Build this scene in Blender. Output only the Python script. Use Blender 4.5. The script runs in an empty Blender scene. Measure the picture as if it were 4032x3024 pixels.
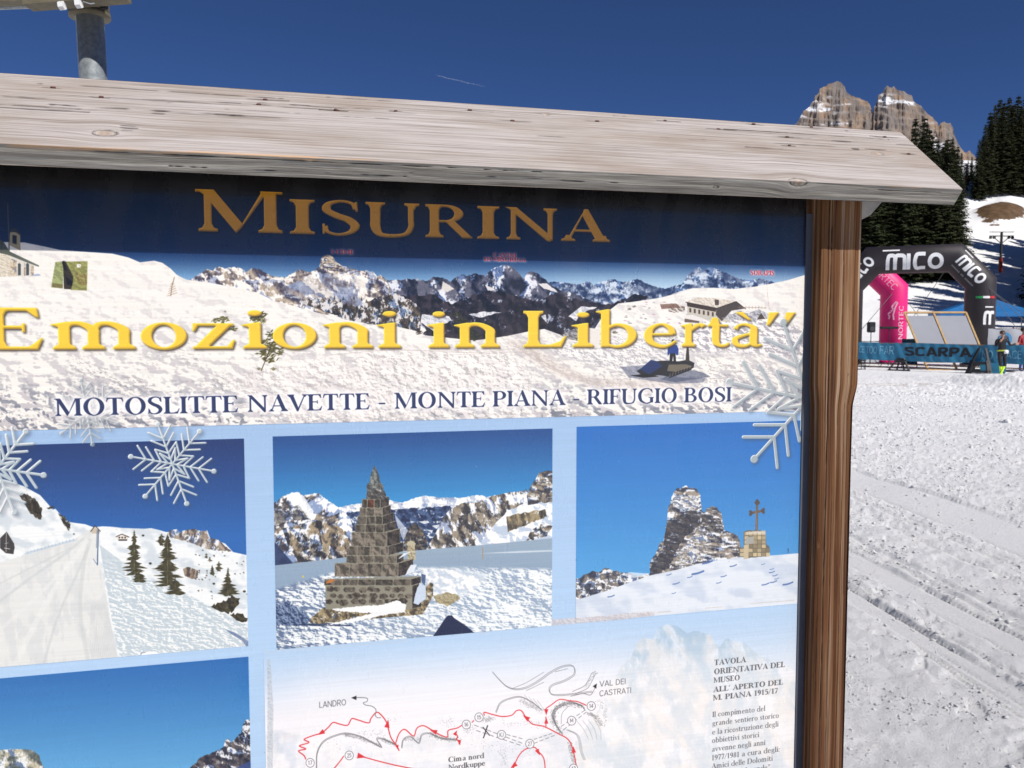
import bpy, bmesh
from mathutils import Vector, Matrix
import math, random
import numpy as np
PI = math.pi
# ---------------------------------------------------------------- camera constants (pinhole fitted to the photograph, 4032 x 3024)
F = 3261.0; CX, CY = 2016.0, 1512.0
PITCH = math.atan(206.0 / F)          # looking slightly down
EYE = np.array([0.0, 0.0, 1.6])
cp_, sp_ = math.cos(PITCH), math.sin(PITCH)
def ray(px, py):
    x = (np.asarray(px, float) - CX) / F; y = (CY - np.asarray(py, float)) / F
    return x, cp_ + y * sp_, y * cp_ - sp_          # world X, Y(forward), Z
def proj(X, Y, Z):
    dx, dy, dz = X - EYE[0], Y - EYE[1], Z - EYE[2]
    depth = dy * cp_ - dz * sp_
    up = dy * sp_ + dz * cp_
    return CX + F * dx / depth, CY - F * up / depth
# sign frame: s runs along the board, d comes out of it towards the reader, z up
YAW = math.radians(13.6); UX, UY = math.cos(YAW), math.sin(YAW)
DIST = 1.9
def sd2xy(s, d):                       # board coordinates to world X, Y
    q = DIST - d
    return s * UX - q * UY, s * UY + q * UX
def px2sz(px, py, d=0.0):
    rx, ry, rz = ray(px, py)
    rs = rx * UX + ry * UY; rq = -rx * UY + ry * UX
    t = (DIST - d) / rq
    return rs * t, EYE[2] + rz * t
def sz2px(s, z, d=0.0):
    X, Y = sd2xy(s, d)
    return proj(X, Y, z)
sc = bpy.context.scene
COL = sc.collection
# ---------------------------------------------------------------- camera, sky, sun, exposure
cam = bpy.data.cameras.new('camera'); cam_o = bpy.data.objects.new('camera', cam); COL.objects.link(cam_o); sc.camera = cam_o
cam.sensor_width = 36; cam.lens = F / 4032 * 36; cam.clip_start = .02; cam.clip_end = 20000
cam_o.location = (0, 0, 1.6); cam_o.rotation_euler = (PI / 2 - PITCH, 0, 0)
cam.dof.use_dof = True; cam.dof.focus_distance = 1.95; cam.dof.aperture_fstop = 13
SUN_EL = math.radians(43.0); SUN_DIR = Vector((.645, -.764, 0)).normalized() * math.cos(SUN_EL) + Vector((0, 0, math.sin(SUN_EL)))
wd = bpy.data.worlds.new('World'); sc.world = wd; wd.use_nodes = True
wn = wd.node_tree; bgn = wn.nodes['Background']; sky = wn.nodes.new('ShaderNodeTexSky'); sky.sky_type = 'NISHITA'; sky.sun_disc = False
sky.sun_elevation = SUN_EL; sky.sun_rotation = math.atan2(SUN_DIR.x, SUN_DIR.y); sky.altitude = 3000; sky.air_density = .6; sky.dust_density = .05; sky.ozone_density = 8.0
whs = wn.nodes.new('ShaderNodeHueSaturation'); whs.inputs['Saturation'].default_value = 1.05; whs.inputs['Hue'].default_value = .5055; wn.links.new(sky.outputs[0], whs.inputs['Color']); wn.links.new(whs.outputs[0], bgn.inputs[0]); bgn.inputs[1].default_value = .084
sl = bpy.data.lights.new('sun', 'SUN'); sl.energy = 4.7; sl.angle = math.radians(.53); sl.color = (1.0, .96, .90)
so = bpy.data.objects.new('sun', sl); COL.objects.link(so); so.rotation_euler = SUN_DIR.to_track_quat('Z', 'Y').to_euler(); so.location = (20, -20, 30)
sc.view_settings.view_transform = 'Standard'; sc.view_settings.look = 'None'; sc.view_settings.exposure = 0.0; sc.view_settings.gamma = 1.0
sc.view_settings.use_curve_mapping = False
sc.cycles.max_bounces = 6; sc.cycles.diffuse_bounces = 3; sc.cycles.glossy_bounces = 2; sc.cycles.transparent_max_bounces = 6
# ---------------------------------------------------------------- helpers
def srgb(r, g, b): return tuple(((c / 255) / 12.92 if c / 255 <= .04045 else ((c / 255 + .055) / 1.055) ** 2.4) for c in (r, g, b))
def tag(o, label=None, cat=None, group=None, kind=None):
    for k, v in (('label', label), ('category', cat), ('group', group), ('kind', kind)):
        if v: o[k] = v
    return o
def empty(name, loc=(0, 0, 0), rz=0.0):
    o = bpy.data.objects.new(name, None); COL.objects.link(o); o.location = loc; o.rotation_euler = (0, 0, rz); o.empty_display_size = .1; return o
class MB:
    def __init__(s): s.v = []; s.f = []; s.m = []; s.uv = None
    def add(s, vs, fs, mi=0):
        n = len(s.v); s.v += [tuple(float(c) for c in v) for v in vs]; s.f += [tuple(n + i for i in f) for f in fs]; s.m += [mi] * len(fs); return s
    def box(s, x0, y0, z0, x1, y1, z1, M=None, mi=0, bev=0.0):
        if bev:
            bm = bmesh.new(); bmesh.ops.create_cube(bm, size=1)
            for v in bm.verts: v.co = Vector(((x0 + x1) / 2 + v.co.x * (x1 - x0), (y0 + y1) / 2 + v.co.y * (y1 - y0), (z0 + z1) / 2 + v.co.z * (z1 - z0)))
            bmesh.ops.bevel(bm, geom=bm.edges[:], offset=bev, segments=2, affect='EDGES'); bm.verts.index_update()
            vs = [v.co for v in bm.verts]; fs = [tuple(v.index for v in f.verts) for f in bm.faces]; bm.free()
        else:
            vs = [Vector(p) for p in ((x0, y0, z0), (x1, y0, z0), (x1, y1, z0), (x0, y1, z0), (x0, y0, z1), (x1, y0, z1), (x1, y1, z1), (x0, y1, z1))]
            fs = [(0, 3, 2, 1), (4, 5, 6, 7), (0, 1, 5, 4), (1, 2, 6, 5), (2, 3, 7, 6), (3, 0, 4, 7)]
        if M is not None: vs = [M @ v for v in vs]
        return s.add(vs, fs, mi)
    def bar(s, a, b, w, h=None, up=(0, 0, 1), mi=0):
        a, b = Vector(a), Vector(b); h = h or w; d = (b - a); L = d.length; d.normalize(); r = d.cross(Vector(up))
        if r.length < 1e-4: r = d.cross(Vector((0, 1, 0)))
        r.normalize(); u = r.cross(d); M = Matrix((r, d, u)).transposed().to_4x4(); M.translation = a
        return s.box(-w / 2, 0, -h / 2, w / 2, L, h / 2, M, mi)
    def tube(s, pts, r, n=12, cap=True, mi=0):
        pts = [Vector(p) for p in pts]; R = r if isinstance(r, (list, tuple)) else [r] * len(pts); rings = []; prev = None
        for i, p in enumerate(pts):
            d = (pts[min(i + 1, len(pts) - 1)] - pts[max(i - 1, 0)]).normalized()
            if 0 < i < len(pts) - 1:
                d1 = (p - pts[i - 1]).normalized(); d2 = (pts[i + 1] - p).normalized(); d = (d1 + d2).normalized()
            ref = prev if prev is not None else (Vector((0, 0, 1)) if abs(d.z) < .9 else Vector((0, 1, 0)))
            x = (ref - d * ref.dot(d)).normalized(); prev = x; y = d.cross(x); k = 1.0
            if 0 < i < len(pts) - 1:      # mitre: keep the section round
                c = max(.5, d.dot((pts[i + 1] - p).normalized()))
                bn = (pts[i + 1] - p).cross(p - pts[i - 1])
                if bn.length > 1e-6:
                    bn.normalize(); mt = d.cross(bn)
                    rings.append([p + (lambda o: o + mt * o.dot(mt) * (1 / c - 1))((x * math.cos(a) + y * math.sin(a)) * R[i]) for a in [2 * PI * j / n for j in range(n)]]); continue
            rings.append([p + (x * math.cos(a) + y * math.sin(a)) * R[i] for a in [2 * PI * j / n for j in range(n)]])
        vs = [v for g in rings for v in g]; fs = [(i * n + j, i * n + (j + 1) % n, (i + 1) * n + (j + 1) % n, (i + 1) * n + j) for i in range(len(rings) - 1) for j in range(n)]
        if cap: fs += [tuple(range(n))[::-1], tuple((len(rings) - 1) * n + j for j in range(n))]
        return s.add(vs, fs, mi)
    def ball(s, c, rx, ry=None, rz=None, n=10, m=7, mi=0, M=None):
        ry = ry or rx; rz = rz or rx; vs = []; c = Vector(c)
        for i in range(m + 1):
            t = PI * i / m
            for j in range(n): a = 2 * PI * j / n; o = Vector((rx * math.sin(t) * math.cos(a), ry * math.sin(t) * math.sin(a), rz * math.cos(t))); vs.append(c + ((M @ o) if M else o))
        return s.add(vs, [(i * n + j, (i + 1) * n + j, (i + 1) * n + (j + 1) % n, i * n + (j + 1) % n) for i in range(m) for j in range(n)], mi)
    def mesh(s, name, mats, smooth=False):
        me = bpy.data.meshes.new(name); me.from_pydata(s.v, [], s.f)
        for m in (mats if isinstance(mats, (list, tuple)) else [mats]): me.materials.append(m)
        if any(s.m): me.polygons.foreach_set('material_index', s.m)
        if smooth: me.polygons.foreach_set('use_smooth', [True] * len(s.f))
        me.validate(); me.update(); return me
    def build(s, name, mats, parent=None, smooth=False):
        o = bpy.data.objects.new(name, s.mesh(name, mats, smooth)); COL.objects.link(o); o.parent = parent; return o
def grid_mesh(name, P, mat, uv=None, attrs=None, smooth=True, quads=None):
    """P: (rows, cols, 3) array -> mesh"""
    R, Cc = P.shape[:2]; me = bpy.data.meshes.new(name); n = R * Cc
    idx = np.arange(n).reshape(R, Cc); q = np.stack([idx[:-1, :-1], idx[:-1, 1:], idx[1:, 1:], idx[1:, :-1]], -1).reshape(-1, 4)
    me.vertices.add(n); me.vertices.foreach_set('co', P.reshape(-1).astype(np.float32)); me.loops.add(q.size); me.loops.foreach_set('vertex_index', q.reshape(-1).astype(np.int32))
    me.polygons.add(len(q)); me.polygons.foreach_set('loop_start', np.arange(0, q.size, 4, dtype=np.int32)); me.polygons.foreach_set('use_smooth', np.full(len(q), smooth))
    if uv is not None:
        l = me.uv_layers.new(name='UVMap'); l.data.foreach_set('uv', uv.reshape(-1, 2)[q.reshape(-1)].reshape(-1).astype(np.float32))
    for k, a in (attrs or {}).items():
        at = me.attributes.new(k, 'FLOAT', 'POINT'); at.data.foreach_set('value', a.reshape(-1).astype(np.float32))
    me.materials.append(mat); me.update(calc_edges=True); me.validate(); return me
def link(name, me, parent=None):
    o = bpy.data.objects.new(name, me); COL.objects.link(o); o.parent = parent; return o
def copy_tree(o, parent=None):
    c = o.copy(); COL.objects.link(c); c.parent = parent
    for ch in [x for x in COL.objects if x.parent == o]: copy_tree(ch, c)
    return c
# ---- materials
class NT:
    def __init__(s, name):
        s.mat = bpy.data.materials.new(name); s.mat.use_nodes = True; s.t = s.mat.node_tree; s.b = s.t.nodes['Principled BSDF']
    def n(s, kind, **kw):
        nd = s.t.nodes.new('ShaderNode' + kind)
        for k, v in kw.items():
            if k.startswith('_'): nd.inputs[k[1:].replace('_', ' ')].default_value = v
            else: setattr(nd, k, v)
        return nd
    def l(s, a, b): s.t.links.new(a, b)
    def ramp(s, fac, stops):
        r = s.n('ValToRGB'); e = r.color_ramp.elements
        while len(e) < len(stops): e.new(.5)
        for x, (p, c) in zip(e, stops): x.position = p; x.color = (*c, 1) if len(c) == 3 else c
        s.l(fac, r.inputs[0]); return r.outputs[0]
    def mix(s, f, a, b, mode='MIX'):
        m = s.n('Mix', data_type='RGBA', blend_type=mode)
        for v, i in ((f, 0), (a, 6), (b, 7)):
            if hasattr(v, 'is_linked') or hasattr(v, 'links'): s.l(v, m.inputs[i])
            else: m.inputs[i].default_value = v if i == 0 else (*v[:3], 1)
        return m.outputs[2]
    def math(s, op, a, b=0.0, clamp=False):
        m = s.n('Math', operation=op, use_clamp=clamp)
        for v, i in ((a, 0), (b, 1)):
            if hasattr(v, 'links'): s.l(v, m.inputs[i])
            else: m.inputs[i].default_value = v
        return m.outputs[0]
    def noise(s, vec, scale, detail=4, rough=.5, dist=0.0):
        n = s.n('TexNoise'); n.inputs['Scale'].default_value = scale; n.inputs['Detail'].default_value = detail; n.inputs['Roughness'].default_value = rough; n.inputs['Distortion'].default_value = dist
        if vec is not None: s.l(vec, n.inputs['Vector'])
        return n.outputs[0]
    def mapped(s, src, scale): m = s.n('Mapping'); s.l(src, m.inputs[0]); m.inputs['Scale'].default_value = scale; return m.outputs[0]
    def bump(s, h, strength, dist, prev=None):
        b = s.n('Bump'); b.inputs['Strength'].default_value = strength; b.inputs['Distance'].default_value = dist; s.l(h, b.inputs['Height'])
        if prev is not None: s.l(prev, b.inputs['Normal'])
        return b.outputs[0]
    def col(s, v): s.l(v, s.b.inputs['Base Color']) if hasattr(v, 'links') else setattr(s.b.inputs['Base Color'], 'default_value', (*v, 1)); return s
    def nrm(s, v): s.l(v, s.b.inputs['Normal']); return s
    def set(s, **kw):
        for k, v in kw.items(): s.b.inputs[k.replace('_', ' ')].default_value = v
        return s
def plain(name, c, rough=.6, var=.15, scale=8.0, metallic=0.0, bump=0.0):
    """painted, cloth or metal surface with slight tone variation and fine relief"""
    m = NT(name); tc = m.n('TexCoord').outputs['Object']; nz = m.noise(tc, scale, 5, .6)
    m.col(m.ramp(nz, [(.3, tuple(x * (1 - var) for x in c)), (.7, tuple(min(1, x * (1 + var)) for x in c))])).set(Roughness=rough, Metallic=metallic)
    if bump: m.nrm(m.bump(m.noise(tc, scale * 6, 4), .4, bump))
    return m.mat
# ---------------------------------------------------------------- lettering: outlines drawn as polygons (lists of contours, even-odd)
def _cr(pts, n=7):
    """Catmull-Rom through points of any dimension"""
    P = [np.array(p, float) for p in pts]
    P = [2 * P[0] - P[1]] + P + [2 * P[-1] - P[-2]]
    out = []
    for i in range(1, len(P) - 2):
        a, b, c, d = P[i - 1], P[i], P[i + 1], P[i + 2]
        for k in range(n):
            t = k / n
            out.append(0.5 * ((2 * b) + (c - a) * t + (2 * a - 5 * b + 4 * c - d) * t * t + (3 * b - a - 3 * c + d) * t ** 3))
    out.append(P[-2])
    return np.array(out)
def g_stroke(pts, smooth=True, n=7):
    """a pen stroke (x, y, width) -> one polygon"""
    p = _cr(pts, n) if smooth else np.array(pts, float)
    xy = p[:, :2]; w = p[:, 2] / 2
    t = np.gradient(xy, axis=0); t /= np.linalg.norm(t, axis=1)[:, None] + 1e-9
    nrm = np.stack([-t[:, 1], t[:, 0]], 1)
    return [np.concatenate([xy + nrm * w[:, None], (xy - nrm * w[:, None])[::-1]])]
def g_rect(x0, y0, x1, y1): return [np.array([(x0, y0), (x1, y0), (x1, y1), (x0, y1)], float)]
def g_poly(*p): return [np.array(p, float)]
def g_ell(cx, cy, rx, ry, a0=0, a1=360, n=36):
    a = np.radians(np.linspace(a0, a1, n)); return np.stack([cx + rx * np.cos(a), cy + ry * np.sin(a)], 1)
def g_ring(cx, cy, rx, ry, tx, ty): return [g_ell(cx, cy, rx, ry), g_ell(cx, cy, rx - tx, ry - ty)]
def g_bowl(x, y0, y1, w, tx, ty, k=1.0):
    """right-hand half bowl starting at x between y0 and y1"""
    cy, ry = (y0 + y1) / 2, (y1 - y0) / 2; sx = x + w * 0.38
    o = g_ell(sx, cy, w * 0.62, ry, -90, 90, 20); i = g_ell(sx, cy, w * 0.62 - tx, ry - ty, 90, -90, 20)
    return [np.concatenate([[(x, y0)], o, [(x, y1)], [(x, y1 - ty)], i, [(x, y0 + ty)]])]
def serif_font(S=0.15, T=0.05, bold=1.0):
    """S stem, T hairline, in units of cap height; returns dict ch -> (advance, [component contours])"""
    G = {}; SF = 0.07; sh = T * 0.85
    def sb(x, w=S, e=SF):     # foot serif below a stem whose left side is x
        return g_poly((x - e, 0), (x + w + e, 0), (x + w + e, sh), (x + w + e * .35, sh * 1.5), (x + w, sh * 3), (x, sh * 3), (x - e * .35, sh * 1.5), (x - e, sh))
    def st(x, w=S, e=SF, h=1.0):
        return g_poly((x - e, h), (x + w + e, h), (x + w + e, h - sh), (x + w + e * .35, h - sh * 1.5), (x + w, h - sh * 3), (x, h - sh * 3), (x - e * .35, h - sh * 1.5), (x - e, h - sh))
    def stem(x, h=1.0, w=S): return g_rect(x, 0, x + w, h)
    m = .08
    G['I'] = (S + 2 * m, [stem(m), sb(m), st(m)])
    G['L'] = (.66, [stem(m), sb(m), st(m), g_rect(m, 0, .58, T), g_poly((.40, T * .9), (.58, 0), (.66, .30), (.625, .30), (.56, T * 2.2))])
    G['E'] = (.68, [stem(m), sb(m), st(m), g_rect(m, 0, .60, T), g_rect(m, 1 - T, .58, 1), g_rect(m, .5, .46, .5 + T),
                    g_poly((.44, 0), (.60, 0), (.66, .27), (.63, .27), (.56, T * 2)), g_poly((.44, 1), (.60, 1), (.62, .77), (.59, .77), (.54, 1 - T * 2)), g_rect(.43, .42, .465, .63)])
    G['F'] = (.62, [stem(m), sb(m), st(m), g_rect(m, 1 - T, .56, 1), g_rect(m, .48, .44, .48 + T),
                    g_poly((.42, 1), (.58, 1), (.60, .77), (.57, .77), (.52, 1 - T * 2)), g_rect(.415, .39, .45, .62)])
    G['T'] = (.72, [stem(.36 - S / 2), sb(.36 - S / 2), g_rect(.05, 1 - T, .67, 1), g_poly((.02, .76), (.05, .76), (.10, 1 - T * 1.5), (.2, 1 - T), (.05, 1)), g_poly((.70, .76), (.67, .76), (.62, 1 - T * 1.5), (.52, 1 - T), (.67, 1))])
    G['M'] = (1.08, [stem(.12, 1, T * 1.2), sb(.12, T * 1.2), g_poly((.02, 1), (.24, 1), (.58, .20), (.50, -.02), (.13, .86)), g_rect(.02, 1 - sh, .2, 1),
                     g_poly((.50, -.02), (.56, .10), (.88, .97), (.82, 1)), stem(.84), sb(.84), g_rect(.80, 1 - sh, 1.07, 1)])
    G['N'] = (.92, [stem(.12, 1, T * 1.2), sb(.12, T * 1.2), g_poly((.02, 1), (.22, 1), (.80, .14), (.80, -.03), (.74, -.03), (.10, .93)), g_rect(.74, 0, .74 + T * 1.2, 1), st(.74, T * 1.2)])
    G['A'] = (.84, [g_poly((.40, 1.02), (.47, 1.02), (.79, 0), (.79 - S * 1.12, 0), (.37, .82)), g_poly((.37, .88), (.42, .96), (.14 + T * .3, 0), (.10, 0)), g_rect(.21, .30, .62, .30 + T), sb(.10, T, .08), sb(.79 - S * 1.1, S, .07)])
    G['V'] = (.84, [g_poly((.04, 1), (.04 + S * 1.15, 1), (.46, .18), (.45, -.02), (.39, -.02)), g_poly((.45, -.02), (.42, .1), (.72, 1), (.77, 1)), st(.05, S), st(.71, T, .08)])
    G['U'] = (.88, [g_stroke([(.10 + S / 2, 1, S), (.10 + S / 2, .5, S), (.10 + S / 2, .28, S), (.24, .06, S * .8), (.44, .015, T * 1.4), (.64, .08, T * 1.3), (.72, .30, T * 1.2), (.72, .5, T * 1.2), (.72, 1, T * 1.2)]), st(.10), st(.69, T * 1.2)])
    G['O'] = (.92, [g_ring(.46, .5, .41, .525, S * 1.08, T * .9)])
    G['C'] = (.80, [g_stroke([(.74, .78, T * 1.3), (.66, .93, T * 1.1), (.48, .995, T), (.26, .90, S * .7), (.13, .66, S), (.12, .42, S * 1.08), (.20, .17, S * .85), (.42, .01, T * 1.1), (.62, .05, T * 1.1), (.75, .20, T)]), g_poly((.70, .98), (.735, .98), (.765, .70), (.73, .70))])
    G['G'] = (.90, [g_stroke([(.76, .80, T), (.66, .94, T), (.48, .995, T), (.26, .90, S * .7), (.13, .66, S), (.12, .42, S * 1.08), (.20, .17, S * .85), (.44, .01, T * 1.1), (.62, .04, T * 1.4), (.75, .12, T * 1.2)]), g_poly((.73, .98), (.765, .98), (.79, .70), (.755, .70)), g_rect(.66, .05, .66 + S, .42), g_rect(.58, .42 - sh, .88, .42)])
    G['S'] = (.66, [g_stroke([(.55, .76, T), (.50, .93, T), (.33, .99, T), (.15, .90, S * .75), (.12, .72, S * .9), (.26, .57, S * 1.0), (.44, .45, S * 1.05), (.54, .28, S * .95), (.48, .10, S * .7), (.30, .01, T), (.13, .08, T), (.09, .26, T)]), g_poly((.54, .98), (.575, .98), (.585, .70), (.55, .70)), g_poly((.055, .02), (.09, .02), (.09, .32), (.05, .32))])
    G['P'] = (.70, [stem(m), sb(m), st(m)] + [g_bowl(m + S * .5, .44, 1, .50, S * 1.0, T)])
    G['R'] = (.82, [stem(m), sb(m), st(m), g_bowl(m + S * .5, .46, 1, .48, S * 1.0, T), g_poly((.33, .50), (.33 + S * 1.1, .50), (.80, 0), (.62, 0))])
    G['D'] = (.88, [stem(m), sb(m), st(m), g_bowl(m + S * .5, 0, 1, .68, S * 1.08, T)])
    G['B'] = (.74, [stem(m), sb(m), st(m), g_bowl(m + S * .5, .50, 1, .46, S * .95, T), g_bowl(m + S * .5, 0, .54, .54, S * 1.0, T)])
    s = S * .82; t = T * .85; x = .64                                     # lower case: x height .64
    def lf(px, h=x):                                                      # head serif flag
        return g_poly((px - .075, h - .055), (px - .075, h - .03), (px + s * .7, h + .03), (px + s, h + .03), (px + s, h - .1), (px, h - .1))
    def fb(px, w=s): return g_poly((px - .06, 0), (px + w + .06, 0), (px + w + .06, sh * .9), (px + w, sh * 2), (px, sh * 2), (px - .06, sh * .9))
    def sm(px, h=x): return g_rect(px, 0, px + s, h)
    arch = lambda px, w: g_stroke([(px + s * .6, x * .72, t), (px + w * .30, x * .95, t * 1.5), (px + w * .62, x * .97, s * .8), (px + w * .93, x * .76, s), (px + w * .95, x * .5, s), (px + w * .95, .0, s)])
    G['i'] = (s + .16, [sm(m), lf(m), fb(m), [g_ell(m + s / 2, .90, s * .58, s * .58)]])
    G['l'] = (s + .16, [sm(m, 1.03), lf(m, 1.03), fb(m)])
    G['n'] = (.66, [sm(m), lf(m), fb(m), arch(m, .42), fb(m + .42 * .95 - s / 2)])
    G['m'] = (1.02, [sm(m), lf(m), fb(m), arch(m, .40), fb(m + .38 - s / 2), arch(m + .38 - s / 2, .42), fb(m + .38 - s / 2 + .42 * .95 - s / 2)])
    G['u'] = (.66, [sm(.44), fb(.44), lf(.44), g_stroke([(m + s / 2, x, s), (m + s / 2, .3, s), (m + s * .8, .08, s * .8), (.28, .02, t * 1.3), (.40, .07, t), (.48, .16, t)]), lf(m)])
    G['r'] = (.50, [sm(m), lf(m), fb(m), g_stroke([(m + s * .6, x * .68, t), (m + s + .08, x * .93, t * 1.6), (m + s + .17, x * .98, s * .7), (m + s + .22, x * .90, s * .9)])])
    G['o'] = (.62, [g_ring(.31, x / 2, .27, x / 2 + .02, s * 1.02, t)])
    G['e'] = (.58, [g_stroke([(.12, .35, t), (.30, .355, t), (.48, .36, t)], False), g_stroke([(.475, .35, s * .8), (.44, .53, s * .75), (.31, x - .0, t * 1.1), (.16, .54, s * .8), (.11, .33, s), (.15, .13, s * .9), (.31, .01, t * 1.5), (.44, .06, t), (.52, .17, t * .8)])])
    G['c'] = (.54, [g_stroke([(.44, .50, s * .8), (.40, .60, t * 1.2), (.29, x, t), (.16, .54, s * .8), (.11, .33, s), (.15, .13, s * .9), (.30, .01, t * 1.4), (.42, .06, t), (.49, .16, t * .8)]), [g_ell(.43, .50, .055, .055)]])
    G['a'] = (.58, [g_stroke([(.13, .50, s * .6), (.17, .60, t), (.28, x, t * 1.2), (.41, .56, s * .8), (.42, .42, s), (.42, .10, s), (.47, .02, t * 1.3), (.55, .05, t)]), g_stroke([(.42, .38, t), (.28, .33, t * 1.2), (.13, .22, s * .8), (.15, .06, s * .8), (.26, .01, t * 1.5), (.37, .07, t), (.43, .13, t)])])
    G['\u00e0'] = (.58, G['a'][1] + [g_poly((.12, .99), (.24, 1.01), (.38, .77), (.34, .76))])
    G['t'] = (.42, [g_stroke([(m + s / 2 + .02, .82, s * .5), (m + s / 2 + .02, .6, s), (m + s / 2 + .02, .16, s), (m + s + .02, .03, s * .7), (.33, .03, t * 1.2), (.39, .10, t * .8)]), g_rect(.02, x - t, .37, x), g_poly((.02, x - t), (m + s / 2, x - t), (m + s / 2 + .03, .84), (m + .02, .84))])
    G['z'] = (.54, [g_rect(.06, x - t, .50, x), g_rect(.05, 0, .49, t), g_poly((.34, x), (.50, x), (.20, 0), (.05, 0)), g_poly((.05, x), (.09, x), (.12, x - .03), (.075, x - .2), (.05, x - .2)), g_poly((.46, 0), (.49, 0), (.52, .22), (.49, .22), (.43, t))])
    G['s'] = (.48, [g_stroke([(.38, .50, t), (.36, .60, t), (.25, x - .01, t), (.13, .57, s * .7), (.13, .44, s * .8), (.25, .35, s * .9), (.36, .25, s * .9), (.37, .10, s * .75), (.24, .01, t), (.12, .05, t), (.09, .18, t)])])
    G['b'] = (.64, [sm(m, 1.03), lf(m, 1.03), g_stroke([(m + s * .5, .50, t), (.30, .62, t * 1.3), (.47, .55, s * .85), (.54, .33, s * 1.02), (.48, .11, s * .85), (.32, .01, t * 1.2), (m + s * .5, .08, t)])])
    G['d'] = (.66, [sm(.46, 1.03), lf(.46, 1.03), fb(.46, s + .02), g_stroke([(.50, .52, t), (.34, .63, t * 1.2), (.17, .54, s * .8), (.10, .32, s), (.15, .12, s * .85), (.30, .01, t * 1.3), (.50, .12, t)])])
    G['p'] = (.64, [g_rect(m, -.30, m + s, x), lf(m), g_poly((m - .06, -.3), (m + s + .06, -.3), (m + s + .06, -.3 + sh), (m - .06, -.3 + sh)), g_stroke([(m + s * .5, .50, t), (.30, .62, t * 1.3), (.47, .55, s * .85), (.54, .33, s * 1.02), (.48, .11, s * .85), (.32, .01, t * 1.2), (m + s * .5, .08, t)])])
    G['g'] = (.60, [g_ring(.27, .43, .20, .22, s * .9, t), g_stroke([(.42, .58, t), (.50, .64, t * 1.2), (.57, .62, t * 1.4)]), g_stroke([(.16, .26, t), (.12, .14, t * 1.4), (.24, .07, s * .7), (.44, .04, s * .9), (.50, -.10, s * .7), (.40, -.24, t), (.22, -.27, t), (.08, -.18, t * 1.2), (.10, -.05, t), (.2, .03, t)])])
    G['v'] = (.60, [g_poly((.05, x), (.05 + s * 1.1, x), (.33, .12), (.31, -.02), (.27, -.02)), g_poly((.31, -.02), (.30, .1), (.50, x), (.54, x)), g_rect(.0, x - sh, .24, x), g_rect(.42, x - sh, .60, x)])
    G['k'] = (.66, [sm(m, 1.03), lf(m, 1.03), fb(m), g_stroke([(m + s, .26, t), (.30, .42, t), (.48, .60, t)], False), g_stroke([(.26, .38, s * .9), (.52, .02, s)], False), g_rect(.40, x - sh, .60, x), g_rect(.40, 0, .64, sh)])
    G['f'] = (.42, [g_stroke([(m + s / 2, 0, s), (m + s / 2, .5, s), (m + s / 2, .8, s), (.25, .98, s * .6), (.34, 1.0, t * 1.5), (.42, .93, s * .6)]), g_rect(.02, x - t, .34, x), fb(m)])
    G['1'] = (.46, [g_rect(.17, 0, .17 + s, 1), fb(.17), g_poly((.05, .84), (.17 + s * .5, 1), (.17 + s * .5, .88), (.06, .81))])
    G['3'] = (.54, [g_stroke([(.10, .80, s * .7), (.20, .97, t * 1.3), (.36, .93, s * .8), (.40, .76, s), (.32, .60, t * 1.4), (.22, .54, t)]), g_stroke([(.22, .54, t), (.38, .50, s * .7), (.45, .28, s), (.36, .06, s * .8), (.2, .0, t * 1.3), (.07, .12, s * .7)])])
    G['5'] = (.54, [g_poly((.14, 1), (.46, 1), (.44, .86), (.16, .86)), g_stroke([(.15, 1, t), (.11, .55, t)], False), g_stroke([(.11, .55, t), (.28, .62, s * .7), (.44, .48, s), (.44, .22, s), (.30, .03, s * .7), (.08, .06, s * .6)])])
    G['7'] = (.52, [g_poly((.06, 1), (.48, 1), (.48, .9), (.28, 0), (.28 - s, 0), (.40, .86), (.06, .86)), g_rect(.05, .74, .09, .9)])
    G['9'] = (.54, [g_ring(.27, .68, .22, .32, s, t), g_stroke([(.43, .72, s), (.42, .36, s * .9), (.30, .10, s * .6), (.10, .0, t)])])
    G['8'] = (.54, [g_ring(.27, .75, .18, .25, s * .8, t), g_ring(.27, .26, .22, .28, s, t)])
    G['-'] = (.40, [g_rect(.05, .30, .35, .30 + T * 1.6)])
    G['.'] = (.26, [[g_ell(.12, .06, .07, .07)]])
    G[':'] = (.26, [[g_ell(.12, .06, .07, .07)], [g_ell(.12, .54, .07, .07)]])
    G["'"] = (.24, [g_poly((.08, 1), (.20, 1), (.12, .68), (.08, .68))])
    G['/'] = (.40, [g_poly((.0, -.05), (.06, -.05), (.40, 1.02), (.34, 1.02))])
    G['\u201d'] = (.52, [g_poly((.10, .62), (.14, .62), (.26, 1), (.13, 1)), g_poly((.32, .62), (.36, .62), (.48, 1), (.35, 1))])
    G['\u201c'] = (.52, [g_poly((.10, 1), (.14, 1), (.24, .62), (.11, .62)), g_poly((.32, 1), (.36, 1), (.46, .62), (.33, .62))])
    G[' '] = (.34, [])
    return G
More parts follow.
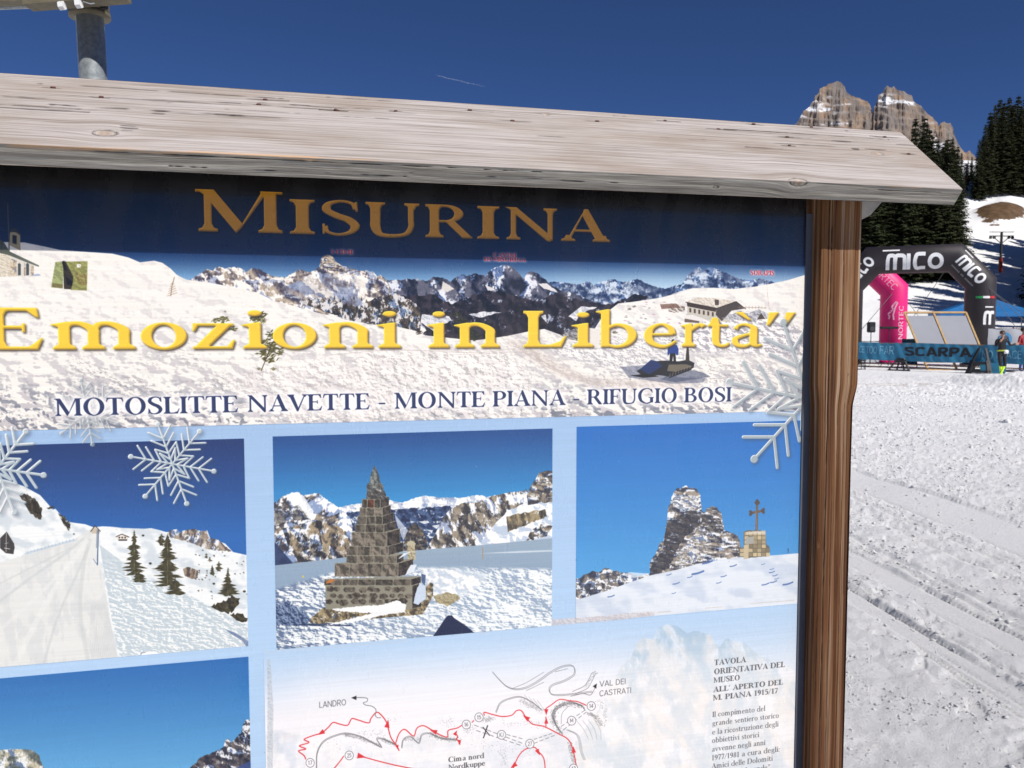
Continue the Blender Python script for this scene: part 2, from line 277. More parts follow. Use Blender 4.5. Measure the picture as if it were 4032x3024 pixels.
def sans_font(w=.10, rnd=False):
    """even stroke capitals"""
    G = {}; L = lambda *p: g_stroke([(a, b, w) for a, b in p], False); C = lambda *p: g_stroke([(a, b, w) for a, b in p])
    h = w / 2; b, t = h, 1 - h; m = .06 + h
    G['A'] = (.76, [L((m - .02, 0), (.37, 1)), L((.37, 1), (.70, 0)), L((.16, .30), (.58, .30))])
    G['C'] = (.76, [C((.66, .80), (.54, t - .01), (.38, t), (.17, .82), (m, .5), (.17, .18), (.38, b), (.54, b + .01), (.66, .20))])
    G['D'] = (.76, [L((m, 0), (m, 1)), C((m, t), (.34, t), (.56, .82), (.64, .5), (.56, .18), (.34, b), (m, b))])
    G['E'] = (.62, [L((m, 0), (m, 1)), L((m, t), (.56, t)), L((m, .52), (.52, .52)), L((m, b), (.56, b))])
    G['F'] = (.60, [L((m, 0), (m, 1)), L((m, t), (.56, t)), L((m, .50), (.50, .50))])
    G['I'] = (.22 + h, [L((m, 0), (m, 1))])
    G['J'] = (.50, [C((.36, 1), (.36, .5), (.35, .18), (.22, b), (.08, .12))])
    G['K'] = (.70, [L((m, 0), (m, 1)), L((.62, 1), (m, .45)), L((.22, .55), (.64, 0))])
    G['L'] = (.60, [L((m, 0), (m, 1)), L((m, b), (.56, b))])
    G['M'] = (.92, [L((m, 0), (m, 1)), L((m, 1), (.46, .25)), L((.46, .25), (.92 - m, 1)), L((.92 - m, 1), (.92 - m, 0))])
    G['N'] = (.80, [L((m, 0), (m, 1)), L((m, 1), (.80 - m, 0)), L((.80 - m, 0), (.80 - m, 1))])
    G['O'] = (.84, [g_ring(.42, .5, .37, .5, w, w)])
    G['P'] = (.68, [L((m, 0), (m, 1)), C((m, t), (.40, t), (.58, .88), (.58, .58), (.40, .44), (m, .44))])
    G['R'] = (.72, [L((m, 0), (m, 1)), C((m, t), (.40, t), (.58, .88), (.58, .60), (.40, .47), (m, .47)), L((.34, .47), (.64, 0))])
    G['S'] = (.68, [C((.58, .80), (.48, t - .01), (.33, t), (.14, .90), (.13, .66), (.33, .53), (.52, .42), (.57, .20), (.44, b + .02), (.30, b), (.15, .05 + h), (.07, .22))])
    G['T'] = (.66, [L((.33, 0), (.33, 1)), L((.04, t), (.62, t))])
    G['U'] = (.78, [C((m, 1), (m, .55), (m + .02, .22), (.39, b), (.76 - m, .22), (.78 - m, .55), (.78 - m, 1))])
    G['V'] = (.74, [L((.04, 1), (.37, 0)), L((.37, 0), (.70, 1))])
    G['X'] = (.70, [L((.05, 1), (.64, 0)), L((.64, 1), (.05, 0))])
    G['1'] = (.42, [L((.26, 0), (.26, 1)), L((.26, 1), (.08, .80))])
    G['2'] = (.62, [C((.08, .76), (.16, .93), (.34, t), (.52, .84), (.50, .62), (.28, .34), (.08, b)), L((.06, b), (.58, b))])
    G['3'] = (.60, [C((.08, .86), (.3, t), (.5, .80), (.42, .60), (.26, .54)), C((.26, .54), (.48, .46), (.52, .22), (.3, b), (.06, .14))])
    G['4'] = (.64, [L((.46, 0), (.46, 1)), L((.46, 1), (.06, .28)), L((.04, .28), (.60, .28))])
    G['5'] = (.60, [L((.52, t), (.14, t)), L((.14, t), (.11, .54)), C((.11, .54), (.3, .62), (.50, .48), (.50, .2), (.3, b), (.06, .12))])
    G['6'] = (.62, [g_ring(.31, .32, .25, .32, w, w), C((.48, .96), (.28, .84), (.12, .56), (.10, .36))])
    G['7'] = (.58, [L((.06, t), (.54, t)), L((.53, t), (.22, 0))])
    G[' '] = (.34, [])
    # rounded lower-case wordmark letters
    G['m'] = (1.16, [C((m, 0), (m, .45), (m + .05, .72), (.30, t - .12), (.52, .74), (.56, .45), (.56, 0)), C((.56, .45), (.62, .74), (.82, t - .12), (1.04, .72), (1.08, .45), (1.08, 0))])
    G['i'] = (.30, [L((.13, 0), (.13, .86))])
    G['c'] = (.80, [C((.72, .82), (.50, .83), (.26, .78), (m, .42), (.26, .08), (.5, h), (.72, h))])
    G['o'] = (.94, [g_ring(.46, .43, .42, .43, w, w)])
    return G
def text_polys(G, text, x0, x1, y, h, squeeze=None, small=None):
    """lays text out between x0 and x1 on baseline y, cap height h -> list of contour lists; small: scale of letters after the first"""
    adv = 0; sc = []
    for k, ch in enumerate(text):
        f = 1.0 if (small is None or k == 0) else small
        sc.append((adv, f)); adv += G[ch][0] * f
    kx = (x1 - x0) / adv; out = []
    for (a, f), ch in zip(sc, text):
        for comp in G[ch][1]:
            out.append([np.stack([x0 + (a + c[:, 0] * f) * kx, y + c[:, 1] * f * h], 1) for c in comp])
    return out
# ---------------------------------------------------------------- the print of the board, computed pixel by pixel in board coordinates
BS0, BS1, BZ0, BZ1 = -0.765, 1.2312, 0.36, 2.0
RES = 1150
CW, CH = int((BS1 - BS0) * RES), int((BZ1 - BZ0) * RES)
_rs = np.random.RandomState(11)
_LAT = _rs.rand(512, 512).astype(np.float32)
def vnoise(x, y, seed=0):
    x = x + seed * 17.31; y = y + seed * 7.77
    xi = np.floor(x).astype(np.int32); yi = np.floor(y).astype(np.int32)
    fx = (x - xi).astype(np.float32); fy = (y - yi).astype(np.float32)
    fx = fx * fx * (3 - 2 * fx); fy = fy * fy * (3 - 2 * fy)
    x0 = xi & 511; x1 = (xi + 1) & 511; y0 = yi & 511; y1 = (yi + 1) & 511
    a = _LAT[y0, x0]; b = _LAT[y0, x1]; c = _LAT[y1, x0]; d = _LAT[y1, x1]
    return (a + (b - a) * fx) * (1 - fy) + (c + (d - c) * fx) * fy
def fbm(x, y, o=4, seed=0, g=.5):
    r = 0; a = 1; t = 0
    for k in range(o):
        r = r + a * vnoise(x * 2 ** k, y * 2 ** k, seed + k * 3.1); t += a; a *= g
    return r / t
def sst(a, b, x): t = np.clip((x - a) / (b - a), 0, 1); return t * t * (3 - 2 * t)
def C3(*c): return np.array(c, np.float32) / 255
class Canvas:
    def __init__(s, w, h, col=(1, 1, 1)):
        s.w, s.h = w, h; s.a = np.empty((h, w, 3), np.float32); s.a[:] = col; s.map = lambda p: p; s.clip = (0, 0, w, h)
    def cover(s, cs, pad=0, ss=4):
        cs = [s.map(np.asarray(c, float)) for c in cs]
        A = np.concatenate(cs); X0, Y0, X1, Y1 = s.clip
        x0 = int(max(X0, math.floor(A[:, 0].min()) - pad)); x1 = int(min(X1, math.ceil(A[:, 0].max()) + pad + 1))
        y0 = int(max(Y0, math.floor(A[:, 1].min()) - pad)); y1 = int(min(Y1, math.ceil(A[:, 1].max()) + pad + 1))
        if x1 <= x0 or y1 <= y0: return None
        ax = np.concatenate([c[:, 0] for c in cs]); ay = np.concatenate([c[:, 1] for c in cs])
        bx = np.concatenate([np.roll(c[:, 0], -1) for c in cs]); by = np.concatenate([np.roll(c[:, 1], -1) for c in cs])
        ys = y0 + (np.arange((y1 - y0) * ss) + .5) / ss
        k = by != ay; ax, ay, bx, by = ax[k], ay[k], bx[k], by[k]
        W = x1 - x0; cov = np.zeros((len(ys), W + 2), np.float32)
        if len(ax):
            Y = ys[:, None]; hit = ((ay <= Y) & (by > Y)) | ((by <= Y) & (ay > Y))
            with np.errstate(all='ignore'): X = ax + (Y - ay) * ((bx - ax) / (by - ay))
            X = np.where(hit, X, np.inf); X.sort(axis=1)
            r = np.arange(len(ys))
            for j in range(0, int(hit.sum(1).max()) // 2 * 2, 2):
                p, q = X[:, j], X[:, j + 1]; ok = np.isfinite(q)
                for e, sg in ((q, 1.), (p, -1.)):
                    e = np.clip(np.where(ok, e, x0) - x0, 0, W); f = np.floor(e).astype(int); fr = (e - f)
                    # integral of clip(x-i,0,1): ones up to f, fraction at f
                    np.add.at(cov, (r, 0 * f), np.where(ok, sg, 0)); np.add.at(cov, (r, f), np.where(ok, -sg * (1 - fr), 0)); np.add.at(cov, (r, f + 1), np.where(ok, -sg * fr, 0))
        cov = np.cumsum(cov, axis=1)[:, :W]
        return y0, x0, np.clip(cov.reshape(y1 - y0, ss, W).mean(1), 0, 1)
    def put(s, m, col, al=1.0):
        if m is None: return
        y, x, k = m; h, w = k.shape; v = s.a[y:y + h, x:x + w]; k = (k * al)[..., None]
        if callable(col): col = col(y, x, h, w)
        v += (np.asarray(col, np.float32) - v) * k
    def fill(s, cs, col, al=1.0, ss=4): s.put(s.cover(cs, 0, ss), col, al)
    def merge(s, comps, pad=0):
        ms = [m for m in (s.cover(c) for c in comps) if m is not None]
        if not ms: return None
        y0 = max(s.clip[1], min(m[0] for m in ms) - pad); x0 = max(s.clip[0], min(m[1] for m in ms) - pad)
        y1 = min(s.clip[3], max(m[0] + m[2].shape[0] for m in ms) + pad); x1 = min(s.clip[2], max(m[1] + m[2].shape[1] for m in ms) + pad)
        k = np.zeros((y1 - y0, x1 - x0), np.float32)
        for y, x, q in ms:
            v = k[y - y0:y - y0 + q.shape[0], x - x0:x - x0 + q.shape[1]]; np.maximum(v, q, out=v)
        return y0, x0, k
    def line(s, pts, w, col, al=1.0, smooth=False):
        """width in canvas px; pts in mapped space"""
        p = s.map(np.asarray(pts, float)); p3 = np.column_stack([p, np.full(len(p), w)])
        keep = [0] + [i for i in range(1, len(p3)) if np.hypot(*(p3[i, :2] - p3[i - 1, :2])) > 1e-6]; p3 = p3[keep]
        if len(p3) < 2: return
        old = s.map; s.map = lambda q: q
        if smooth and len(p3) > 2: p3 = _cr(list(p3), 5)
        comps = [g_stroke(p3[i:i + 2], False) for i in range(len(p3) - 1)] + [[g_ell(a, b, w / 2, w / 2, n=9)] for a, b in p3[:, :2]]
        s.put(s.merge(comps), col, al); s.map = old
def blur(k, r):
    r = int(max(1, r))
    for _ in range(2):
        for ax in (0, 1):
            c = np.cumsum(np.pad(k, [(r + 1, r) if a == ax else (0, 0) for a in (0, 1)], mode='edge'), axis=ax)
            n = 2 * r + 1
            k = (np.take(c, range(n, c.shape[ax]), ax) - np.take(c, range(0, c.shape[ax] - n), ax)) / n
    return k.astype(np.float32)
def roll2(k, dy, dx):
    o = np.roll(np.roll(k, dy, 0), dx, 1)
    if dy > 0: o[:dy] = 0
    elif dy < 0: o[dy:] = 0
    if dx > 0: o[:, :dx] = 0
    elif dx < 0: o[:, dx:] = 0
    return o
def T(ox, oy, sc=1400 / 2212): return lambda *p: np.array([(ox + x * sc, oy + y * sc) for x, y in p], float)
def board_art():
    cv = Canvas(CW, CH, C3(176, 205, 238))
    ss = BS0 + (np.arange(CW) + .5) / RES; zz = BZ1 - (np.arange(CH) + .5) / RES
    SS, ZZ = np.meshgrid(ss.astype(np.float32), zz.astype(np.float32))
    PX, PY = sz2px(SS, ZZ); PX = PX.astype(np.float32); PY = PY.astype(np.float32)
    def mpx(p):
        s, z = px2sz(p[:, 0], p[:, 1]); return np.stack([(s - BS0) * RES, (BZ1 - z) * RES], 1)
    def msz(p): return np.stack([(p[:, 0] - BS0) * RES, (BZ1 - p[:, 1]) * RES], 1)
    cv.map = mpx
    A, B, C, D, E, Fg, G, H = T(0, 0), T(1300, 600), T(2632, 600), T(0, 1000), T(0, 1974), T(900, 1974), T(2000, 1974), T(1000, 1600, 1300 / 2212)
    def win(y, x, h, w): return PX[y:y + h, x:x + w], PY[y:y + h, x:x + w]
    def setclip(s0, s1, z0, z1):
        cv.clip = (max(0, round((s0 - BS0) * RES)), max(0, round((BZ1 - z1) * RES)), min(CW, round((s1 - BS0) * RES)), min(CH, round((BZ1 - z0) * RES)))
    def area(): x0, y0, x1, y1 = cv.clip; return y0, x0, np.ones((y1 - y0, x1 - x0), np.float32)
    def rock(lit, dark, snow, amt, sc, seed=0, strat=1.0, tilt=0.0, edge=.08, blue=None):
        lit, dark, snow = C3(*lit), C3(*dark), C3(*snow); blue = C3(*(blue or (120, 140, 175)))
        def f(y, x, h, w):
            X, Y = win(y, x, h, w); u, v = X / sc, (Y + tilt * X) / sc
            wu = u + 1.2 * fbm(u * .7, v * .7, 2, seed + 5); vv = v + .5 * fbm(u * .8, v * .8, 2, seed + 3); n = fbm(wu * .62, vv * .55 * strat, 4, seed, .5)
            n2 = fbm(wu * .62 + .30, vv * .55 * strat - .24, 4, seed, .5); li = np.clip(.52 + (n - n2) * 3.6, 0, 1)
            fine = fbm(u * 5, v * 3.0, 3, seed + 9, .6)
            li = np.clip(li + (fine - .5) * .75, 0, 1)[..., None]
            r = dark + (lit - dark) * li
            sn = fbm(wu * .9 + 4, vv * 1.15 * strat, 4, seed + 2, .55) + (fine - .5) * .3 + (n - .5) * .25
            k = sst(1 - amt - edge * 1.5, 1 - amt + edge * 1.5, sn + (fbm(u * 9, v * 7, 2, seed + 31) - .5) * .16)[..., None]
            sh = sst(.38, .50, li[..., 0] * .5 + fbm(u * .8, v * .8, 3, seed + 7) * .5)[..., None]
            return r + ((blue + (snow - blue) * sh) - r) * k
        return f
    def snow(c0, c1, sc, seed=0, ax=1.0, k0=.35, k1=.6, o=4, fine=0.0):
        c0, c1 = C3(*c0), C3(*c1)
        def f(y, x, h, w):
            X, Y = win(y, x, h, w); n = fbm(X / sc, Y / sc * ax, o, seed); m = fbm(X / sc + .15, Y / sc * ax - .2, o, seed)
            k = sst(k0, k1, .5 + (n - m) * 2.6 + (n - .5) * .35)
            if fine: k = np.clip(k + (vnoise(X / 2.5, Y / 2.5, seed) - .5) * fine, 0, 1)
            return c0 + (c1 - c0) * k[..., None]
        return f
    def vgrad(y0, c0, y1, c1, pw=1.0, slope=0.0):
        c0, c1 = C3(*c0), C3(*c1)
        def f(y, x, h, w):
            X, Y = win(y, x, h, w); k = np.clip((Y - slope * X - y0) / (y1 - y0), 0, 1) ** pw; return c0 + (c1 - c0) * k[..., None]
        return f
    def under(line, ybot): return np.concatenate([line, [(line[-1, 0], ybot), (line[0, 0], ybot)]])
    def rough(line, amp, seed, step=6):
        """adds a jagged edge to an outline"""
        o = []; r = random.Random(seed)
        for a, b in zip(line[:-1], line[1:]):
            n = max(1, int(np.hypot(*(b - a)) / step))
            for k in range(n): o.append(a + (b - a) * k / n + np.array([r.uniform(-.4, .4), r.uniform(-1, .7)]) * (amp if k or n == 1 else amp * .4))
        o.append(line[-1]); return np.array(o)
    def foliage(x, y0, y1, hw, col, seed, dens=46, base=.06):
        """a conifer in the print, made of drooping sprays"""
        r = random.Random(seed); cs = []
        for k in range(dens):
            t = (k + r.random()) / dens; yy = y0 + (y1 - y0) * t; w = hw * (base + t ** .85) * r.choice((.5, .75, .9, 1.0, 1.15)) * (1 - .35 * (t > .93))
            for sg in (-1, 1):
                w = w * r.uniform(.62, 1.25); th = (y1 - y0) / dens * r.uniform(.9, 1.9); cs.append([np.array([(x, yy - th * .6), (x + sg * w * .6, yy + th * .2), (x + sg * w, yy + th * r.uniform(.2, 1.4)), (x + sg * w * .5, yy + th * 1.3), (x, yy + th * 1.1)])])
        m = cv.merge(cs); c = C3(*col)
        cv.put(m, lambda y, xx, h, w: c * (.55 + .95 * fbm(PX[y:y + h, xx:xx + w] / 7, PY[y:y + h, xx:xx + w] / 5, 3, seed)[..., None]))
    # ---- blue ground of the sheet
    cv.put(area(), vgrad(1650, (166, 196, 232), 2600, (186, 214, 245), 1, -.05))
    bz0 = 1.3955
    # ---- banner: sky, deepening to navy behind the title, darkened further to deepen the roof's shadow
    setclip(BS0, BS1, bz0, BZ1)
    def sky(y, x, h, w):
        Z = ZZ[y:y + h, x:x + w]; S = SS[y:y + h, x:x + w]
        k = sst(1.74, 1.95, Z)[..., None] ** .8; j = sst(1.785, 1.69, Z)[..., None]
        c = C3(24, 56, 108) * (1 - k) + C3(3, 6, 16) * k
        c = c + (C3(150, 194, 232) - c) * j; r = sst(.1, .9, S)[..., None] * j
        c = c + (C3(206, 226, 243) - c) * r * .8
        return c + (vnoise(S * 900, Z * 900)[..., None] - .5) * .02
    cv.put(area(), sky)
    # far blue range on the right, then the slate range, then the tan rocks on the left
    far = B((1330, 815), (1400, 805), (1480, 815), (1540, 822), (1600, 798), (1640, 825), (1690, 805), (1750, 788), (1820, 808), (1870, 800), (1910, 785), (1950, 810), (2000, 830), (2080, 850), (2150, 825), (2212, 815))
    far = np.concatenate([far, C((70, 850), (100, 790), (130, 750), (190, 712), (212, 745), (240, 718), (290, 722), (320, 735), (380, 760), (440, 790), (520, 795), (560, 785), (600, 793), (650, 805), (700, 830))])
    cv.fill([rough(under(far, 1250), 3, 1)], rock((128, 140, 168), (40, 58, 98), (214, 226, 242), .44, 26, 3, 1.2, 0, .10, (120, 146, 190)))
    mid = B((340, 800), (380, 795), (440, 795), (520, 788), (600, 800), (640, 775), (700, 778), (750, 805), (800, 765), (825, 760), (850, 770), (900, 755), (950, 765), (965, 775), (1000, 728), (1050, 713), (1090, 698), (1130, 713), (1180, 760), (1200, 795), (1220, 755), (1245, 742), (1290, 750), (1340, 792), (1370, 830), (1440, 860), (1520, 880), (1640, 930), (1760, 935))
    cv.fill([rough(under(mid, 1300), 4, 2, 8)], rock((112, 112, 130), (32, 38, 60), (232, 236, 246), .38, 30, 5, .8, 0, .07, (112, 134, 178)))
    cv.fill([rough(B((355, 900), (640, 885), (760, 945), (860, 900), (950, 870), (1060, 862), (1180, 905), (1290, 930), (1400, 876), (1600, 935), (1760, 945), (1900, 880), (2000, 900), (1700, 1010), (1500, 1200), (900, 1200), (300, 1100)), 5, 3, 9)], rock((70, 62, 72), (22, 20, 34), (190, 200, 220), .24, 22, 8))
    for p in (((860, 1010), (960, 990), (1070, 995), (1000, 1012), (930, 1028)), ((1560, 960), (1660, 965), (1560, 1000), (1530, 1050), (1480, 1020)), ((570, 1010), (740, 1020), (755, 1045), (640, 1110), (560, 1060)), ((1310, 1020), (1340, 1010), (1345, 1060))):
        cv.fill([rough(B(*p), 3, 4, 10)], snow((200, 205, 218), (246, 246, 250), 14, 3), .95)
    cv.fill([rough(B((700, 800), (772, 850), (730, 870), (690, 860)), 2, 5), ], C3(236, 232, 228), .9)
    cv.fill([rough(B((960, 820), (1040, 862), (980, 860)), 2, 5), ], C3(240, 238, 240), .9)
    cv.fill([rough(B((1290, 815), (1345, 815), (1420, 872), (1330, 850)), 2, 5), ], C3(246, 244, 244), .9)
    lft = np.concatenate([D((1160, 175), (1230, 130), (1290, 95), (1325, 105), (1340, 82), (1365, 80), (1395, 92), (1440, 85), (1500, 88), (1530, 112), (1560, 90), (1620, 98), (1680, 135), (1770, 150), (1800, 130), (1870, 95), (1920, 112), (1950, 105), (1985, 82), (1995, 36), (2010, 10), (2060, 12), (2090, 50), (2130, 75), (2180, 82), (2205, 92)),
                          B((100, 722), (130, 712), (170, 735), (210, 735), (270, 745), (290, 775), (310, 760), (350, 790), (380, 860), (400, 925), (520, 1000), (600, 1110), (560, 1140))])
    cv.fill([rough(under(lft, 1380), 3.5, 6)], rock((196, 182, 164), (78, 74, 92), (250, 246, 242), .52, 32, 12, 1.5, -.2, .06, (178, 186, 208)))
    tow = D((1990, 90), (1995, 36), (2010, 8), (2060, 10), (2092, 50), (2150, 92), (2160, 120), (2060, 105))
    cv.fill([rough(tow, 3, 7)], rock((208, 194, 172), (92, 84, 92), (250, 246, 242), .38, 14, 14, 2.5))
    cv.fill([rough(D((1740, 215), (1830, 180), (1920, 130), (2000, 120), (2212, 130), (2300, 200), (2212, 380), (1900, 290)), 4, 8)], rock((190, 178, 168), (104, 100, 116), (252, 250, 248), .60, 40, 15, 1.2, -.3, .08, (150, 164, 196)), .75)
    # dark larch wood on the left flank
    cv.fill([rough(np.concatenate([D((1850, 300), (2000, 270), (2212, 330)), B((300, 900), (410, 880), (560, 960), (560, 1150), (330, 1080), (120, 1050), (0, 1000)), D((2000, 350))]), 6, 9)], rock((112, 100, 88), (48, 44, 46), (226, 224, 226), .47, 15, 21, .6, 0, .05))
    for k in range(46):
        r = random.Random(k); x, y = r.uniform(20, 560), r.uniform(900, 1060); q = B((x, y - 14))[0]; cv.fill([np.array([(q[0], q[1] - r.uniform(6, 12)), (q[0] + 4, q[1] + 8), (q[0] - 4, q[1] + 8)])], C3(46, 44, 34), .7)
    # snow fields in front
    fld = np.concatenate([A((-900, 1560), (-500, 1530), (0, 1506), (150, 1508), (260, 1530), (380, 1556), (520, 1566)), D((700, -2), (800, 22), (870, 52), (905, 48), (960, 42), (1010, 55), (1060, 90), (1100, 130), (1160, 160), (1300, 178), (1500, 215), (1600, 240), (1700, 290), (1850, 330), (2000, 372), (2212, 412)),
                          B((60, 1030), (120, 1045), (250, 1070), (420, 1085), (530, 1110), (590, 1138), (700, 1150), (900, 1170), (1100, 1142), (1240, 1112), (1330, 1098), (1420, 1130), (1500, 1165), (1590, 1180), (1700, 1010), (1790, 940), (1880, 930), (2050, 905), (2212, 862)), C((0, 888), (80, 862), (150, 845), (280, 842), (400, 850), (540, 835), (660, 812), (740, 795), (840, 765), (900, 740))])
    def field(y, x, h, w):
        X, Y = win(y, x, h, w); near = sst(1080, 1650, Y)
        n = fbm(X / 60, Y / 34, 4, 2); m = fbm(X / 60 + .18, Y / 34 - .2, 4, 2)
        c = C3(245, 243, 240) + np.zeros(X.shape + (3,), np.float32)
        k = sst(.50, .30, .5 + (n - m) * 2.2 * (.5 + near)); c = c + (C3(200, 196, 202) - c) * (k * (.34 + .5 * near))[..., None]
        f = fbm(X / 17, Y / 9, 3, 6); g = fbm(X / 17 + .2, Y / 9 - .25, 3, 6); k = sst(.46, .26, .5 + (f - g) * 1.5) * sst(1180, 1560, Y) * sst(.42, .66, fbm(X / 190, Y / 90, 2, 33))
        c = c + (C3(172, 168, 172) - c) * (k * .85)[..., None]
        d = fbm(X / 36, Y / 26, 3, 9); e = fbm(X / 36 + .2, Y / 26 - .3, 3, 9); k = sst(.44, .25, .5 + (d - e) * 2.4) * sst(1440, 1620, Y)
        c = c + (C3(112, 118, 136) - c) * (k * .72)[..., None]
        return c
    cv.fill([under(fld, 1740)], field)
    # right-hand slope: rocks, tracks and soft shade
    for k in range(150):
        r = random.Random(300 + k); x, y = r.uniform(1750, 2600), r.uniform(930, 1240); q = B((x, y))[0]; w = r.uniform(2, 11)
        cv.fill([rough(np.array([(q[0] - w, q[1]), (q[0] - w * .2, q[1] - w * .35), (q[0] + w, q[1] + 1), (q[0], q[1] + w * .25), (q[0] - w, q[1])]), 1, k, 3)], C3(r.choice((150, 120, 190)), r.choice((140, 130)), r.choice((140, 165))), r.uniform(.3, .8))
    road = B((1080, 1175), (1220, 1168), (1300, 1230), (1450, 1330), (1620, 1400), (1900, 1420), (2150, 1400), (2300, 1470), (2150, 1500), (1850, 1480), (1600, 1450), (1400, 1380), (1230, 1270), (1130, 1210))
    m = cv.cover([road], 14); cv.put((m[0], m[1], blur(m[2], 6)), snow((196, 186, 182), (228, 220, 216), 20, 2, 1.5), .75)
    pit = B((1290, 1190), (1500, 1180), (1800, 1150), (2212, 1100), (2212, 1340), (2050, 1400), (1700, 1340), (1450, 1270)); m = cv.cover([pit], 10)
    cv.put((m[0], m[1], blur(m[2], 5)), snow((178, 178, 186), (250, 248, 248), 16, 5, 1.7, .3, .54), .75)
    pit = C((0, 1180), (300, 1000), (600, 1010), (840, 1100), (845, 1300), (500, 1250), (150, 1250)); m = cv.cover([pit], 10)
    cv.put((m[0], m[1], blur(m[2], 8)), snow((168, 166, 176), (252, 249, 250), 22, 6, 1.5, .38, .54), .8)
    pit = D((1400, 800), (1560, 700), (2000, 640), (2212, 700), (2500, 900), (2300, 1100), (1700, 1060)); m = cv.cover([pit], 16)
    cv.put((m[0], m[1], blur(m[2], 10)), snow((196, 190, 190), (252, 249, 248), 24, 8, 1.4, .22, .52), .6)
    pit = B((150, 1240), (700, 1220), (1100, 1230), (1280, 1400), (1250, 1660), (150, 1660)); m = cv.cover([pit], 16)
    cv.put((m[0], m[1], blur(m[2], 12)), snow((180, 176, 178), (253, 250, 249), 20, 18, 1.25, .2, .46), .6)
    for P, w in ((((0, 1260), (400, 1230), (900, 1245), (1150, 1220)), 3), (((700, 1262), (1000, 1250), (1230, 1240)), 2), (((1240, 1250), (1450, 1370), (1700, 1440)), 5), (((1180, 1230), (1380, 1350), (1600, 1425)), 3)):
        cv.line(B(*P), w * RES / 1800, C3(196, 184, 182), .55, True)
    # chapel, gun shield, little larch
    W0 = lambda *p: D(*p)
    cv.fill([A((45, 1265), (52, 1265), (62, 1570), (54, 1570))], C3(96, 90, 80), .8)
    cv.fill([W0((-300, 140), (-300, 10), (64, -10), (70, 130), (66, 142))], snow((200, 192, 176), (236, 228, 214), 9, 4, 2))
    cv.fill([W0((64, -6), (206, 74), (208, 135), (70, 142))], C3(226, 222, 214))
    for q in ((66, 104), (150, 160), (192, 210)): cv.fill([W0((q[0], 8 + q[0] * .3), (q[1], 8 + q[1] * .32), (q[1], 134), (q[0], 138))], rock((224, 208, 180), (150, 134, 116), (235, 230, 220), .4, 8, 5), .9)
    for q in (112, 163): cv.fill([W0((q, 62), (q + 8, 56), (q + 18, 64), (q + 18, 132), (q, 134))], C3(88, 92, 96))
    cv.fill([np.concatenate([A((-300, 1500), (0, 1490), (20, 1500)), D((60, -16), (244, 72), (240, 80), (190, 62), (50, 6), (-100, -30))])], vgrad(935, (74, 76, 66), 1050, (122, 128, 118)))
    cv.fill([A((62, 1440), (126, 1450), (128, 1560), (60, 1525))], C3(172, 160, 130)); cv.fill([A((78, 1462), (104, 1466), (104, 1520), (78, 1512))], C3(44, 40, 34)); cv.fill([A((50, 1442), (88, 1414), (140, 1462), (128, 1466), (88, 1436), (60, 1450))], C3(66, 62, 48))
    cv.fill([W0((205, 128), (240, 124), (256, 134), (215, 138))], C3(150, 170, 206), .8)
    for p, c in ((((345, 50), (395, 45), (392, 215), (318, 208)), (176, 184, 128)), (((400, 48), (545, 45), (543, 166), (540, 228), (440, 224)), (168, 170, 104)), (((392, 50), (408, 45), (456, 140), (454, 180), (442, 220), (398, 218)), (70, 62, 46)), (((478, 64), (504, 64), (503, 84), (477, 84)), (252, 250, 248)), (((404, 140), (452, 170), (446, 196), (420, 192)), (34, 28, 24)), (((384, 48), (400, 42), (420, 100), (398, 100)), (46, 38, 34))):
        cv.fill([W0(*p)], snow(tuple(int(v * .84) for v in c), c, 14, 3))
    cv.fill([W0((470, 110), (540, 130), (540, 190), (500, 200), (480, 160))], snow((120, 80, 48), (168, 160, 100), 9, 9), .55); cv.fill([W0((330, 180), (392, 190), (390, 214), (322, 206))], C3(110, 92, 54), .6)
    cv.line(W0((1062, 262), (1070, 200), (1085, 145)), 1.6, C3(150, 120, 90)); [cv.line(W0((1070 - a, 262 - 14 * i), (1072 + a, 240 - 14 * i)), .9, C3(160, 130, 96)) for i, a in enumerate((30, 26, 22, 18, 12, 8))]
    # bushes
    def bush(Tf, pts, seed, col=(96, 92, 44)):
        r = random.Random(seed); cs = []
        for x, y, w in pts:
            for k in range(26):
                a = r.uniform(0, 6.3); q = Tf((x + math.cos(a) * w * r.random(), y + math.sin(a) * w * .6 * r.random()))[0]; l = w * .22; b = r.uniform(-.9, .3)
                cs.append([np.array([(q[0] - l * math.cos(b), q[1] - l * math.sin(b)), (q[0], q[1] - l * .3), (q[0] + l * math.cos(b), q[1] + l * math.sin(b)), (q[0], q[1] + l * .35)])])
        c = C3(*col); cv.put(cv.merge(cs), lambda y, x, h, w: c * (.45 + 1.0 * fbm(PX[y:y + h, x:x + w] / 6, PY[y:y + h, x:x + w] / 5, 3, seed)[..., None]), .95)
    bush(D, [(1385, 410, 40), (1340, 412, 25), (1450, 465, 28), (1400, 358, 10)], 3); bush(D, [(1610, 385, 52), (1580, 410, 40), (1640, 415, 24)], 4)
    bush(D, [(1690, 500, 40), (1670, 550, 48), (1700, 590, 60), (1640, 620, 46), (1690, 650, 50), (1740, 610, 34), (1610, 715, 14), (1700, 715, 18)], 5); cv.line(D((1690, 560), (1660, 640), (1625, 725)), 2, C3(80, 66, 46))
    bush(B, [(790, 1010, 34), (810, 1050, 48), (850, 1100, 50), (880, 1130, 46), (900, 1150, 34)], 6, (58, 60, 32)); bush(B, [(1330, 1060, 22), (550, 1120, 24)], 7, (80, 70, 60)); bush(B, [(1590, 1060, 20), (1860, 975, 12), (1890, 960, 12), (1770, 1120, 16)], 8, (70, 66, 52))
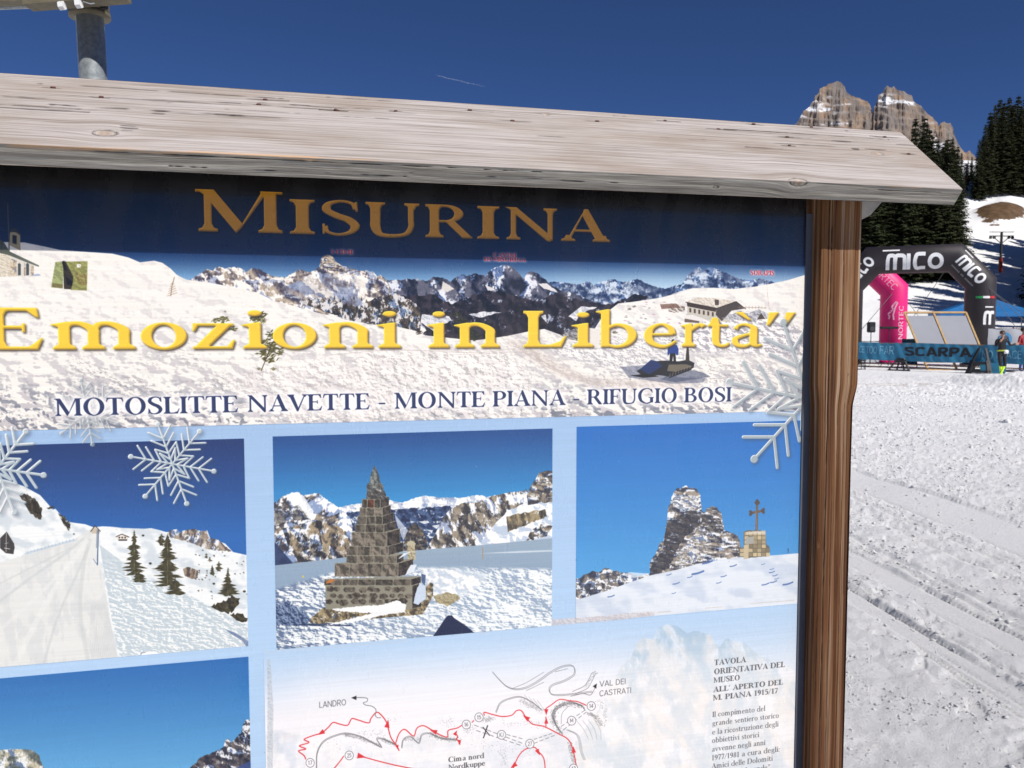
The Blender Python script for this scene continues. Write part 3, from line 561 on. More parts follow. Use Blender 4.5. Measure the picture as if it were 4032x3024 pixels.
    # lodge and huts
    cv.fill([C((118, 938), (300, 968), (390, 1058), (205, 1040), (112, 1046))], C3(206, 202, 194)); cv.fill([C((112, 932), (300, 968), (292, 992), (116, 958))], C3(78, 62, 50))
    cv.fill([C((300, 962), (415, 925), (470, 972), (390, 985), (330, 1050), (292, 1010))], C3(88, 78, 72))
    cv.fill([C((108, 930), (180, 902), (300, 908), (420, 926), (300, 968))], snow((206, 196, 184), (236, 230, 222), 8, 4)); cv.line(C((106, 932), (300, 970), (420, 928), (478, 974)), 2.2, C3(66, 56, 50)); cv.fill([C((285, 915), (312, 918), (312, 950), (288, 950))], C3(96, 84, 76))
    for k in range(6): cv.fill([C((128 + k * 28, 968 + k * 5), (140 + k * 28, 970 + k * 5), (140 + k * 28, 996 + k * 5), (128 + k * 28, 994 + k * 5))], C3(100, 80, 64))
    cv.fill([C((90, 1016), (150, 1010), (230, 1040), (200, 1052), (100, 1034))], C3(236, 232, 230)); cv.fill([C((100, 1034), (190, 1050), (190, 1062), (98, 1056))], C3(120, 104, 94))
    for p in (((330, 1032), (450, 985), (470, 1000), (600, 1010), (540, 1060), (480, 1050)), ((470, 1010), (560, 975), (630, 1010), (600, 1040))): cv.fill([C(*p)], snow((140, 140, 150), (214, 214, 220), 11, 8), .85)
    cv.fill([C((548, 1040), (575, 998), (600, 1036))], C3(92, 80, 70)); cv.line(C((430, 962), (610, 968)), 1.4, C3(150, 124, 110), .8); [cv.line(C((440 + 20 * k, 955), (440 + 20 * k, 975)), 1, C3(150, 124, 110), .8) for k in range(9)]
    cv.line(C((612, 870), (626, 980)), .9, C3(190, 120, 120), .6); cv.line(C((604, 730), (616, 900)), .7, C3(180, 150, 150), .5)
    cv.fill([C((0, 960), (40, 940), (100, 960), (102, 985), (40, 1000), (0, 990))], snow((130, 116, 106), (228, 222, 218), 9, 3)); cv.fill([B((2050, 945), (2150, 940), (2180, 965), (2060, 975))], C3(130, 100, 84), .8)
    cv.fill([B((1430, 1140), (1530, 1090), (1570, 1060), (1600, 1140), (1660, 1190), (1560, 1180))], snow((110, 110, 116), (180, 178, 180), 10, 3)); cv.fill([B((1600, 1090), (1680, 1100), (1672, 1225), (1600, 1180))], C3(236, 232, 228))
    # snowmobile with rider
    cv.fill([C((-300, 1335), (-60, 1315), (60, 1400), (230, 1405), (215, 1432), (20, 1440), (-250, 1400))], C3(96, 104, 130), .55)
    cv.fill([C((150, 1355), (215, 1370), (260, 1395), (40, 1430), (-50, 1412), (20, 1370))], C3(74, 84, 112), .6)
    for p, c in ((((-200, 1360), (-100, 1300), (-20, 1295), (60, 1300), (120, 1290), (160, 1310), (155, 1340), (90, 1370), (0, 1395), (-60, 1385), (-150, 1400)), (38, 38, 44)), (((-180, 1350), (-110, 1290), (-70, 1300), (-40, 1330), (-120, 1380)), (34, 56, 110)), (((-240, 1388), (-150, 1378), (-60, 1395), (-160, 1402)), (20, 20, 24)), (((0, 1320), (110, 1318), (150, 1332), (40, 1365), (-10, 1360)), (120, 112, 98)), (((112, 1210), (124, 1210), (130, 1300), (104, 1300)), (60, 54, 48))):
        cv.fill([C(*p)], C3(*c))
    cv.line(C((5, 1400), (140, 1350)), 3, C3(24, 24, 26)); [cv.line(C((5 + 18 * k, 1396 - 7 * k), (10 + 18 * k, 1376 - 7 * k)), 1.4, C3(150, 140, 128)) for k in range(8)]
    cv.fill([C((8, 1245), (42, 1245), (46, 1308), (30, 1308), (28, 1262), (20, 1308), (4, 1308))], C3(26, 26, 36)); cv.fill([C((-6, 1210), (8, 1196), (50, 1198), (62, 1225), (58, 1262), (48, 1262), (44, 1250), (6, 1250), (-2, 1264), (-8, 1258))], C3(38, 70, 150)); cv.fill([g_ell(*C((28, 1178))[0], 7, 10)], C3(40, 32, 36))
    # ---- photographs on the sheet
    def photo(s0, s1, z0, z1, skyf): setclip(s0, s1, z0, z1); cv.put(area(), skyf)
    # road photograph
    photo(BS0 + .02, -.1478, .898, 1.3655, vgrad(1740, (28, 62, 122), 2100, (46, 112, 186), 1))
    hill = np.concatenate([D((-800, 1290), (-300, 1340)), D((60, 1412), (150, 1445), (250, 1500), (330, 1590)), E((345, 45), (400, 110), (440, 130), (530, 142), (580, 160), (640, 155), (700, 158), (760, 165), (900, 170), (940, 166), (990, 178), (1030, 190), (1200, 200), (1300, 226), (1400, 262), (1450, 315), (1540, 335), (1600, 350))])
    cv.fill([under(hill, 2700)], snow((214, 223, 231), (241, 245, 248), 120, 3, 1.5, .2, .6))
    cv.fill([rough(E((1045, 200), (1060, 178), (1100, 172), (1120, 190), (1150, 180), (1200, 172), (1250, 185), (1290, 180), (1305, 225), (1360, 240), (1440, 312), (1300, 300), (1180, 255), (1060, 225)), 3, 12)], rock((186, 172, 156), (90, 84, 88), (238, 240, 244), .42, 16, 31, .6))
    cv.fill([E((-300, 400), (0, 382), (150, 335), (450, 245), (540, 180), (615, 200), (600, 290), (640, 450), (690, 760), (750, 1040), (-300, 1090))], snow((222, 225, 227), (231, 233, 233), 60, 5, .35, .35, .6, 4, .12))
    for P, w, c in ((((0, 620), (200, 470), (400, 330), (520, 230)), 7, (202, 208, 212)), (((0, 510), (220, 400), (440, 290)), 5, (206, 211, 214)), (((560, 1050), (500, 700), (520, 400), (560, 240)), 9, (205, 210, 212)), (((80, 1050), (250, 700), (400, 450), (520, 280)), 12, (238, 240, 240)), (((260, 1050), (360, 720), (470, 470), (550, 290)), 6, (204, 209, 212)), (((0, 800), (200, 620), (420, 400), (540, 250)), 8, (236, 238, 239))): cv.line(E(*P), w, C3(*c), .5, True)
    for k in range(14): cv.line(E((575 + k * 12, 1020), (560 + k * 10.5, 820), (570 + k * 6.5, 640)), 1.0, C3(190, 197, 200), .55)
    def slope2(y, x, h, w):
        X, Y = win(y, x, h, w); f = fbm(X / 20, Y / 9, 3, 16); g = fbm(X / 20 + .2, Y / 9 - .22, 3, 16); k = sst(.40, .66, .46 + (f - g) * 2.1 * sst(2150, 2350, Y)); return C3(198, 211, 221) + (C3(243, 247, 248) - C3(198, 211, 221)) * k[..., None]
    cv.fill([E((620, 270), (700, 330), (900, 470), (1170, 580), (1400, 700), (1560, 780), (1600, 1000), (760, 1040), (700, 760), (650, 450))], slope2)
    cv.fill([E((1400, 796), (1460, 815), (1545, 870), (1560, 950), (1510, 870), (1430, 820))], C3(96, 116, 158), .7)
    cv.fill([rough(E((865, 985), (880, 950), (930, 935), (1000, 945), (990, 1000)), 2, 5)], C3(248, 250, 252)); cv.line(E((868, 985), (880, 945), (905, 938)), 2, C3(120, 132, 150), .8, True)
    cv.line(E((160, 325), (300, 285), (465, 240)), 5, C3(200, 214, 226)); [cv.line(E((170 + 22 * k, 325 - 6.4 * k), (171 + 22 * k, 312 - 6.4 * k)), 1, C3(150, 172, 196), .8) for k in range(14)]
    for x, y0, y1, hw, sd in ((835, 178, 445, 74, 1), (865, 430, 492, 50, 2), (1042, 202, 520, 96, 3), (1090, 470, 572, 88, 4), (1418, 412, 582, 58, 5), (1005, 198, 262, 24, 6), (1362, 372, 425, 16, 7), (1320, 400, 452, 14, 8), (1283, 322, 350, 10, 9), (1305, 345, 370, 9, 10)):
        q0, q1 = E((x, y0), (x, y1)); foliage((q0[0] + q1[0]) / 2, q0[1], q1[1], hw * .633, (72, 68, 44), sd, max(8, int((y1 - y0) / 8)), .04 if hw > 30 else .4)
    for p in (((1310, 655), (1400, 620), (1450, 590), (1495, 600), (1480, 650), (1420, 700), (1380, 690)), ((1430, 705), (1500, 700), (1540, 730), (1530, 755), (1460, 730))): cv.fill([rough(E(*p), 8, 3, 7)], rock((88, 80, 54), (40, 36, 26), (200, 205, 210), .2, 7, 3))
    cv.fill([rough(E((1138, 420), (1170, 408), (1232, 430), (1230, 475), (1190, 482), (1150, 465)), 2, 3)], rock((170, 152, 134), (84, 72, 66), (225, 225, 226), .25, 9, 3, .4))
    for k in range(40):
        r = random.Random(k + 70); x, y = r.uniform(1180, 1540), r.uniform(270, 620)
        if y > 280 + (x - 1180) * .1: cv.fill([rough(E((x, y), (x + r.uniform(5, 14), y - 4), (x + 12, y + 7), (x, y)), 2, k, 3)], C3(74, 66, 60), .8)
    for x, y, w in ((935, 386, 10), (890, 212, 9), (460, 203, 6), (1520, 560, 10), (1330, 512, 9)): cv.fill([g_ell(*E((x, y))[0], w * .6, w * .45)], C3(70, 66, 60))
    cv.fill([E((568, 185), (590, 155), (622, 188), (620, 200), (572, 200))], C3(206, 196, 180)); cv.line(E((564, 188), (592, 150), (624, 186)), 1.8, C3(60, 50, 50))
    cv.fill([E((728, 215), (795, 212), (798, 244), (730, 244))], C3(232, 226, 218)); cv.line(E((722, 220), (758, 204), (802, 222)), 2, C3(70, 50, 46)); [cv.fill([E((a, 220), (a + 9, 220), (a + 9, 230), (a, 230))], C3(60, 52, 50)) for a in (738, 756, 774)]; cv.fill([E((738, 236), (790, 236), (790, 245), (738, 245))], C3(60, 56, 60))
    cv.line(E((612, 178), (606, 395)), 2.6, C3(86, 110, 150)); cv.line(E((604, 178), (600, 290)), 1.2, C3(110, 120, 140)); cv.line(E((580, 358), (605, 394)), 1.6, C3(110, 136, 176), .8)
    cv.fill([E((0, 230), (42, 188), (88, 262), (92, 288), (84, 328), (36, 322), (0, 290))], C3(70, 66, 68)); cv.line(E((40, 195), (38, 315)), 1.2, C3(200, 206, 204)); cv.line(E((28, 290), (62, 296)), 1.6, C3(220, 224, 224)); cv.line(E((30, 262), (52, 258)), 1.2, C3(190, 200, 196))
    cv.fill([rough(E((88, 300), (120, 300), (148, 330), (120, 345), (86, 332)), 1, 5)], C3(246, 249, 252))
    for p in (((120, 1500), (150, 1490), (210, 1520), (256, 1580), (256, 1640), (225, 1645), (180, 1600)),): cv.fill([rough(D(*p), 6, 5, 6)], rock((90, 84, 70), (40, 38, 34), (225, 230, 236), .35, 8, 7))
    cv.fill([rough(E((180, -10), (230, 0), (262, 50), (256, 112), (215, 95), (180, 50)), 5, 5, 6)], rock((84, 76, 56), (36, 32, 26), (225, 230, 236), .2, 8, 7)); cv.fill([rough(E((360, 70), (400, 95), (440, 145), (430, 182), (400, 150)), 4, 5, 5)], rock((90, 84, 66), (40, 38, 32), (225, 230, 236), .35, 7, 9))
    cv.fill([rough(E((290, 38), (330, 30), (345, 42), (300, 48)), 3, 5, 4)], C3(70, 66, 60))
    # lower left photograph
    photo(BS0 + .02, -.1475, BZ0 + .01, .8735, vgrad(2600, (42, 112, 184), 3060, (108, 176, 224), 1, -.04))
    cv.fill([rough(under(E((1120, 1720), (1190, 1650), (1215, 1630), (1250, 1590), (1290, 1575), (1340, 1555), (1390, 1530), (1405, 1482), (1425, 1478), (1440, 1500), (1470, 1470), (1500, 1440), (1512, 1385), (1535, 1355), (1600, 1345)), 3300), 4, 12)], rock((118, 110, 112), (34, 38, 60), (236, 240, 246), .42, 24, 41, 1.3, -.2, .06))
    cv.fill([E((1440, 1680), (1500, 1640), (1600, 1595), (1600, 1900), (1300, 1900))], C3(58, 84, 146), .9)
    cv.fill([rough(under(E((-400, 1640), (-100, 1580), (0, 1548), (60, 1542), (130, 1540), (190, 1545), (240, 1575), (262, 1640), (290, 1680), (400, 1760)), 3300), 4, 13)], rock((206, 198, 176), (86, 96, 96), (240, 244, 246), .50, 30, 44, .8))
    # obelisk photograph
    photo(-.0865, .5590, .8834, 1.3675, vgrad(1700, (22, 66, 134), 2010, (64, 152, 212), .9, -.03))
    cv.fill([rough(under(H((560, 680), (640, 660), (700, 652), (740, 655), (900, 628), (960, 640), (1000, 642), (1060, 620), (1150, 598), (1250, 612), (1400, 610), (1500, 594), (1560, 608), (1700, 580)), 2300), 2.5, 4)], rock((200, 208, 222), (130, 150, 190), (250, 250, 250), .62, 22, 51, 1.2, 0, .12, (196, 208, 228)))
    cv.fill([rough(H((560, 720), (700, 705), (980, 690), (1110, 680), (1300, 670), (1480, 655), (1480, 720), (1240, 800), (1160, 960), (900, 960), (600, 800)), 4, 14)], rock((84, 108, 150), (26, 44, 84), (232, 238, 246), .30, 20, 53, 1.6, 0, .05))
    for p in (((1100, 772), (1165, 765), (1170, 780), (1140, 788)), ((1190, 800), (1245, 790), (1225, 822)), ((1150, 825), (1200, 830), (1190, 845))): cv.fill([H(*p)], C3(236, 240, 246), .9)
    cv.fill([rough(under(H((80, 690), (135, 648), (200, 600), (245, 580), (290, 572), (330, 598), (380, 590), (430, 580), (480, 622), (540, 660), (600, 702), (640, 740), (660, 800), (640, 1100)), 2300), 3, 15)], rock((168, 156, 138), (60, 60, 76), (248, 249, 251), .55, 34, 56, 1.3, .2, .05, (150, 170, 206)))
    cv.fill([rough(H((135, 690), (220, 700), (300, 655), (380, 760), (250, 760), (140, 800)), 4, 16)], rock((150, 146, 140), (56, 60, 78), (226, 232, 242), .46, 20, 57)); cv.fill([rough(H((230, 590), (300, 575), (330, 600), (400, 700), (370, 760), (330, 700)), 3, 17)], C3(247, 249, 252), .8)
    cv.fill([rough(H((190, 820), (420, 760), (560, 800), (640, 870), (640, 1030), (300, 1050), (230, 940)), 5, 18)], rock((176, 160, 134), (44, 44, 56), (240, 243, 248), .42, 21, 58, .8)); cv.fill([H((130, 900), (200, 980), (270, 1060), (130, 1066))], C3(40, 58, 104), .9)
    cv.fill([rough(under(H((1150, 965), (1200, 880), (1260, 760), (1310, 690), (1400, 650), (1500, 640), (1600, 600), (1660, 590), (1780, 566), (1830, 560), (1845, 650), (2010, 640), (2010, 1000)), 2200), 4, 19)], rock((170, 160, 144), (62, 62, 70), (246, 247, 250), .47, 20, 59, .7, -.5, .05, (170, 184, 212)))
    cv.fill([rough(H((1500, 940), (1620, 780), (1700, 700), (1840, 640), (2010, 640), (2010, 900)), 3, 20)], snow((196, 210, 230), (248, 250, 252), 50, 6, 1.2, .3, .55)); cv.fill([rough(H((1690, 740), (1800, 715), (1950, 690), (1960, 740), (1830, 790), (1700, 845)), 4, 21)], rock((176, 162, 130), (70, 66, 66), (240, 244, 250), .25, 16, 60, .45)); cv.fill([rough(H((1850, 840), (1920, 790), (2000, 800), (1960, 870), (1820, 905)), 4, 22)], rock((150, 138, 120), (56, 56, 66), (240, 244, 250), .45, 12, 61))
    cv.fill([rough(H((1832, 660), (1828, 600), (1850, 540), (1885, 488), (1915, 442), (1960, 434), (2010, 432), (2010, 640), (1900, 650)), 4, 23)], rock((160, 150, 134), (66, 66, 78), (240, 243, 248), .40, 20, 62, 1.8))
    cv.fill([rough(H((1010, 870), (1040, 800), (1080, 778), (1130, 830), (1160, 900), (1150, 970), (1000, 970)), 3, 24)], rock((120, 110, 96), (44, 46, 62), (200, 210, 224), .25, 12, 63)); cv.fill([H((940, 720), (1030, 830), (1000, 900), (960, 800))], C3(226, 232, 242), .7)
    cv.fill([under(H((130, 1066), (400, 1036), (620, 1010), (1085, 965), (1250, 950), (1400, 940), (1700, 912), (2010, 882)), 2620)], vgrad(2140, (158, 178, 198), 2260, (150, 172, 196), 1))
    cv.fill([H((1500, 985), (1800, 968), (2000, 962), (2000, 972), (1760, 982))], C3(216, 228, 238), .8)
    def churn(y, x, h, w):
        X, Y = win(y, x, h, w); f = fbm(X / 22, Y / 11, 4, 26); g = fbm(X / 22 + .2, Y / 11 - .24, 4, 26); L = sst(1050, 1700, X) * (1 - sst(2440, 2580, Y) * .5)
        k = sst(.30 - .1 * L, .74 - .12 * L, .5 + (f - g) * 2.4 + (fbm(X / 120, Y / 60, 2, 4) - .5) * .7)[..., None]; lo = C3(104, 124, 158) + (C3(160, 178, 202) - C3(104, 124, 158)) * L[..., None]; return lo + (C3(242, 247, 250) - lo) * k
    m = cv.cover([H((100, 1240), (300, 1180), (540, 1110), (1100, 1080), (1400, 1080), (2050, 1090), (2050, 1700), (100, 1700))], 6); cv.put((m[0], m[1], blur(m[2], 3)), churn)
    cv.fill([rough(H((140, 1330), (230, 1310), (330, 1380), (400, 1440), (300, 1470), (200, 1460), (145, 1480)), 6, 25)], snow((36, 54, 96), (130, 150, 184), 12, 4), .85); cv.fill([rough(H((240, 1462), (480, 1450), (700, 1470), (460, 1474)), 2, 26)], C3(34, 50, 88), .8)
    m = cv.cover([H((1120, 1100), (1400, 1095), (1560, 1130), (1480, 1230), (1300, 1300), (1180, 1250))], 8); cv.put((m[0], m[1], blur(m[2], 6)), snow((206, 218, 232), (250, 251, 252), 40, 3), .9)
    cv.fill([rough(H((1200, 1270), (1300, 1245), (1370, 1265), (1380, 1290), (1300, 1340), (1220, 1310)), 3, 26)], snow((140, 128, 92), (184, 172, 136), 9, 4), .85)
    # stone courses of the obelisk
    stone = lambda lo, hi, sd: rock(hi, lo, (200, 200, 190), .02, 13, sd, 1, 0, .04)
    def courses(rows, skew=.0):
        for yt, yb, xl, xr, xs, n in rows:
            xl2, xr2, xs2 = xl, xr, xs; mort = H((xl, yt), (xs, yt - (xs - xr) * .28), (xs, yb - (xs - xr) * .28), (xr, yb), (xl, yb))
            cv.fill([rough(mort, 1.6, yt, 7)], C3(150, 148, 134)); n = n or 1; skip = yt == 1200
            r = random.Random(yt); cuts = [0] + sorted((k + 1 + r.uniform(-.2, .2)) / n for k in range(n - 1)) + [1]
            for a, b in ([] if skip else zip(cuts[:-1], cuts[1:])):
                x0, x1 = xl + (xr - xl) * a + 3, xl + (xr - xl) * b - 3; q = H((x0 + 5, yt + 4), (x1 - 4, yt + 3 + r.uniform(0, 4)), (x1 + 1, yt + 12), (x1 - 1, yb - 8), (x1 - 6, yb - 3), (x0 + 4, yb - 2 - r.uniform(0, 4)), (x0 - 2, yb - 9), (x0, yt + 10)); v = r.uniform(.78, 1.22)
                col = (128, 120, 110) if yt > 590 else (140, 144, 142)
                if (yt, a) == (620, cuts[1]): col = (136, 84, 62)
                cv.fill([rough(q, 1.1, yt + int(x0), 5)], stone(tuple(int(c * .55 * v) for c in col), tuple(int(c * v) for c in col), yt))
            if xs > xr + 6: cv.fill([rough(H((xr + 2, yt + 3), (xs - 2, yt - (xs - xr) * .28 + 3), (xs - 2, yb - (xs - xr) * .28 - 2), (xr + 2, yb - 3)), 1.6, yt, 5)], stone((40, 36, 38), (92, 84, 80), yt))
    cv.fill([rough(H((1028, 905), (1075, 900), (1082, 1030), (1030, 1030)), 1, 4)], snow((150, 140, 112), (206, 198, 172), 7, 3)); cv.fill([H((1020, 920), (1050, 896), (1084, 918), (1078, 932), (1022, 932))], C3(196, 190, 166))
    cv.fill([rough(H((375, 1425), (460, 1350), (560, 1340), (1020, 1360), (1180, 1180), (1200, 1190), (1198, 1270), (1130, 1395), (980, 1405), (640, 1440), (440, 1455), (375, 1450)), 2, 33)], rock((176, 160, 126), (84, 76, 64), (230, 232, 230), .3, 12, 64))
    courses([(1200, 1360, 478, 1058, 1120, 8), (1156, 1202, 470, 1050, 1118, 5), (1050, 1142, 540, 965, 1066, 4), (998, 1052, 618, 955, 1002, 4), (936, 1000, 634, 900, 1000, 4), (842, 940, 652, 890, 978, 3), (790, 846, 676, 870, 950, 3), (732, 794, 692, 860, 935, 3), (678, 736, 708, 860, 916, 3), (620, 682, 722, 846, 904, 3)])
    for k in range(30):   # rubble face of the base
        r = random.Random(900 + k); cx, cy = 500 + (k % 10) * 56 + r.uniform(-13, 13) + (k // 10 % 2) * 26, 1226 + (k // 10) * 42 + r.uniform(-6, 6); n = r.choice((5, 6, 7)); w = r.uniform(22, 34)
        if cx < 1040: cv.fill([H(*[(cx + w * 1.05 * math.cos(a * 2 * PI / n), cy + w * .72 * math.sin(a * 2 * PI / n)) for a in range(n)])], stone((62, 56, 52), (132, 124, 112), k))
    for x0, y0, x1, y1, c in ((752, 566, 884, 622, (120, 118, 116)), (754, 515, 868, 570, (140, 144, 142))): cv.fill([rough(H((x0 + 8, y0), (x1 - 10, y0), (x1, (y0 + y1) / 2), (x1 - 4, y1), (x0, y1), (x0, y0 + 20)), 1.6, y0)], rock(c, tuple(int(v * .5) for v in c), (220, 224, 220), .18, 8, 66))
    cv.fill([rough(H((770, 518), (784, 455), (800, 405), (808, 398), (820, 420), (836, 460), (848, 518)), 1.4, 67)], rock((150, 156, 152), (74, 78, 80), (226, 230, 224), .2, 7, 68, .5))
    for a, b in (((1000, 1052), (962, 1140)), ((985, 925), (1002, 1000))): pass
    cv.fill([rough(H((960, 1025), (1000, 985), (1050, 975), (1010, 1000)), 2, 35)], C3(230, 236, 244)); cv.fill([rough(H((1010, 1130), (1050, 1060), (1090, 1060), (1070, 1110)), 2, 36)], C3(226, 234, 244)); cv.fill([rough(H((1066, 1320), (1085, 1240), (1110, 1180), (1150, 1210), (1150, 1290), (1100, 1330)), 3, 37)], C3(206, 220, 238))
    cv.fill([rough(H((520, 1360), (640, 1345), (860, 1330), (960, 1300), (1020, 1330), (1010, 1380), (860, 1400), (700, 1440), (470, 1470), (640, 1425), (800, 1385), (560, 1372)), 3, 38)], C3(244, 247, 250)); cv.fill([H((490, 1170), (520, 1156), (542, 1164), (520, 1180), (480, 1188))], C3(206, 130, 60), .9); cv.fill([g_ell(*H((328, 1140))[0], 4, 4)], C3(222, 210, 90))
    cv.line(H((1530, 945), (1532, 1022)), 2.2, C3(180, 150, 110)); cv.fill([H((1120, 1120), (1150, 1130), (1145, 1200), (1122, 1180))], C3(60, 84, 130), .8)
    cv.fill([H((1185, 1560), (1240, 1480), (1285, 1412), (1300, 1400), (1325, 1400), (1340, 1418), (1420, 1470), (1490, 1530), (1480, 1600), (1200, 1600))], C3(28, 42, 84))
    # cross photograph
    photo(.6206, BS1 + .1, .8868, 1.3705, vgrad(1680, (40, 118, 198), 2350, (104, 178, 232), 1))
    cv.fill([rough(under(G((400, 480), (440, 480), (480, 455), (530, 432), (570, 440), (600, 412), (640, 425), (690, 440), (760, 445), (780, 462), (880, 452), (900, 600)), 2500), 4, 41)], rock((150, 142, 134), (56, 62, 84), (240, 244, 250), .44, 18, 71, 1.2, 0, .05)); cv.fill([G((700, 455), (760, 440), (870, 450), (860, 470), (760, 475))], C3(236, 242, 250), .7)
    tw = G((880, 470), (882, 380), (915, 330), (945, 260), (965, 250), (985, 140), (995, 40), (1010, 10), (1015, -20), (1030, -60), (1050, -82), (1075, -80), (1100, -100), (1130, -84), (1170, -80), (1195, -40), (1205, 60), (1225, 70), (1235, 45), (1270, 32), (1300, 40), (1325, 75), (1345, 180), (1380, 190), (1420, 210), (1440, 240), (1448, 290), (1450, 345), (1300, 400), (1000, 450))
    cv.fill([rough(tw, 3.5, 42)], rock((176, 166, 154), (66, 70, 88), (242, 245, 250), .44, 26, 73, 2.8, 0, .05, (180, 196, 222)))
    cv.fill([rough(G((985, 150), (1000, 120), (1120, 60), (1200, 70), (1190, 150), (1100, 220), (1050, 300), (1000, 420), (900, 460), (890, 400), (960, 300)), 4, 43)], rock((96, 90, 92), (50, 54, 70), (190, 204, 226), .24, 16, 74, 2.8), .95); cv.fill([rough(G((1200, 90), (1320, 110), (1340, 185), (1260, 200), (1210, 160)), 3, 44)], rock((130, 124, 120), (60, 62, 76), (230, 235, 242), .35, 12, 75, 2.2))
    cv.fill([rough(G((1020, -10), (1060, -40), (1180, -30), (1190, 40), (1120, 60), (1030, 40)), 3, 45)], rock((190, 182, 172), (120, 124, 140), (248, 250, 252), .56, 12, 76, 3), .9)
    cv.fill([rough(G((1050, 330), (1120, 250), (1200, 160), (1230, 240), (1240, 330), (1140, 390), (1040, 400)), 3, 46)], rock((206, 196, 178), (112, 112, 122), (246, 248, 252), .50, 15, 77, 2), .9)
    cv.fill([under(G((380, 625), (500, 590), (600, 560), (740, 510), (880, 462), (1050, 425), (1180, 388), (1320, 365), (1460, 345), (1640, 336), (1700, 332), (1850, 318)), 2500)], snow((208, 219, 236), (228, 235, 245), 160, 7, 1.9, .2, .7))
    for x, y, w in ((1180, 445, 70), (1130, 470, 30), (1045, 510, 40), (1030, 570, 24), (1340, 465, 34), (1310, 505, 30), (1585, 390, 22), (1640, 420, 26), (1640, 440, 34), (1660, 460, 30), (1670, 480, 26), (1650, 500, 40), (1740, 512, 60), (1600, 515, 44), (640, 590, 40), (1000, 455, 30), (1400, 400, 40), (1240, 380, 60)):
        a, b = G((x - w / 2, y + w * .12), (x + w / 2, y - w * .16)); cv.line([a, (a + b) / 2 + (0, 2), b], max(1.2, w * .085), C3(84, 116, 178), .85, True)
    cv.fill([rough(G((1465, 190), (1490, 180), (1600, 182), (1606, 270), (1625, 280), (1625, 340), (1500, 352), (1436, 345), (1436, 290), (1465, 285)), 1.5, 47)], C3(120, 112, 100)); r = random.Random(5)
    for yy in range(190, 345, 26):
        for xx in range(1442 if yy > 280 else 1470, 1615 if yy > 270 else 1595, 27): cv.fill([rough(G((xx, yy), (xx + 24, yy), (xx + 24, yy + 22), (xx, yy + 22)), 1, xx, 6)], C3(196, 182, 150) * r.uniform(.7, 1.08))
    cv.fill([G((1478, 224), (1526, 218), (1528, 262), (1480, 268))], C3(176, 176, 172)); cv.fill([G((1466, 272), (1497, 268), (1494, 356), (1464, 360))], C3(206, 192, 166)); cv.fill([rough(G((1480, 190), (1600, 182), (1600, 200), (1480, 206)), 2, 3)], C3(226, 222, 214), .7)
    cr = C3(120, 104, 92); cv.fill([G((1541, 20), (1555, 20), (1552, 182), (1536, 182))], cr); cv.fill([G((1510, 64), (1588, 50), (1588, 66), (1510, 80))], cr)
    for x, y in ((1549, -4), (1541, 8), (1557, 8), (1507, 64), (1507, 82), (1514, 73), (1588, 50), (1588, 68), (1580, 58), (1549, 16)): cv.fill([g_ell(*G((x, y))[0], 6, 6, n=12)], C3(96, 84, 80))
    cv.line(G((1541, 60), (1543, 175)), 1.2, C3(196, 176, 160), .8); cv.line(G((1737, 295), (1743, 297), (1741, 320)), 2, C3(50, 60, 80))
    # ---- map sheet, with the faded mountain behind the text
    setclip(-.115, BS1 + .1, BZ0, .8845)
    def mapbg(y, x, h, w):
        X, Y = win(y, x, h, w); S = SS[y:y + h, x:x + w]; k = sst(2640, 2960, Y + .09 * X)[..., None]
        c = C3(188, 214, 243) + (C3(243, 243, 250) - C3(188, 214, 243)) * k
        q = sst(1.0, .0, np.hypot((X - 3000) / 900, (Y - 2560) / 240))[..., None] * .55; c = c + (C3(182, 210, 240) - c) * q
        return c
    cv.put(area(), mapbg)
    mt = G((300, 1659), (560, 1300), (700, 1030), (760, 980), (790, 900), (830, 850), (905, 860), (930, 790), (990, 765), (1060, 780), (1110, 820), (1160, 805), (1260, 830), (1290, 890), (1320, 905), (1350, 855), (1470, 880), (1560, 960), (1700, 1000), (1850, 1100), (1850, 1900), (300, 1900))
    m = cv.cover([rough(mt, 3, 51)], 2); cv.put(m, rock((240, 230, 218), (160, 186, 204), (250, 249, 250), .42, 70, 81, .7, -.4, .10, (214, 226, 238)), .5)
    m = cv.cover([rough(under(G((-1900, 1480), (-1750, 1440), (-1600, 1500), (-1450, 1420), (-1200, 1480), (-700, 1560), (-500, 1400), (0, 1500), (400, 1400)), 3300), 3, 52)], 2); cv.put((m[0], m[1], blur(m[2], 3)), rock((214, 216, 222), (190, 202, 220), (250, 250, 252), .56, 110, 83, 1, 0, .18, (222, 230, 242)), .55)
    def fade(y, x, h, w): return C3(246, 246, 250)
    m = cv.cover([G((-1300, 1080), (700, 980), (1200, 930), (1850, 900), (1850, 1900), (-1300, 1900))], 60); cv.put((m[0], m[1], blur(m[2], 45)), fade, .45)
    # hachures and dotted relief
    k_ = C3(118, 118, 122); K2 = C3(140, 140, 142)
    def dots(Tf, path, spread, n, seed, r0=1.1, col=None):
        r = random.Random(seed); P = _cr(list(Tf(*path)), 12)
        cs = []
        for _ in range(n):
            q = P[r.randrange(len(P))]; cs.append([g_ell(q[0] + r.gauss(0, spread), q[1] + r.gauss(0, spread * .8), r0 * r.uniform(.7, 1.6), r0, n=6)])
        cv.put(cv.merge(cs), C3(112, 110, 112) if col is None else col, .7)
    def hatch(Tf, path, off, w=1.1, al=.85, n=3):
        P = _cr(list(Tf(*path)), 6)
        for k in range(n): cv.line(P + np.array([off[0], off[1]]) * k, w, k_, al)
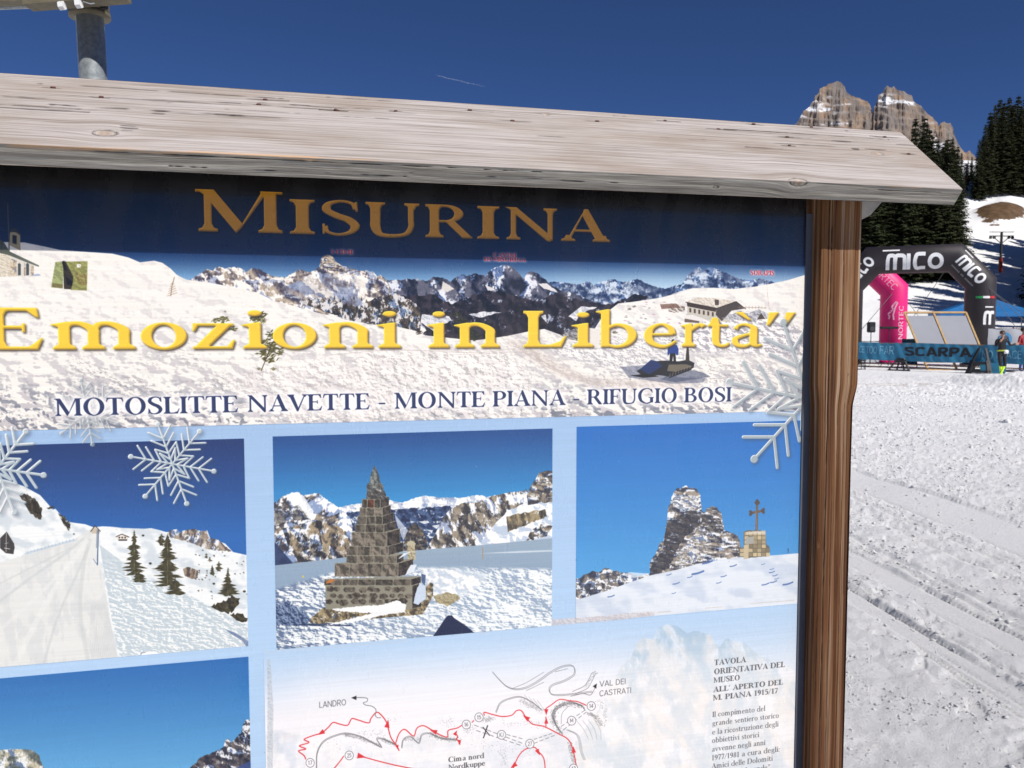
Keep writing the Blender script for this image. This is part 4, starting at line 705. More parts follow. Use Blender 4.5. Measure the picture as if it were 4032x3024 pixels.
    for P in (((1640, 1060), (1680, 1105), (1730, 1150), (1790, 1165), (1860, 1150), (1930, 1110), (2000, 1060), (2070, 1025), (2130, 1018), (2150, 1045), (2140, 1080), (2080, 1115), (2010, 1140), (1992, 1170), (2010, 1198), (2080, 1200), (2180, 1190), (2260, 1180)),): hatch(Fg, P, (3.2, 4.2), 1.5, .85, 2)
    for P in (((1760, 1165), (1850, 1128), (1960, 1062)), ((1850, 1178), (1960, 1125)), ((2030, 1060), (2110, 1040))): cv.line(Fg(*P), 1.3, k_, .8, True)
    for P in (((400, 1183), (470, 1150), (500, 1110), (520, 1070), (545, 1058)), ((420, 1195), (490, 1165), (520, 1120), (540, 1080), (556, 1066))): cv.line(G(*P), 1.5, k_, .9, True)
    dots(G, ((480, 1155), (510, 1110), (535, 1070)), 3, 60, 5)
    hatch(Fg, ((1660, 1310), (1690, 1250), (1760, 1220), (1820, 1215), (1890, 1250), (1940, 1290)), (2.5, 3.5), 1.4, .9, 2)
    dots(Fg, ((1820, 1240), (1880, 1270), (1950, 1300)), 6, 240, 6); [cv.line(Fg((1840 + 26 * k, 1205 + 10 * k), (1870 + 26 * k, 1240 + 12 * k), (1885 + 26 * k, 1262 + 12 * k)), 1, K2, .7) for k in range(4)]
    hatch(Fg, ((545, 1659), (550, 1560), (590, 1490), (660, 1455), (730, 1440), (820, 1460), (900, 1500), (950, 1525), (920, 1475), (960, 1475), (1040, 1510)), (1.5, 4), 1.6, .9, 2)
    dots(Fg, ((720, 1450), (820, 1475), (930, 1515)), 4, 260, 7, 1.3); dots(Fg, ((960, 1480), (1000, 1500), (1040, 1515)), 5, 150, 8, 1.2); dots(Fg, ((840, 1440), (900, 1440), (960, 1460)), 14, 60, 9)
    hatch(Fg, ((1075, 1530), (1085, 1480), (1130, 1460), (1180, 1500), (1200, 1450), (1250, 1440), (1320, 1470), (1420, 1480)), (2, 4), 1.5, .9, 2); dots(Fg, ((1100, 1480), (1180, 1480)), 5, 80, 10); dots(Fg, ((1260, 1448), (1330, 1475), (1425, 1480)), 5, 260, 11, 1.3); dots(Fg, ((1330, 1350), (1400, 1390)), 14, 46, 12)
    dots(Fg, ((1590, 1365), (1640, 1350)), 6, 110, 13, 1.2); dots(Fg, ((1470, 1440), (1520, 1400)), 8, 50, 14)
    hatch(G, ((330, 1440), (290, 1380), (275, 1320), (310, 1270), (380, 1245), (450, 1265), (470, 1290)), (3.4, 3.4), 1.5, .95, 3); dots(G, ((320, 1430), (278, 1350), (300, 1290), (370, 1260), (460, 1275)), 6, 520, 15, 1.4); dots(G, ((500, 1320), (545, 1340), (580, 1390)), 5, 220, 16, 1.3); dots(G, ((560, 1240), (600, 1300), (600, 1390)), 6, 80, 17)
    hatch(G, ((360, 1420), (420, 1450), (440, 1500), (450, 1560), (470, 1610)), (4, 0), 1.1, .7, 3); dots(G, ((380, 1500), (395, 1560), (410, 1620)), 5, 200, 18, 1.2); [cv.line(G((430 + 34 * k, 1370 - 6 * k), (470 + 34 * k, 1420), (500 + 26 * k, 1480)), 1.1, K2, .7, True) for k in range(4)]
    cv.line(G((330, 1385), (335, 1320), (370, 1280)), 1.3, k_, .8, True); dots(Fg, ((600, 1520), (700, 1500), (780, 1510)), 30, 50, 19); dots(Fg, ((1720, 1380), (1850, 1370), (1950, 1400)), 12, 70, 20); dots(Fg, ((1540, 1510), (1700, 1530), (1900, 1560)), 14, 80, 21); dots(Fg, ((1700, 1560), (1720, 1640)), 8, 60, 22); dots(Fg, ((960, 1400), (1070, 1320)), 12, 14, 23)
    dash = lambda Tf, a, b, n: [cv.line(Tf((a[0] + (b[0] - a[0]) * k / n, a[1] + (b[1] - a[1]) * k / n), (a[0] + (b[0] - a[0]) * (k + .6) / n, a[1] + (b[1] - a[1]) * (k + .6) / n)), 1.8, k_, .9) for k in range(n)]
    dash(Fg, (1530, 1392), (1840, 1510), 8); dash(Fg, (1540, 1425), (1830, 1522), 7); dash(Fg, (1730, 1450), (1840, 1480), 3); dash(Fg, (1900, 1480), (2020, 1440), 4); dash(Fg, (1900, 1505), (2040, 1450), 4); dash(G, (330, 1400), (490, 1290), 5); dash(G, (345, 1420), (500, 1300), 5)
    red = C3(222, 52, 62)
    for P in (((480, 1603), (468, 1580), (435, 1552), (480, 1540), (440, 1520), (500, 1500), (470, 1480), (530, 1455), (580, 1440), (620, 1405), (650, 1375), (690, 1385), (740, 1392), (765, 1352), (800, 1358), (870, 1378), (885, 1350), (920, 1312), (950, 1330), (980, 1370), (992, 1410), (1010, 1470), (1045, 1520), (1060, 1550)), ((1040, 1500), (1060, 1445), (1095, 1418), (1150, 1460), (1170, 1412), (1210, 1395), (1260, 1420), (1310, 1450), (1360, 1465), (1366, 1425), (1420, 1410), (1452, 1392)), ((1514, 1374), (1524, 1364)), ((1590, 1330), (1590, 1312), (1640, 1325), (1700, 1338), (1760, 1330), (1790, 1302), (1820, 1302), (1850, 1345), (1890, 1385), (1960, 1400), (2050, 1445), (2110, 1480), (2140, 1540), (2165, 1659)), ((1410, 1440), (1425, 1465), (1415, 1478), (1440, 1495), (1432, 1508)), ((1770, 1659), (1800, 1590), (1840, 1545), (1900, 1530), (1930, 1560), (1960, 1600), (1970, 1680)), ((640, 1680), (690, 1620), (715, 1585)), ((840, 1590), (950, 1620), (1080, 1650), (1300, 1690))): cv.line(Fg(*P), 2.9, red, .95, True)
    for P in (((240, 1310), (235, 1290), (270, 1265), (320, 1232), (380, 1240), (430, 1245), (485, 1268)), ((235, 1400), (235, 1340))): cv.line(G(*P), 2.7, red, .95, True)
    for Tf, x, y, a, s_ in ((Fg, 575, 1440, 150, 20), (Fg, 988, 1385, -80, 22), (Fg, 1275, 1430, 200, 20), (Fg, 1412, 1440, -60, 15), (Fg, 1436, 1500, 80, 15), (Fg, 1850, 1345, 215, 20), (Fg, 1975, 1310, 90, 17), (Fg, 1975, 1365, -90, 17), (Fg, 2145, 1545, -95, 18), (Fg, 1925, 1560, 60, 18), (Fg, 825, 1586, 12, 24), (Fg, 1772, 1645, 140, 20), (Fg, 1050, 1530, 75, 14)):
        a = math.radians(a); q = Tf((x, y))[0]; s2 = s_ * .8; cv.fill([np.array([(q[0] + s2 * math.cos(a + b), q[1] + s2 * math.sin(a + b)) for b in (0, 2.5, -2.5)])], red)
    cv.line(Fg((768, 1222), (830, 1220), (862, 1226), (860, 1245), (838, 1252), (850, 1266), (890, 1274), (916, 1296), (912, 1330), (925, 1345), (945, 1345)), 1.9, k_, .95, True); cv.fill([Fg((762, 1222), (795, 1208), (795, 1236))], C3(50, 50, 54))
    cv.line(G((390, 1212), (440, 1200), (470, 1195), (510, 1205), (530, 1180), (545, 1145)), 1.7, k_, .9, True); cv.fill([G((526, 1150), (552, 1132), (548, 1166))], C3(50, 50, 54)); cv.line(Fg((1610, 1395), (1585, 1470)), 3, C3(40, 40, 44)); cv.line(Fg((1582, 1405), (1622, 1455)), 2.4, C3(40, 40, 44))
    # ---- lettering, laid out in board units
    cv.map = msz; setclip(BS0, BS1, BZ0, BZ1)
    SN = sans_font(.10); fine = serif_font(.165, .06); bold = serif_font(.20, .07); wide = serif_font(.155, .075)
    def put_text(G_, txt, a, b, h, col, small=None, shadow=None, glow=None, al=1.0):
        """a, b: photo px of the start and end of the baseline; h cap height in photo px"""
        (s0, z0), (s1, z1) = px2sz(*a), px2sz(*b); z = (float(z0) + float(z1)) / 2; zt = float(px2sz(a[0], a[1] - h)[1]); hh = zt - float(z0)
        m = cv.merge(text_polys(G_, txt, float(s0), float(s1), z, hh, small=small), 16)
        if glow: y, x, k = m; g = np.clip(blur(k, glow[0]) * glow[2], 0, 1); cv.put((y, x, g), C3(*glow[1]))
        if shadow:
            y, x, k = m; g = blur(roll2(k, shadow[1], shadow[0]), shadow[2]); cv.put((y, x, g), C3(*shadow[3]), shadow[4])
        c = C3(*col)
        def f(y, x, h, w):
            e = np.clip((m[2] - blur(m[2], 2)) * 2.5, 0, 1)[..., None]; d = np.roll(np.roll(m[2], 2, 0), 2, 1)[..., None]
            return np.where(True, c * (1 - .22 * e * d) + (1 - c) * .10 * e * (1 - d), 0)
        cv.put(m, f if h > 60 else c, al)
    def letters(spec, ya, yb, h, col, small, shadow):
        (sa, za), (sb_, zb) = px2sz(spec[0][1], ya), px2sz(spec[-1][2], yb); z = (float(za) + float(zb)) / 2
        comps = []
        for k, (ch, x0, x1) in enumerate(spec):
            f = small if k else 1.0; e0, e1 = float(px2sz(x0, ya)[0]), float(px2sz(x1, ya)[0]); g = wide[ch][1]; hh = float(px2sz(spec[0][1], ya - h)[1]) - float(za)
            lo = min(c[:, 0].min() for q in g for c in q); hi = max(c[:, 0].max() for q in g for c in q)
            for q in g: comps.append([np.stack([e0 + (c[:, 0] - lo) / (hi - lo) * (e1 - e0), z + c[:, 1] * hh * f], 1) for c in q])
        m = cv.merge(comps, 14); y, x, k = m; g = blur(roll2(k, shadow[1], shadow[0]), shadow[2]); cv.put((y, x, g), C3(*shadow[3]), shadow[4])
        up = np.clip(k - roll2(k, 2, 2), 0, 1); dn = np.clip(k - roll2(k, -3, -2), 0, 1); c = C3(*col); cv.put(m, c); cv.put((y, x, blur(dn, 1)), c * .62, .85); cv.put((y, x, up), np.clip(c * 1.12 + .05, 0, 1), .7)
    letters([('M', 772, 1114), ('I', 1142, 1240), ('S', 1268, 1417), ('U', 1440, 1651), ('R', 1675, 1863), ('I', 1879, 1965), ('N', 1987, 2192), ('A', 2209, 2401)], 911, 953, 166, (208, 152, 34), .84, (3, 3, 2, (2, 2, 8), .7))
    letters([('\u201c', -210, -90), ('E', -62, 172), ('m', 204, 534), ('o', 556, 737), ('z', 760, 927), ('i', 953, 1051), ('o', 1075, 1247), ('n', 1272, 1468), ('i', 1485, 1578), ('i', 1682, 1768), ('n', 1787, 1966), ('L', 2060, 2230), ('i', 2249, 2335), ('b', 2344, 2506), ('e', 2534, 2664), ('r', 2679, 2779), ('t', 2784, 2873), ('\u00e0', 2879, 3000), ('\u201d', 3015, 3129)], 1383, 1359, 168, (253, 212, 66), 1, (3, 4, 2, (70, 60, 50), .9))
    for txt, a, b, h in (('3 CIME', (1300, 1000), (1395, 1000), 17), ('CAVINI', (1942, 1013), (2032, 1013), 17), ('DI MISURINA', (1905, 1029), (2070, 1029), 15), ('SORAPIS', (2953, 1084), (3048, 1084), 19)): put_text(bold, txt, a, b, h, (190, 36, 52), None, None, (3, (250, 240, 244), 1.6))
    cv.map = mpx
    T_ = lambda Tf, x, y: tuple(Tf((x, y))[0])
    cv.map = msz
    grey = (104, 104, 108)
    for txt, y, x1, h in (('TAVOLA', 1020, 1480, 34), ('ORIENTATIVA DEL', 1076, 1722, 34), ('MUSEO', 1129, 1442, 33), ("ALL' APERTO DEL", 1186, 1710, 33), ('M. PIANA 1915/17', 1237, 1678, 33)):
        x0 = 1281 - (y - 1020) * .04; yl = y; put_text(bold, txt, T_(G, x0, yl), T_(G, x1, yl - (x1 - x0) * .105), h * .633, grey)
    for txt, y, x1, h in (('Il compimento del', 1340, 1600, 32), ('grande sentiero storico', 1393, 1684, 32), ('e la ricostruzione degli', 1447, 1682, 32), ('obbiettivi storici', 1500, 1562, 32), ('avvenne negli anni', 1553, 1600, 32), ('1977/1981 a cura degli:', 1606, 1690, 32), ('Amici delle Dolomiti', 1658, 1646, 32), ('\u201cDolomitenfreunde\u201d', 1711, 1630, 32)):
        x0 = 1270 - (y - 1340) * .02; put_text(fine, txt, T_(G, x0, y), T_(G, x1, y - (x1 - x0) * .108), h * .633, grey)
    put_text(SN, 'LANDRO', T_(Fg, 562, 1284), T_(Fg, 732, 1268), 24, grey); put_text(SN, 'VAL DEI', T_(G, 568, 1152), T_(G, 734, 1136), 22, grey); put_text(SN, 'CASTRATI', T_(G, 566, 1213), T_(G, 768, 1190), 22, grey)
    put_text(bold, 'Cima nord', T_(Fg, 1366, 1620), T_(Fg, 1588, 1598), 20, (92, 92, 96)); put_text(bold, 'Nordkuppe', T_(Fg, 1366, 1667), T_(Fg, 1596, 1645), 20, (80, 80, 84))
    for txt, Tf, x, y in (('14', G, 517, 1273), ('15', Fg, 1557, 1343), ('16', Fg, 1478, 1388), ('17', Fg, 507, 1626), ('25', Fg, 750, 1580), ('27', Fg, 1873, 1508), ('M', Fg, 2133, 1364), ('KJ', Fg, 1697, 1452), ('13', Fg, 2145, 1662)):
        cv.map = mpx; q = Tf((x, y))[0]; R_ = 17.5; cv.fill([g_ell(q[0], q[1], R_, R_ + 1)], C3(244, 244, 250)); cv.fill([g_ell(q[0], q[1], R_, R_ + 1), g_ell(q[0], q[1], R_ - 1.9, R_ - .9)], C3(96, 96, 100)); cv.map = msz
        hw = 8.5 if len(txt) > 1 else 6.5; put_text(SN, txt, (q[0] - hw, q[1] + 8), (q[0] + hw, q[1] + 7.4), 16, (84, 84, 88))
    # ---- snow crystals printed over the sheet
    cv.map = mpx
    def flake(Tf, cx, cy, Rr, rot, al=1.0, w=7.0, clipz=None):
        L = []; P = lambda r, a: (cx + Rr * r * math.cos(math.radians(a)), cy + Rr * r * math.sin(math.radians(a)))
        for k in range(6):
            a = rot + 60 * k; L.append([P(.30, a), P(.93, a)])
            for r0, l in ((.42, .30), (.62, .30)):
                for sg in (-1, 1):
                    b = P(r0, a); a2 = math.radians(a + sg * 48); L.append([b, (b[0] + Rr * l * 1.25 * math.cos(a2), b[1] + Rr * l * 1.25 * math.sin(a2))])
            L += [[P(.52, a + 30 - 0), P(.26, a)], [P(.52, a + 30), P(.26, a + 60)], [P(0, 0), P(.36, a)], [P(.38, a + 30), P(.12, a + 6)], [P(.38, a + 30), P(.12, a + 54)]]
        comps = []
        for l in L:
            q = mpx(Tf(*l)); q = np.column_stack([q, [w, w]]); comps.append(g_stroke(q, False)); comps += [[g_ell(c[0], c[1], w / 2, w / 2, n=10)] for c in q[:, :2]]
        for k in range(6): c = mpx(Tf(P(.98, rot + 60 * k)))[0]; rr = max(w * .95, Rr * .633 * RES / 1750 * .058); comps.append([g_ell(c[0], c[1], rr, rr, n=20)])
        old = cv.map; cv.map = lambda q: q; m = cv.merge(comps, 14); cv.map = old
        y, x, k = m; cv.put((y, x, blur(roll2(k, 5, 4), 5)), C3(66, 76, 100), .55 * al); cv.put(m, C3(200, 212, 218) if al > .95 and cy < 1400 and w < 9 else C3(178, 188, 194), .92 * al)
        e = np.clip(k - roll2(k, 2, 2), 0, 1); cv.put((y, x, e), C3(252, 253, 254), .9 * al); e = np.clip(k - roll2(k, -2, -2), 0, 1); cv.put((y, x, e), C3(128, 142, 156), .6 * al)
    flake(D, 1072, 1306, 268, 10, 1, 4.6); flake(D, -20, 1335, 300, 8, 1, 6.4); flake(D, 540, 985, 208, 20, .75, 4.2); flake(C, 868, 1535, 512, 12, 1, 10)
    cv.map = msz
    put_text(fine, 'MOTOSLITTE NAVETTE - MONTE PIANA - RIFUGIO BOSI', (214, 1643), (2880, 1577), 69, (44, 62, 112), None, None, (9, (252, 250, 252), 3.2))
    cv.map = mpx
    # ---- wear: torn tape round the pasted map, scuffs, small specks
    cv.fill([rough(E((1660, 985), (1682, 985), (1700, 1300), (1696, 1700), (1662, 1700), (1664, 1200)), 1.5, 61)], snow((176, 186, 198), (206, 212, 220), 9, 3), .65)
    cv.fill([rough(G((270, 735), (500, 720), (700, 700), (915, 684), (905, 712), (700, 738), (420, 762), (268, 774)), 2.5, 62)], snow((196, 192, 198), (222, 218, 222), 12, 5), .8); cv.line(G((930, 690), (1010, 684)), 3, C3(206, 196, 196), .7); cv.line(G((1225, 664), (1330, 656)), 1.4, C3(200, 186, 176), .8); cv.line(G((1510, 636), (1780, 615)), 1.6, C3(196, 188, 176), .7)
    cv.line(Fg((215, 880), (225, 935), (300, 930)), 1.6, C3(200, 206, 214), .8); cv.line(Fg((300, 930), (700, 905), (1100, 868)), 1.6, C3(206, 214, 226), .8); cv.line(Fg((1560, 822), (1610, 815)), 3, C3(200, 208, 220), .7)
    r = random.Random(77)
    for _ in range(160):
        q = (r.uniform(0, 3150), r.uniform(1050, 3020)); cv.fill([g_ell(q[0], q[1], r.uniform(1, 2.6), r.uniform(1, 2.2), n=6)], C3(*[r.choice((70, 150, 225))] * 3), r.uniform(.2, .7))
    a = cv.a; a += (np.random.RandomState(3).rand(CH, CW, 1).astype(np.float32) - .5) * .022
    # faint horizontal brushing left by the printer and old wiping
    a *= (1 + .05 * (fbm(SS * 6, ZZ * 420, 3, 91) - .5))[..., None]
    a[:] = np.clip(a, 0, 1) ** 1.13
    a *= np.array([1.012, .995, .965], np.float32)
    return np.clip(a, 0, 1)
# ---------------------------------------------------------------- the information board (local frame: x along the board, y away from the reader, z up)
BX, BY = sd2xy(0.0, 0.0)
sign = empty('information_board', (BX, BY, 0), YAW)
tag(sign, 'wooden roofed notice board titled Misurina with printed photographs and trail map', 'notice board')
art = board_art()
img = bpy.data.images.new('board_print', CW, CH); _px = np.ones((CH, CW, 4), np.float32); _px[..., :3] = art[::-1]; img.pixels.foreach_set(_px.ravel()); img.update(); img.pack(); del _px, art
pm = NT('printed_sheet'); ti = pm.n('TexImage', image=img, interpolation='Cubic', extension='EXTEND'); pm.l(pm.n('UVMap', uv_map='UVMap').outputs[0], ti.inputs[0])
hs = pm.n('HueSaturation', _Saturation=1.0, _Value=.83); pm.l(ti.outputs[0], hs.inputs['Color']); pm.col(hs.outputs[0]).set(Roughness=.24, Coat_Weight=.35, Coat_Roughness=.07); pm.l(pm.ramp(pm.noise(pm.mapped(pm.n('TexCoord').outputs['Object'], (3, 3, 1.2)), 3, 6, .65), [(.35, (.17,) * 3), (.7, (.42,) * 3)]), pm.b.inputs['Roughness'])
_o = pm.n('TexCoord').outputs['Object']; pm.nrm(pm.bump(pm.noise(pm.mapped(_o, (3, 3, 60)), 5, 3), .10, .0012, pm.bump(pm.noise(_o, 2.2, 2), .10, .004)))
def rect_print(name, s0, s1, z0, z1, off, parent, thick=.0006):
    """one printed piece: a thin slab lying on the sheet behind it"""
    y1 = -off; v = [(s0, y1, z0), (s1, y1, z0), (s1, y1, z1), (s0, y1, z1), (s0, y1 + thick, z0), (s1, y1 + thick, z0), (s1, y1 + thick, z1), (s0, y1 + thick, z1)]
    f = [(0, 1, 2, 3), (5, 4, 7, 6), (4, 0, 3, 7), (1, 5, 6, 2), (3, 2, 6, 7), (4, 5, 1, 0)]
    me = bpy.data.meshes.new(name); me.from_pydata(v, [], f); l = me.uv_layers.new(name='UVMap')
    for p in me.polygons:
        for li in p.loop_indices: x, y, z = v[me.loops[li].vertex_index]; l.data[li].uv = ((x - BS0) / (BS1 - BS0), (z - BZ0) / (BZ1 - BZ0))
    me.materials.append(pm.mat); me.update(); return link(name, me, parent)
backing = rect_print('backing_sheet', BS0, BS1, BZ0, BZ1, 0, sign, .012)
tag(rect_print('banner_print', BS0, BS1, 1.3955, BZ1 - .0005, .0006, sign), 'wide winter panorama with the yellow Emozioni in Libertà title')
for lab, r in (('printed photograph of a snowy road with spruces', (BS0 + .02, -.1478, .898, 1.3655)), ('printed photograph of blue sky over snowy peaks', (BS0 + .02, -.1475, BZ0 + .01, .8735)), ('printed photograph of a stepped stone obelisk in snow', (-.0865, .5590, .8848, 1.3675)), ('printed photograph of an iron cross and a rock tower', (.6206, BS1 - .0004, .8868, 1.3705))):
    tag(rect_print('photo_print', *r, .0006, sign), lab)
tag(rect_print('map_sheet', -.115, BS1 - .0004, BZ0 + .001, .8842, .0006, sign), 'pasted sheet with red trail map and Italian text')
# ---- weathered wood
def wood_mat(name, stops, gs=(2.2, 120), rough=.85, dark=(.05, .038, .03), relief=.0022, patch=None, fine=(7, 420), fresh=(.62, .36, .17), wts=(.42, .44), flat=None):
    m = NT(name); uv = m.n('UVMap', uv_map='UVMap').outputs[0]; at = lambda k: m.n('Attribute', attribute_name=k).outputs['Fac']
    g1 = m.noise(m.mapped(uv, (gs[0], gs[1], 1)), 1, 3, .55, .15); g2 = m.noise(m.mapped(uv, (fine[0], fine[1], 1)), 1, 2, .6); big = m.noise(m.mapped(uv, (1.6, 14, 1)), 1, 3, .5)
    f = m.math('ADD', m.math('MULTIPLY', g1, wts[0]), m.math('MULTIPLY', g2, wts[1])); f = m.math('ADD', f, m.math('MULTIPLY', big, .14))
    c = m.ramp(f, stops)
    if patch: pn = m.noise(m.mapped(uv, (2.3, 9, 1)), 1, 4, .6); c = m.mix(m.ramp(pn, [(.45, (0, 0, 0)), (.68, (1, 1, 1))]), c, m.mix(.55, c, patch))
    if flat:
        sp = m.n('SeparateXYZ'); m.l(uv, sp.inputs[0]); k = m.ramp(m.math('ADD', m.math('MULTIPLY', sp.outputs[1], 10.0), m.math('MULTIPLY', m.math('SUBTRACT', m.noise(m.mapped(uv, (1.4, 3, 1)), 1, 3), .5), .14)), [(.26, (1, 1, 1)), (.31, (0, 0, 0))])
        c = m.mix(m.math('MULTIPLY', k, .72), c, m.ramp(g2, [(.35, tuple(x * .6 for x in flat)), (.65, flat)]))
    c = m.mix(at('fresh'), c, fresh); c = m.mix(at('crack'), c, dark)
    h = m.math('SUBTRACT', m.math('ADD', m.math('MULTIPLY', g1, .6), m.math('MULTIPLY', g2, .5)), m.math('MULTIPLY', at('crack'), .9))
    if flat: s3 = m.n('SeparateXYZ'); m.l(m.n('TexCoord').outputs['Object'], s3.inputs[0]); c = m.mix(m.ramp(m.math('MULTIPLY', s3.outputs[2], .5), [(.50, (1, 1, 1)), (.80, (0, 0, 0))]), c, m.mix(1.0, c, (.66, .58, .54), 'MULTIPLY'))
    m.col(c).set(Roughness=rough, Specular_IOR_Level=.25).nrm(m.bump(h, 1.0, relief)); return m.mat
greywood = wood_mat('weathered_grey_wood', [(.33, (.15, .12, .105)), (.42, (.31, .265, .24)), (.49, (.405, .36, .335)), (.60, (.53, .485, .46))], (1.3, 150), patch=(.27, .205, .155), fine=(5, 320), relief=.0030)
endwood = wood_mat('weathered_grey_wood_edge', [(.36, (.10, .09, .07)), (.45, (.25, .23, .195)), (.54, (.36, .335, .29)), (.68, (.46, .44, .40))], (2.2, 120), relief=.0045, fine=(8, 420))
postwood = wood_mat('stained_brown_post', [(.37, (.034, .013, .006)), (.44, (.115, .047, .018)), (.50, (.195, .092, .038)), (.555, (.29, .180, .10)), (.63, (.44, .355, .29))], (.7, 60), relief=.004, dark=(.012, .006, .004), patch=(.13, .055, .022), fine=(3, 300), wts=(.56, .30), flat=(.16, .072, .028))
def fbm_(x, y, o, seed): return fbm(np.asarray(x, np.float32) + 40, np.asarray(y, np.float32) + 40, o, seed)
def board_face(name, L0, L1, W, nl, nw, place, mat, parent, knots=(), cracks=(), wob=.0, relief=.0009, fresh=(), gseed=0, label=None, flow=0.0):
    """one face of a plank as a dense grid; place(l, w, depth) -> (3) arrays. knots: (l, w, r); cracks: (l0, l1, w, width)"""
    l = np.linspace(L0, L1, nl); w = np.linspace(0, W, nw); Lg, Wg = np.meshgrid(l, w)
    dev = .006 * (fbm_(Lg * 1.5, Wg * 6, 3, gseed) - .5) + flow * (fbm_(Lg * 3.1, Wg * 0, 2, gseed + 4) - .5); crack = np.zeros_like(Lg); fr = np.zeros_like(Lg); dep = np.zeros_like(Lg); kn = np.zeros_like(Lg)
    for kl, kw, kr in knots:
        dx = (Lg - kl) / (kr * 2.6); dy = (Wg - kw) / kr; e = np.exp(-(dx * dx) * .8); dev = dev + kr * 1.1 * e * np.tanh(dy * 1.2) * np.exp(-np.abs(dy) * .35) * -1
        r2 = np.hypot((Lg - kl) / (kr * 1.35), (Wg - kw) / (kr * .72)); kn = np.maximum(kn, sst(1.0, .85, r2)); crack = np.maximum(crack, .6 * np.exp(-((r2 - 1.0) / .09) ** 2) * sst(.50, .62, fbm_(Lg * 60, Wg * 60, 2, 3))); fr = np.maximum(fr, .22 * sst(1.0, .2, r2))
        dep = dep - .0012 * sst(1.3, .9, r2)
    for c0, c1, cw, cd in cracks:
        wv = cw + .0016 * (fbm_(Lg * 22, Lg * 0 + cw * 50, 3, 5) - .5) * 2; t = np.clip((Lg - c0) / (c1 - c0), 0, 1); wid = cd * np.sin(PI * t) ** .45 * (.55 + .9 * fbm_(Lg * 40, Lg * 0 + cw * 9, 2, 6)) + 1e-6
        k = np.exp(-((Wg - wv) / wid) ** 2) * ((Lg > c0) & (Lg < c1)); crack = np.maximum(crack, k); dep = dep - .0022 * k
    for f0, f1, w0, w1, a in fresh: fr = np.maximum(fr, a * sst(f0, f0 + .05, Lg) * sst(f1, f1 - .05, Lg) * sst(w0 - .004, w0 + .001, Wg) * sst(w1 + .004, w1 - .001, Wg) * sst(.47, .60, fbm_(Lg * 9, Wg * 160, 3, 8)))
    G_ = Wg + dev
    h = (fbm_(Lg * 3, G_ * 110, 3, gseed + 20) - .5) * relief * 2.2 + dep
    edge = sst(0, .006, Wg) * sst(W, W - .006, Wg) * sst(L0, L0 + .004, Lg) * sst(L1, L1 - .004, Lg); h = h * edge
    rnd = -wob * (fbm_(Lg * 5, Wg * 0, 3, gseed + 30)) * (1 - sst(0, .010, np.minimum(Wg, W - Wg)))
    X, Y, Z = place(Lg, Wg, h + rnd)
    P = np.stack([X, Y, Z], -1); uv = np.stack([Lg + gseed * 3, G_ + np.where(kn > .5, np.hypot(Lg, Wg) * .3, 0)], -1)
    o = link(name, grid_mesh(name, P, mat, uv, {'crack': np.clip(crack, 0, 1), 'fresh': np.clip(fr, 0, 1)}), parent)
    if label: tag(o, label)
    return o
# roof plank facing the reader: low edge at d=.169 h=1.9467, high edge at d=-.06 h=2.137
AL = math.atan2(.1903, .229); ca, sa = math.cos(AL), math.sin(AL); TH = .044; WR = .298
def roof_pt(front=True):
    sg = 1 if front else -1; d0 = .169; z0 = 1.9467
    def f(s, w, t):      # t outwards from the top face
        d = d0 - w * ca + t * sa; z = z0 + w * sa + t * ca
        return s, -(d if front else (-.118 - d)), z
    return f
S0, S1 = -1.083, 1.5512
rp = roof_pt(); rb = roof_pt(False)
def inv_roof(px, py):       # photo point on the top face -> (s, w)
    rx, ry, rz = ray(px, py); rs = rx * UX + ry * UY; rq = -rx * UY + ry * UX
    t = (DIST - .169 - (1.9467 - 1.6) / math.tan(AL) * -1 * -1) if False else None
    # plane: (z-1.9467)*ca - (.169-d)*sa = 0 with d = DIST - t*rq, z = 1.6 + t*rz
    t = ((.169 - DIST) * sa - (1.6 - 1.9467) * ca) / (rz * ca - rq * sa)
    return float(t * rs), float((.169 - (DIST - t * rq)) / ca)
def join(name, objs, parent, label=None):
    """several faces of one piece of wood become one mesh"""
    mats = []; bm = bmesh.new()
    for o in objs:
        mt = o.data.materials[0]
        if mt not in mats: mats.append(mt)
        o.data.polygons.foreach_set('material_index', [mats.index(mt)] * len(o.data.polygons)); bm.from_mesh(o.data)
    me = bpy.data.meshes.new(name); bm.to_mesh(me); bm.free()
    for m in mats: me.materials.append(m)
    for o in objs: bpy.data.objects.remove(o)
    o = link(name, me, parent)
    if label: tag(o, label)
    return o
roof = sign
K = T(3032, 250, 1000 / 2212); _A = T(0, 0)
pk = lambda Tf, *p: [inv_roof(*q) for q in Tf(*p)]
k1 = pk(_A, (650, 825))[0]; k2 = pk(K, (930, 782))[0]; k3 = pk(K, (240, 1012))[0]
nails = pk(_A, (330, 545), (630, 604), (1610, 650), (1650, 620), (2100, 688)) + [inv_roof(x * 1.8228, y * 1.8228) for x, y in ((725, 237), (855, 240), (1015, 238), (1107, 261), (1290, 262), (1437, 261), (1552, 279), (1628, 268))] + pk(K, (360, 555), (150, 640), (170, 716), (1000, 640), (1210, 788))
cr = []
for a, b, wd_ in (((560, 604), (1580, 650), .0011), ((1640, 655), (2212, 690), .0010), ((0, 590), (300, 620), .0012), ((0, 660), (560, 700), .0016), ((740, 792), (860, 795), .0016), ((740, 780), (850, 783), .001), ((745, 805), (830, 812), .001), ((900, 690), (1700, 740), .0008), ((1300, 630), (1500, 640), .0009)):
    p, q = pk(_A, a, b); cr.append((p[0], q[0], (p[1] + q[1]) / 2, wd_ * 1.5))
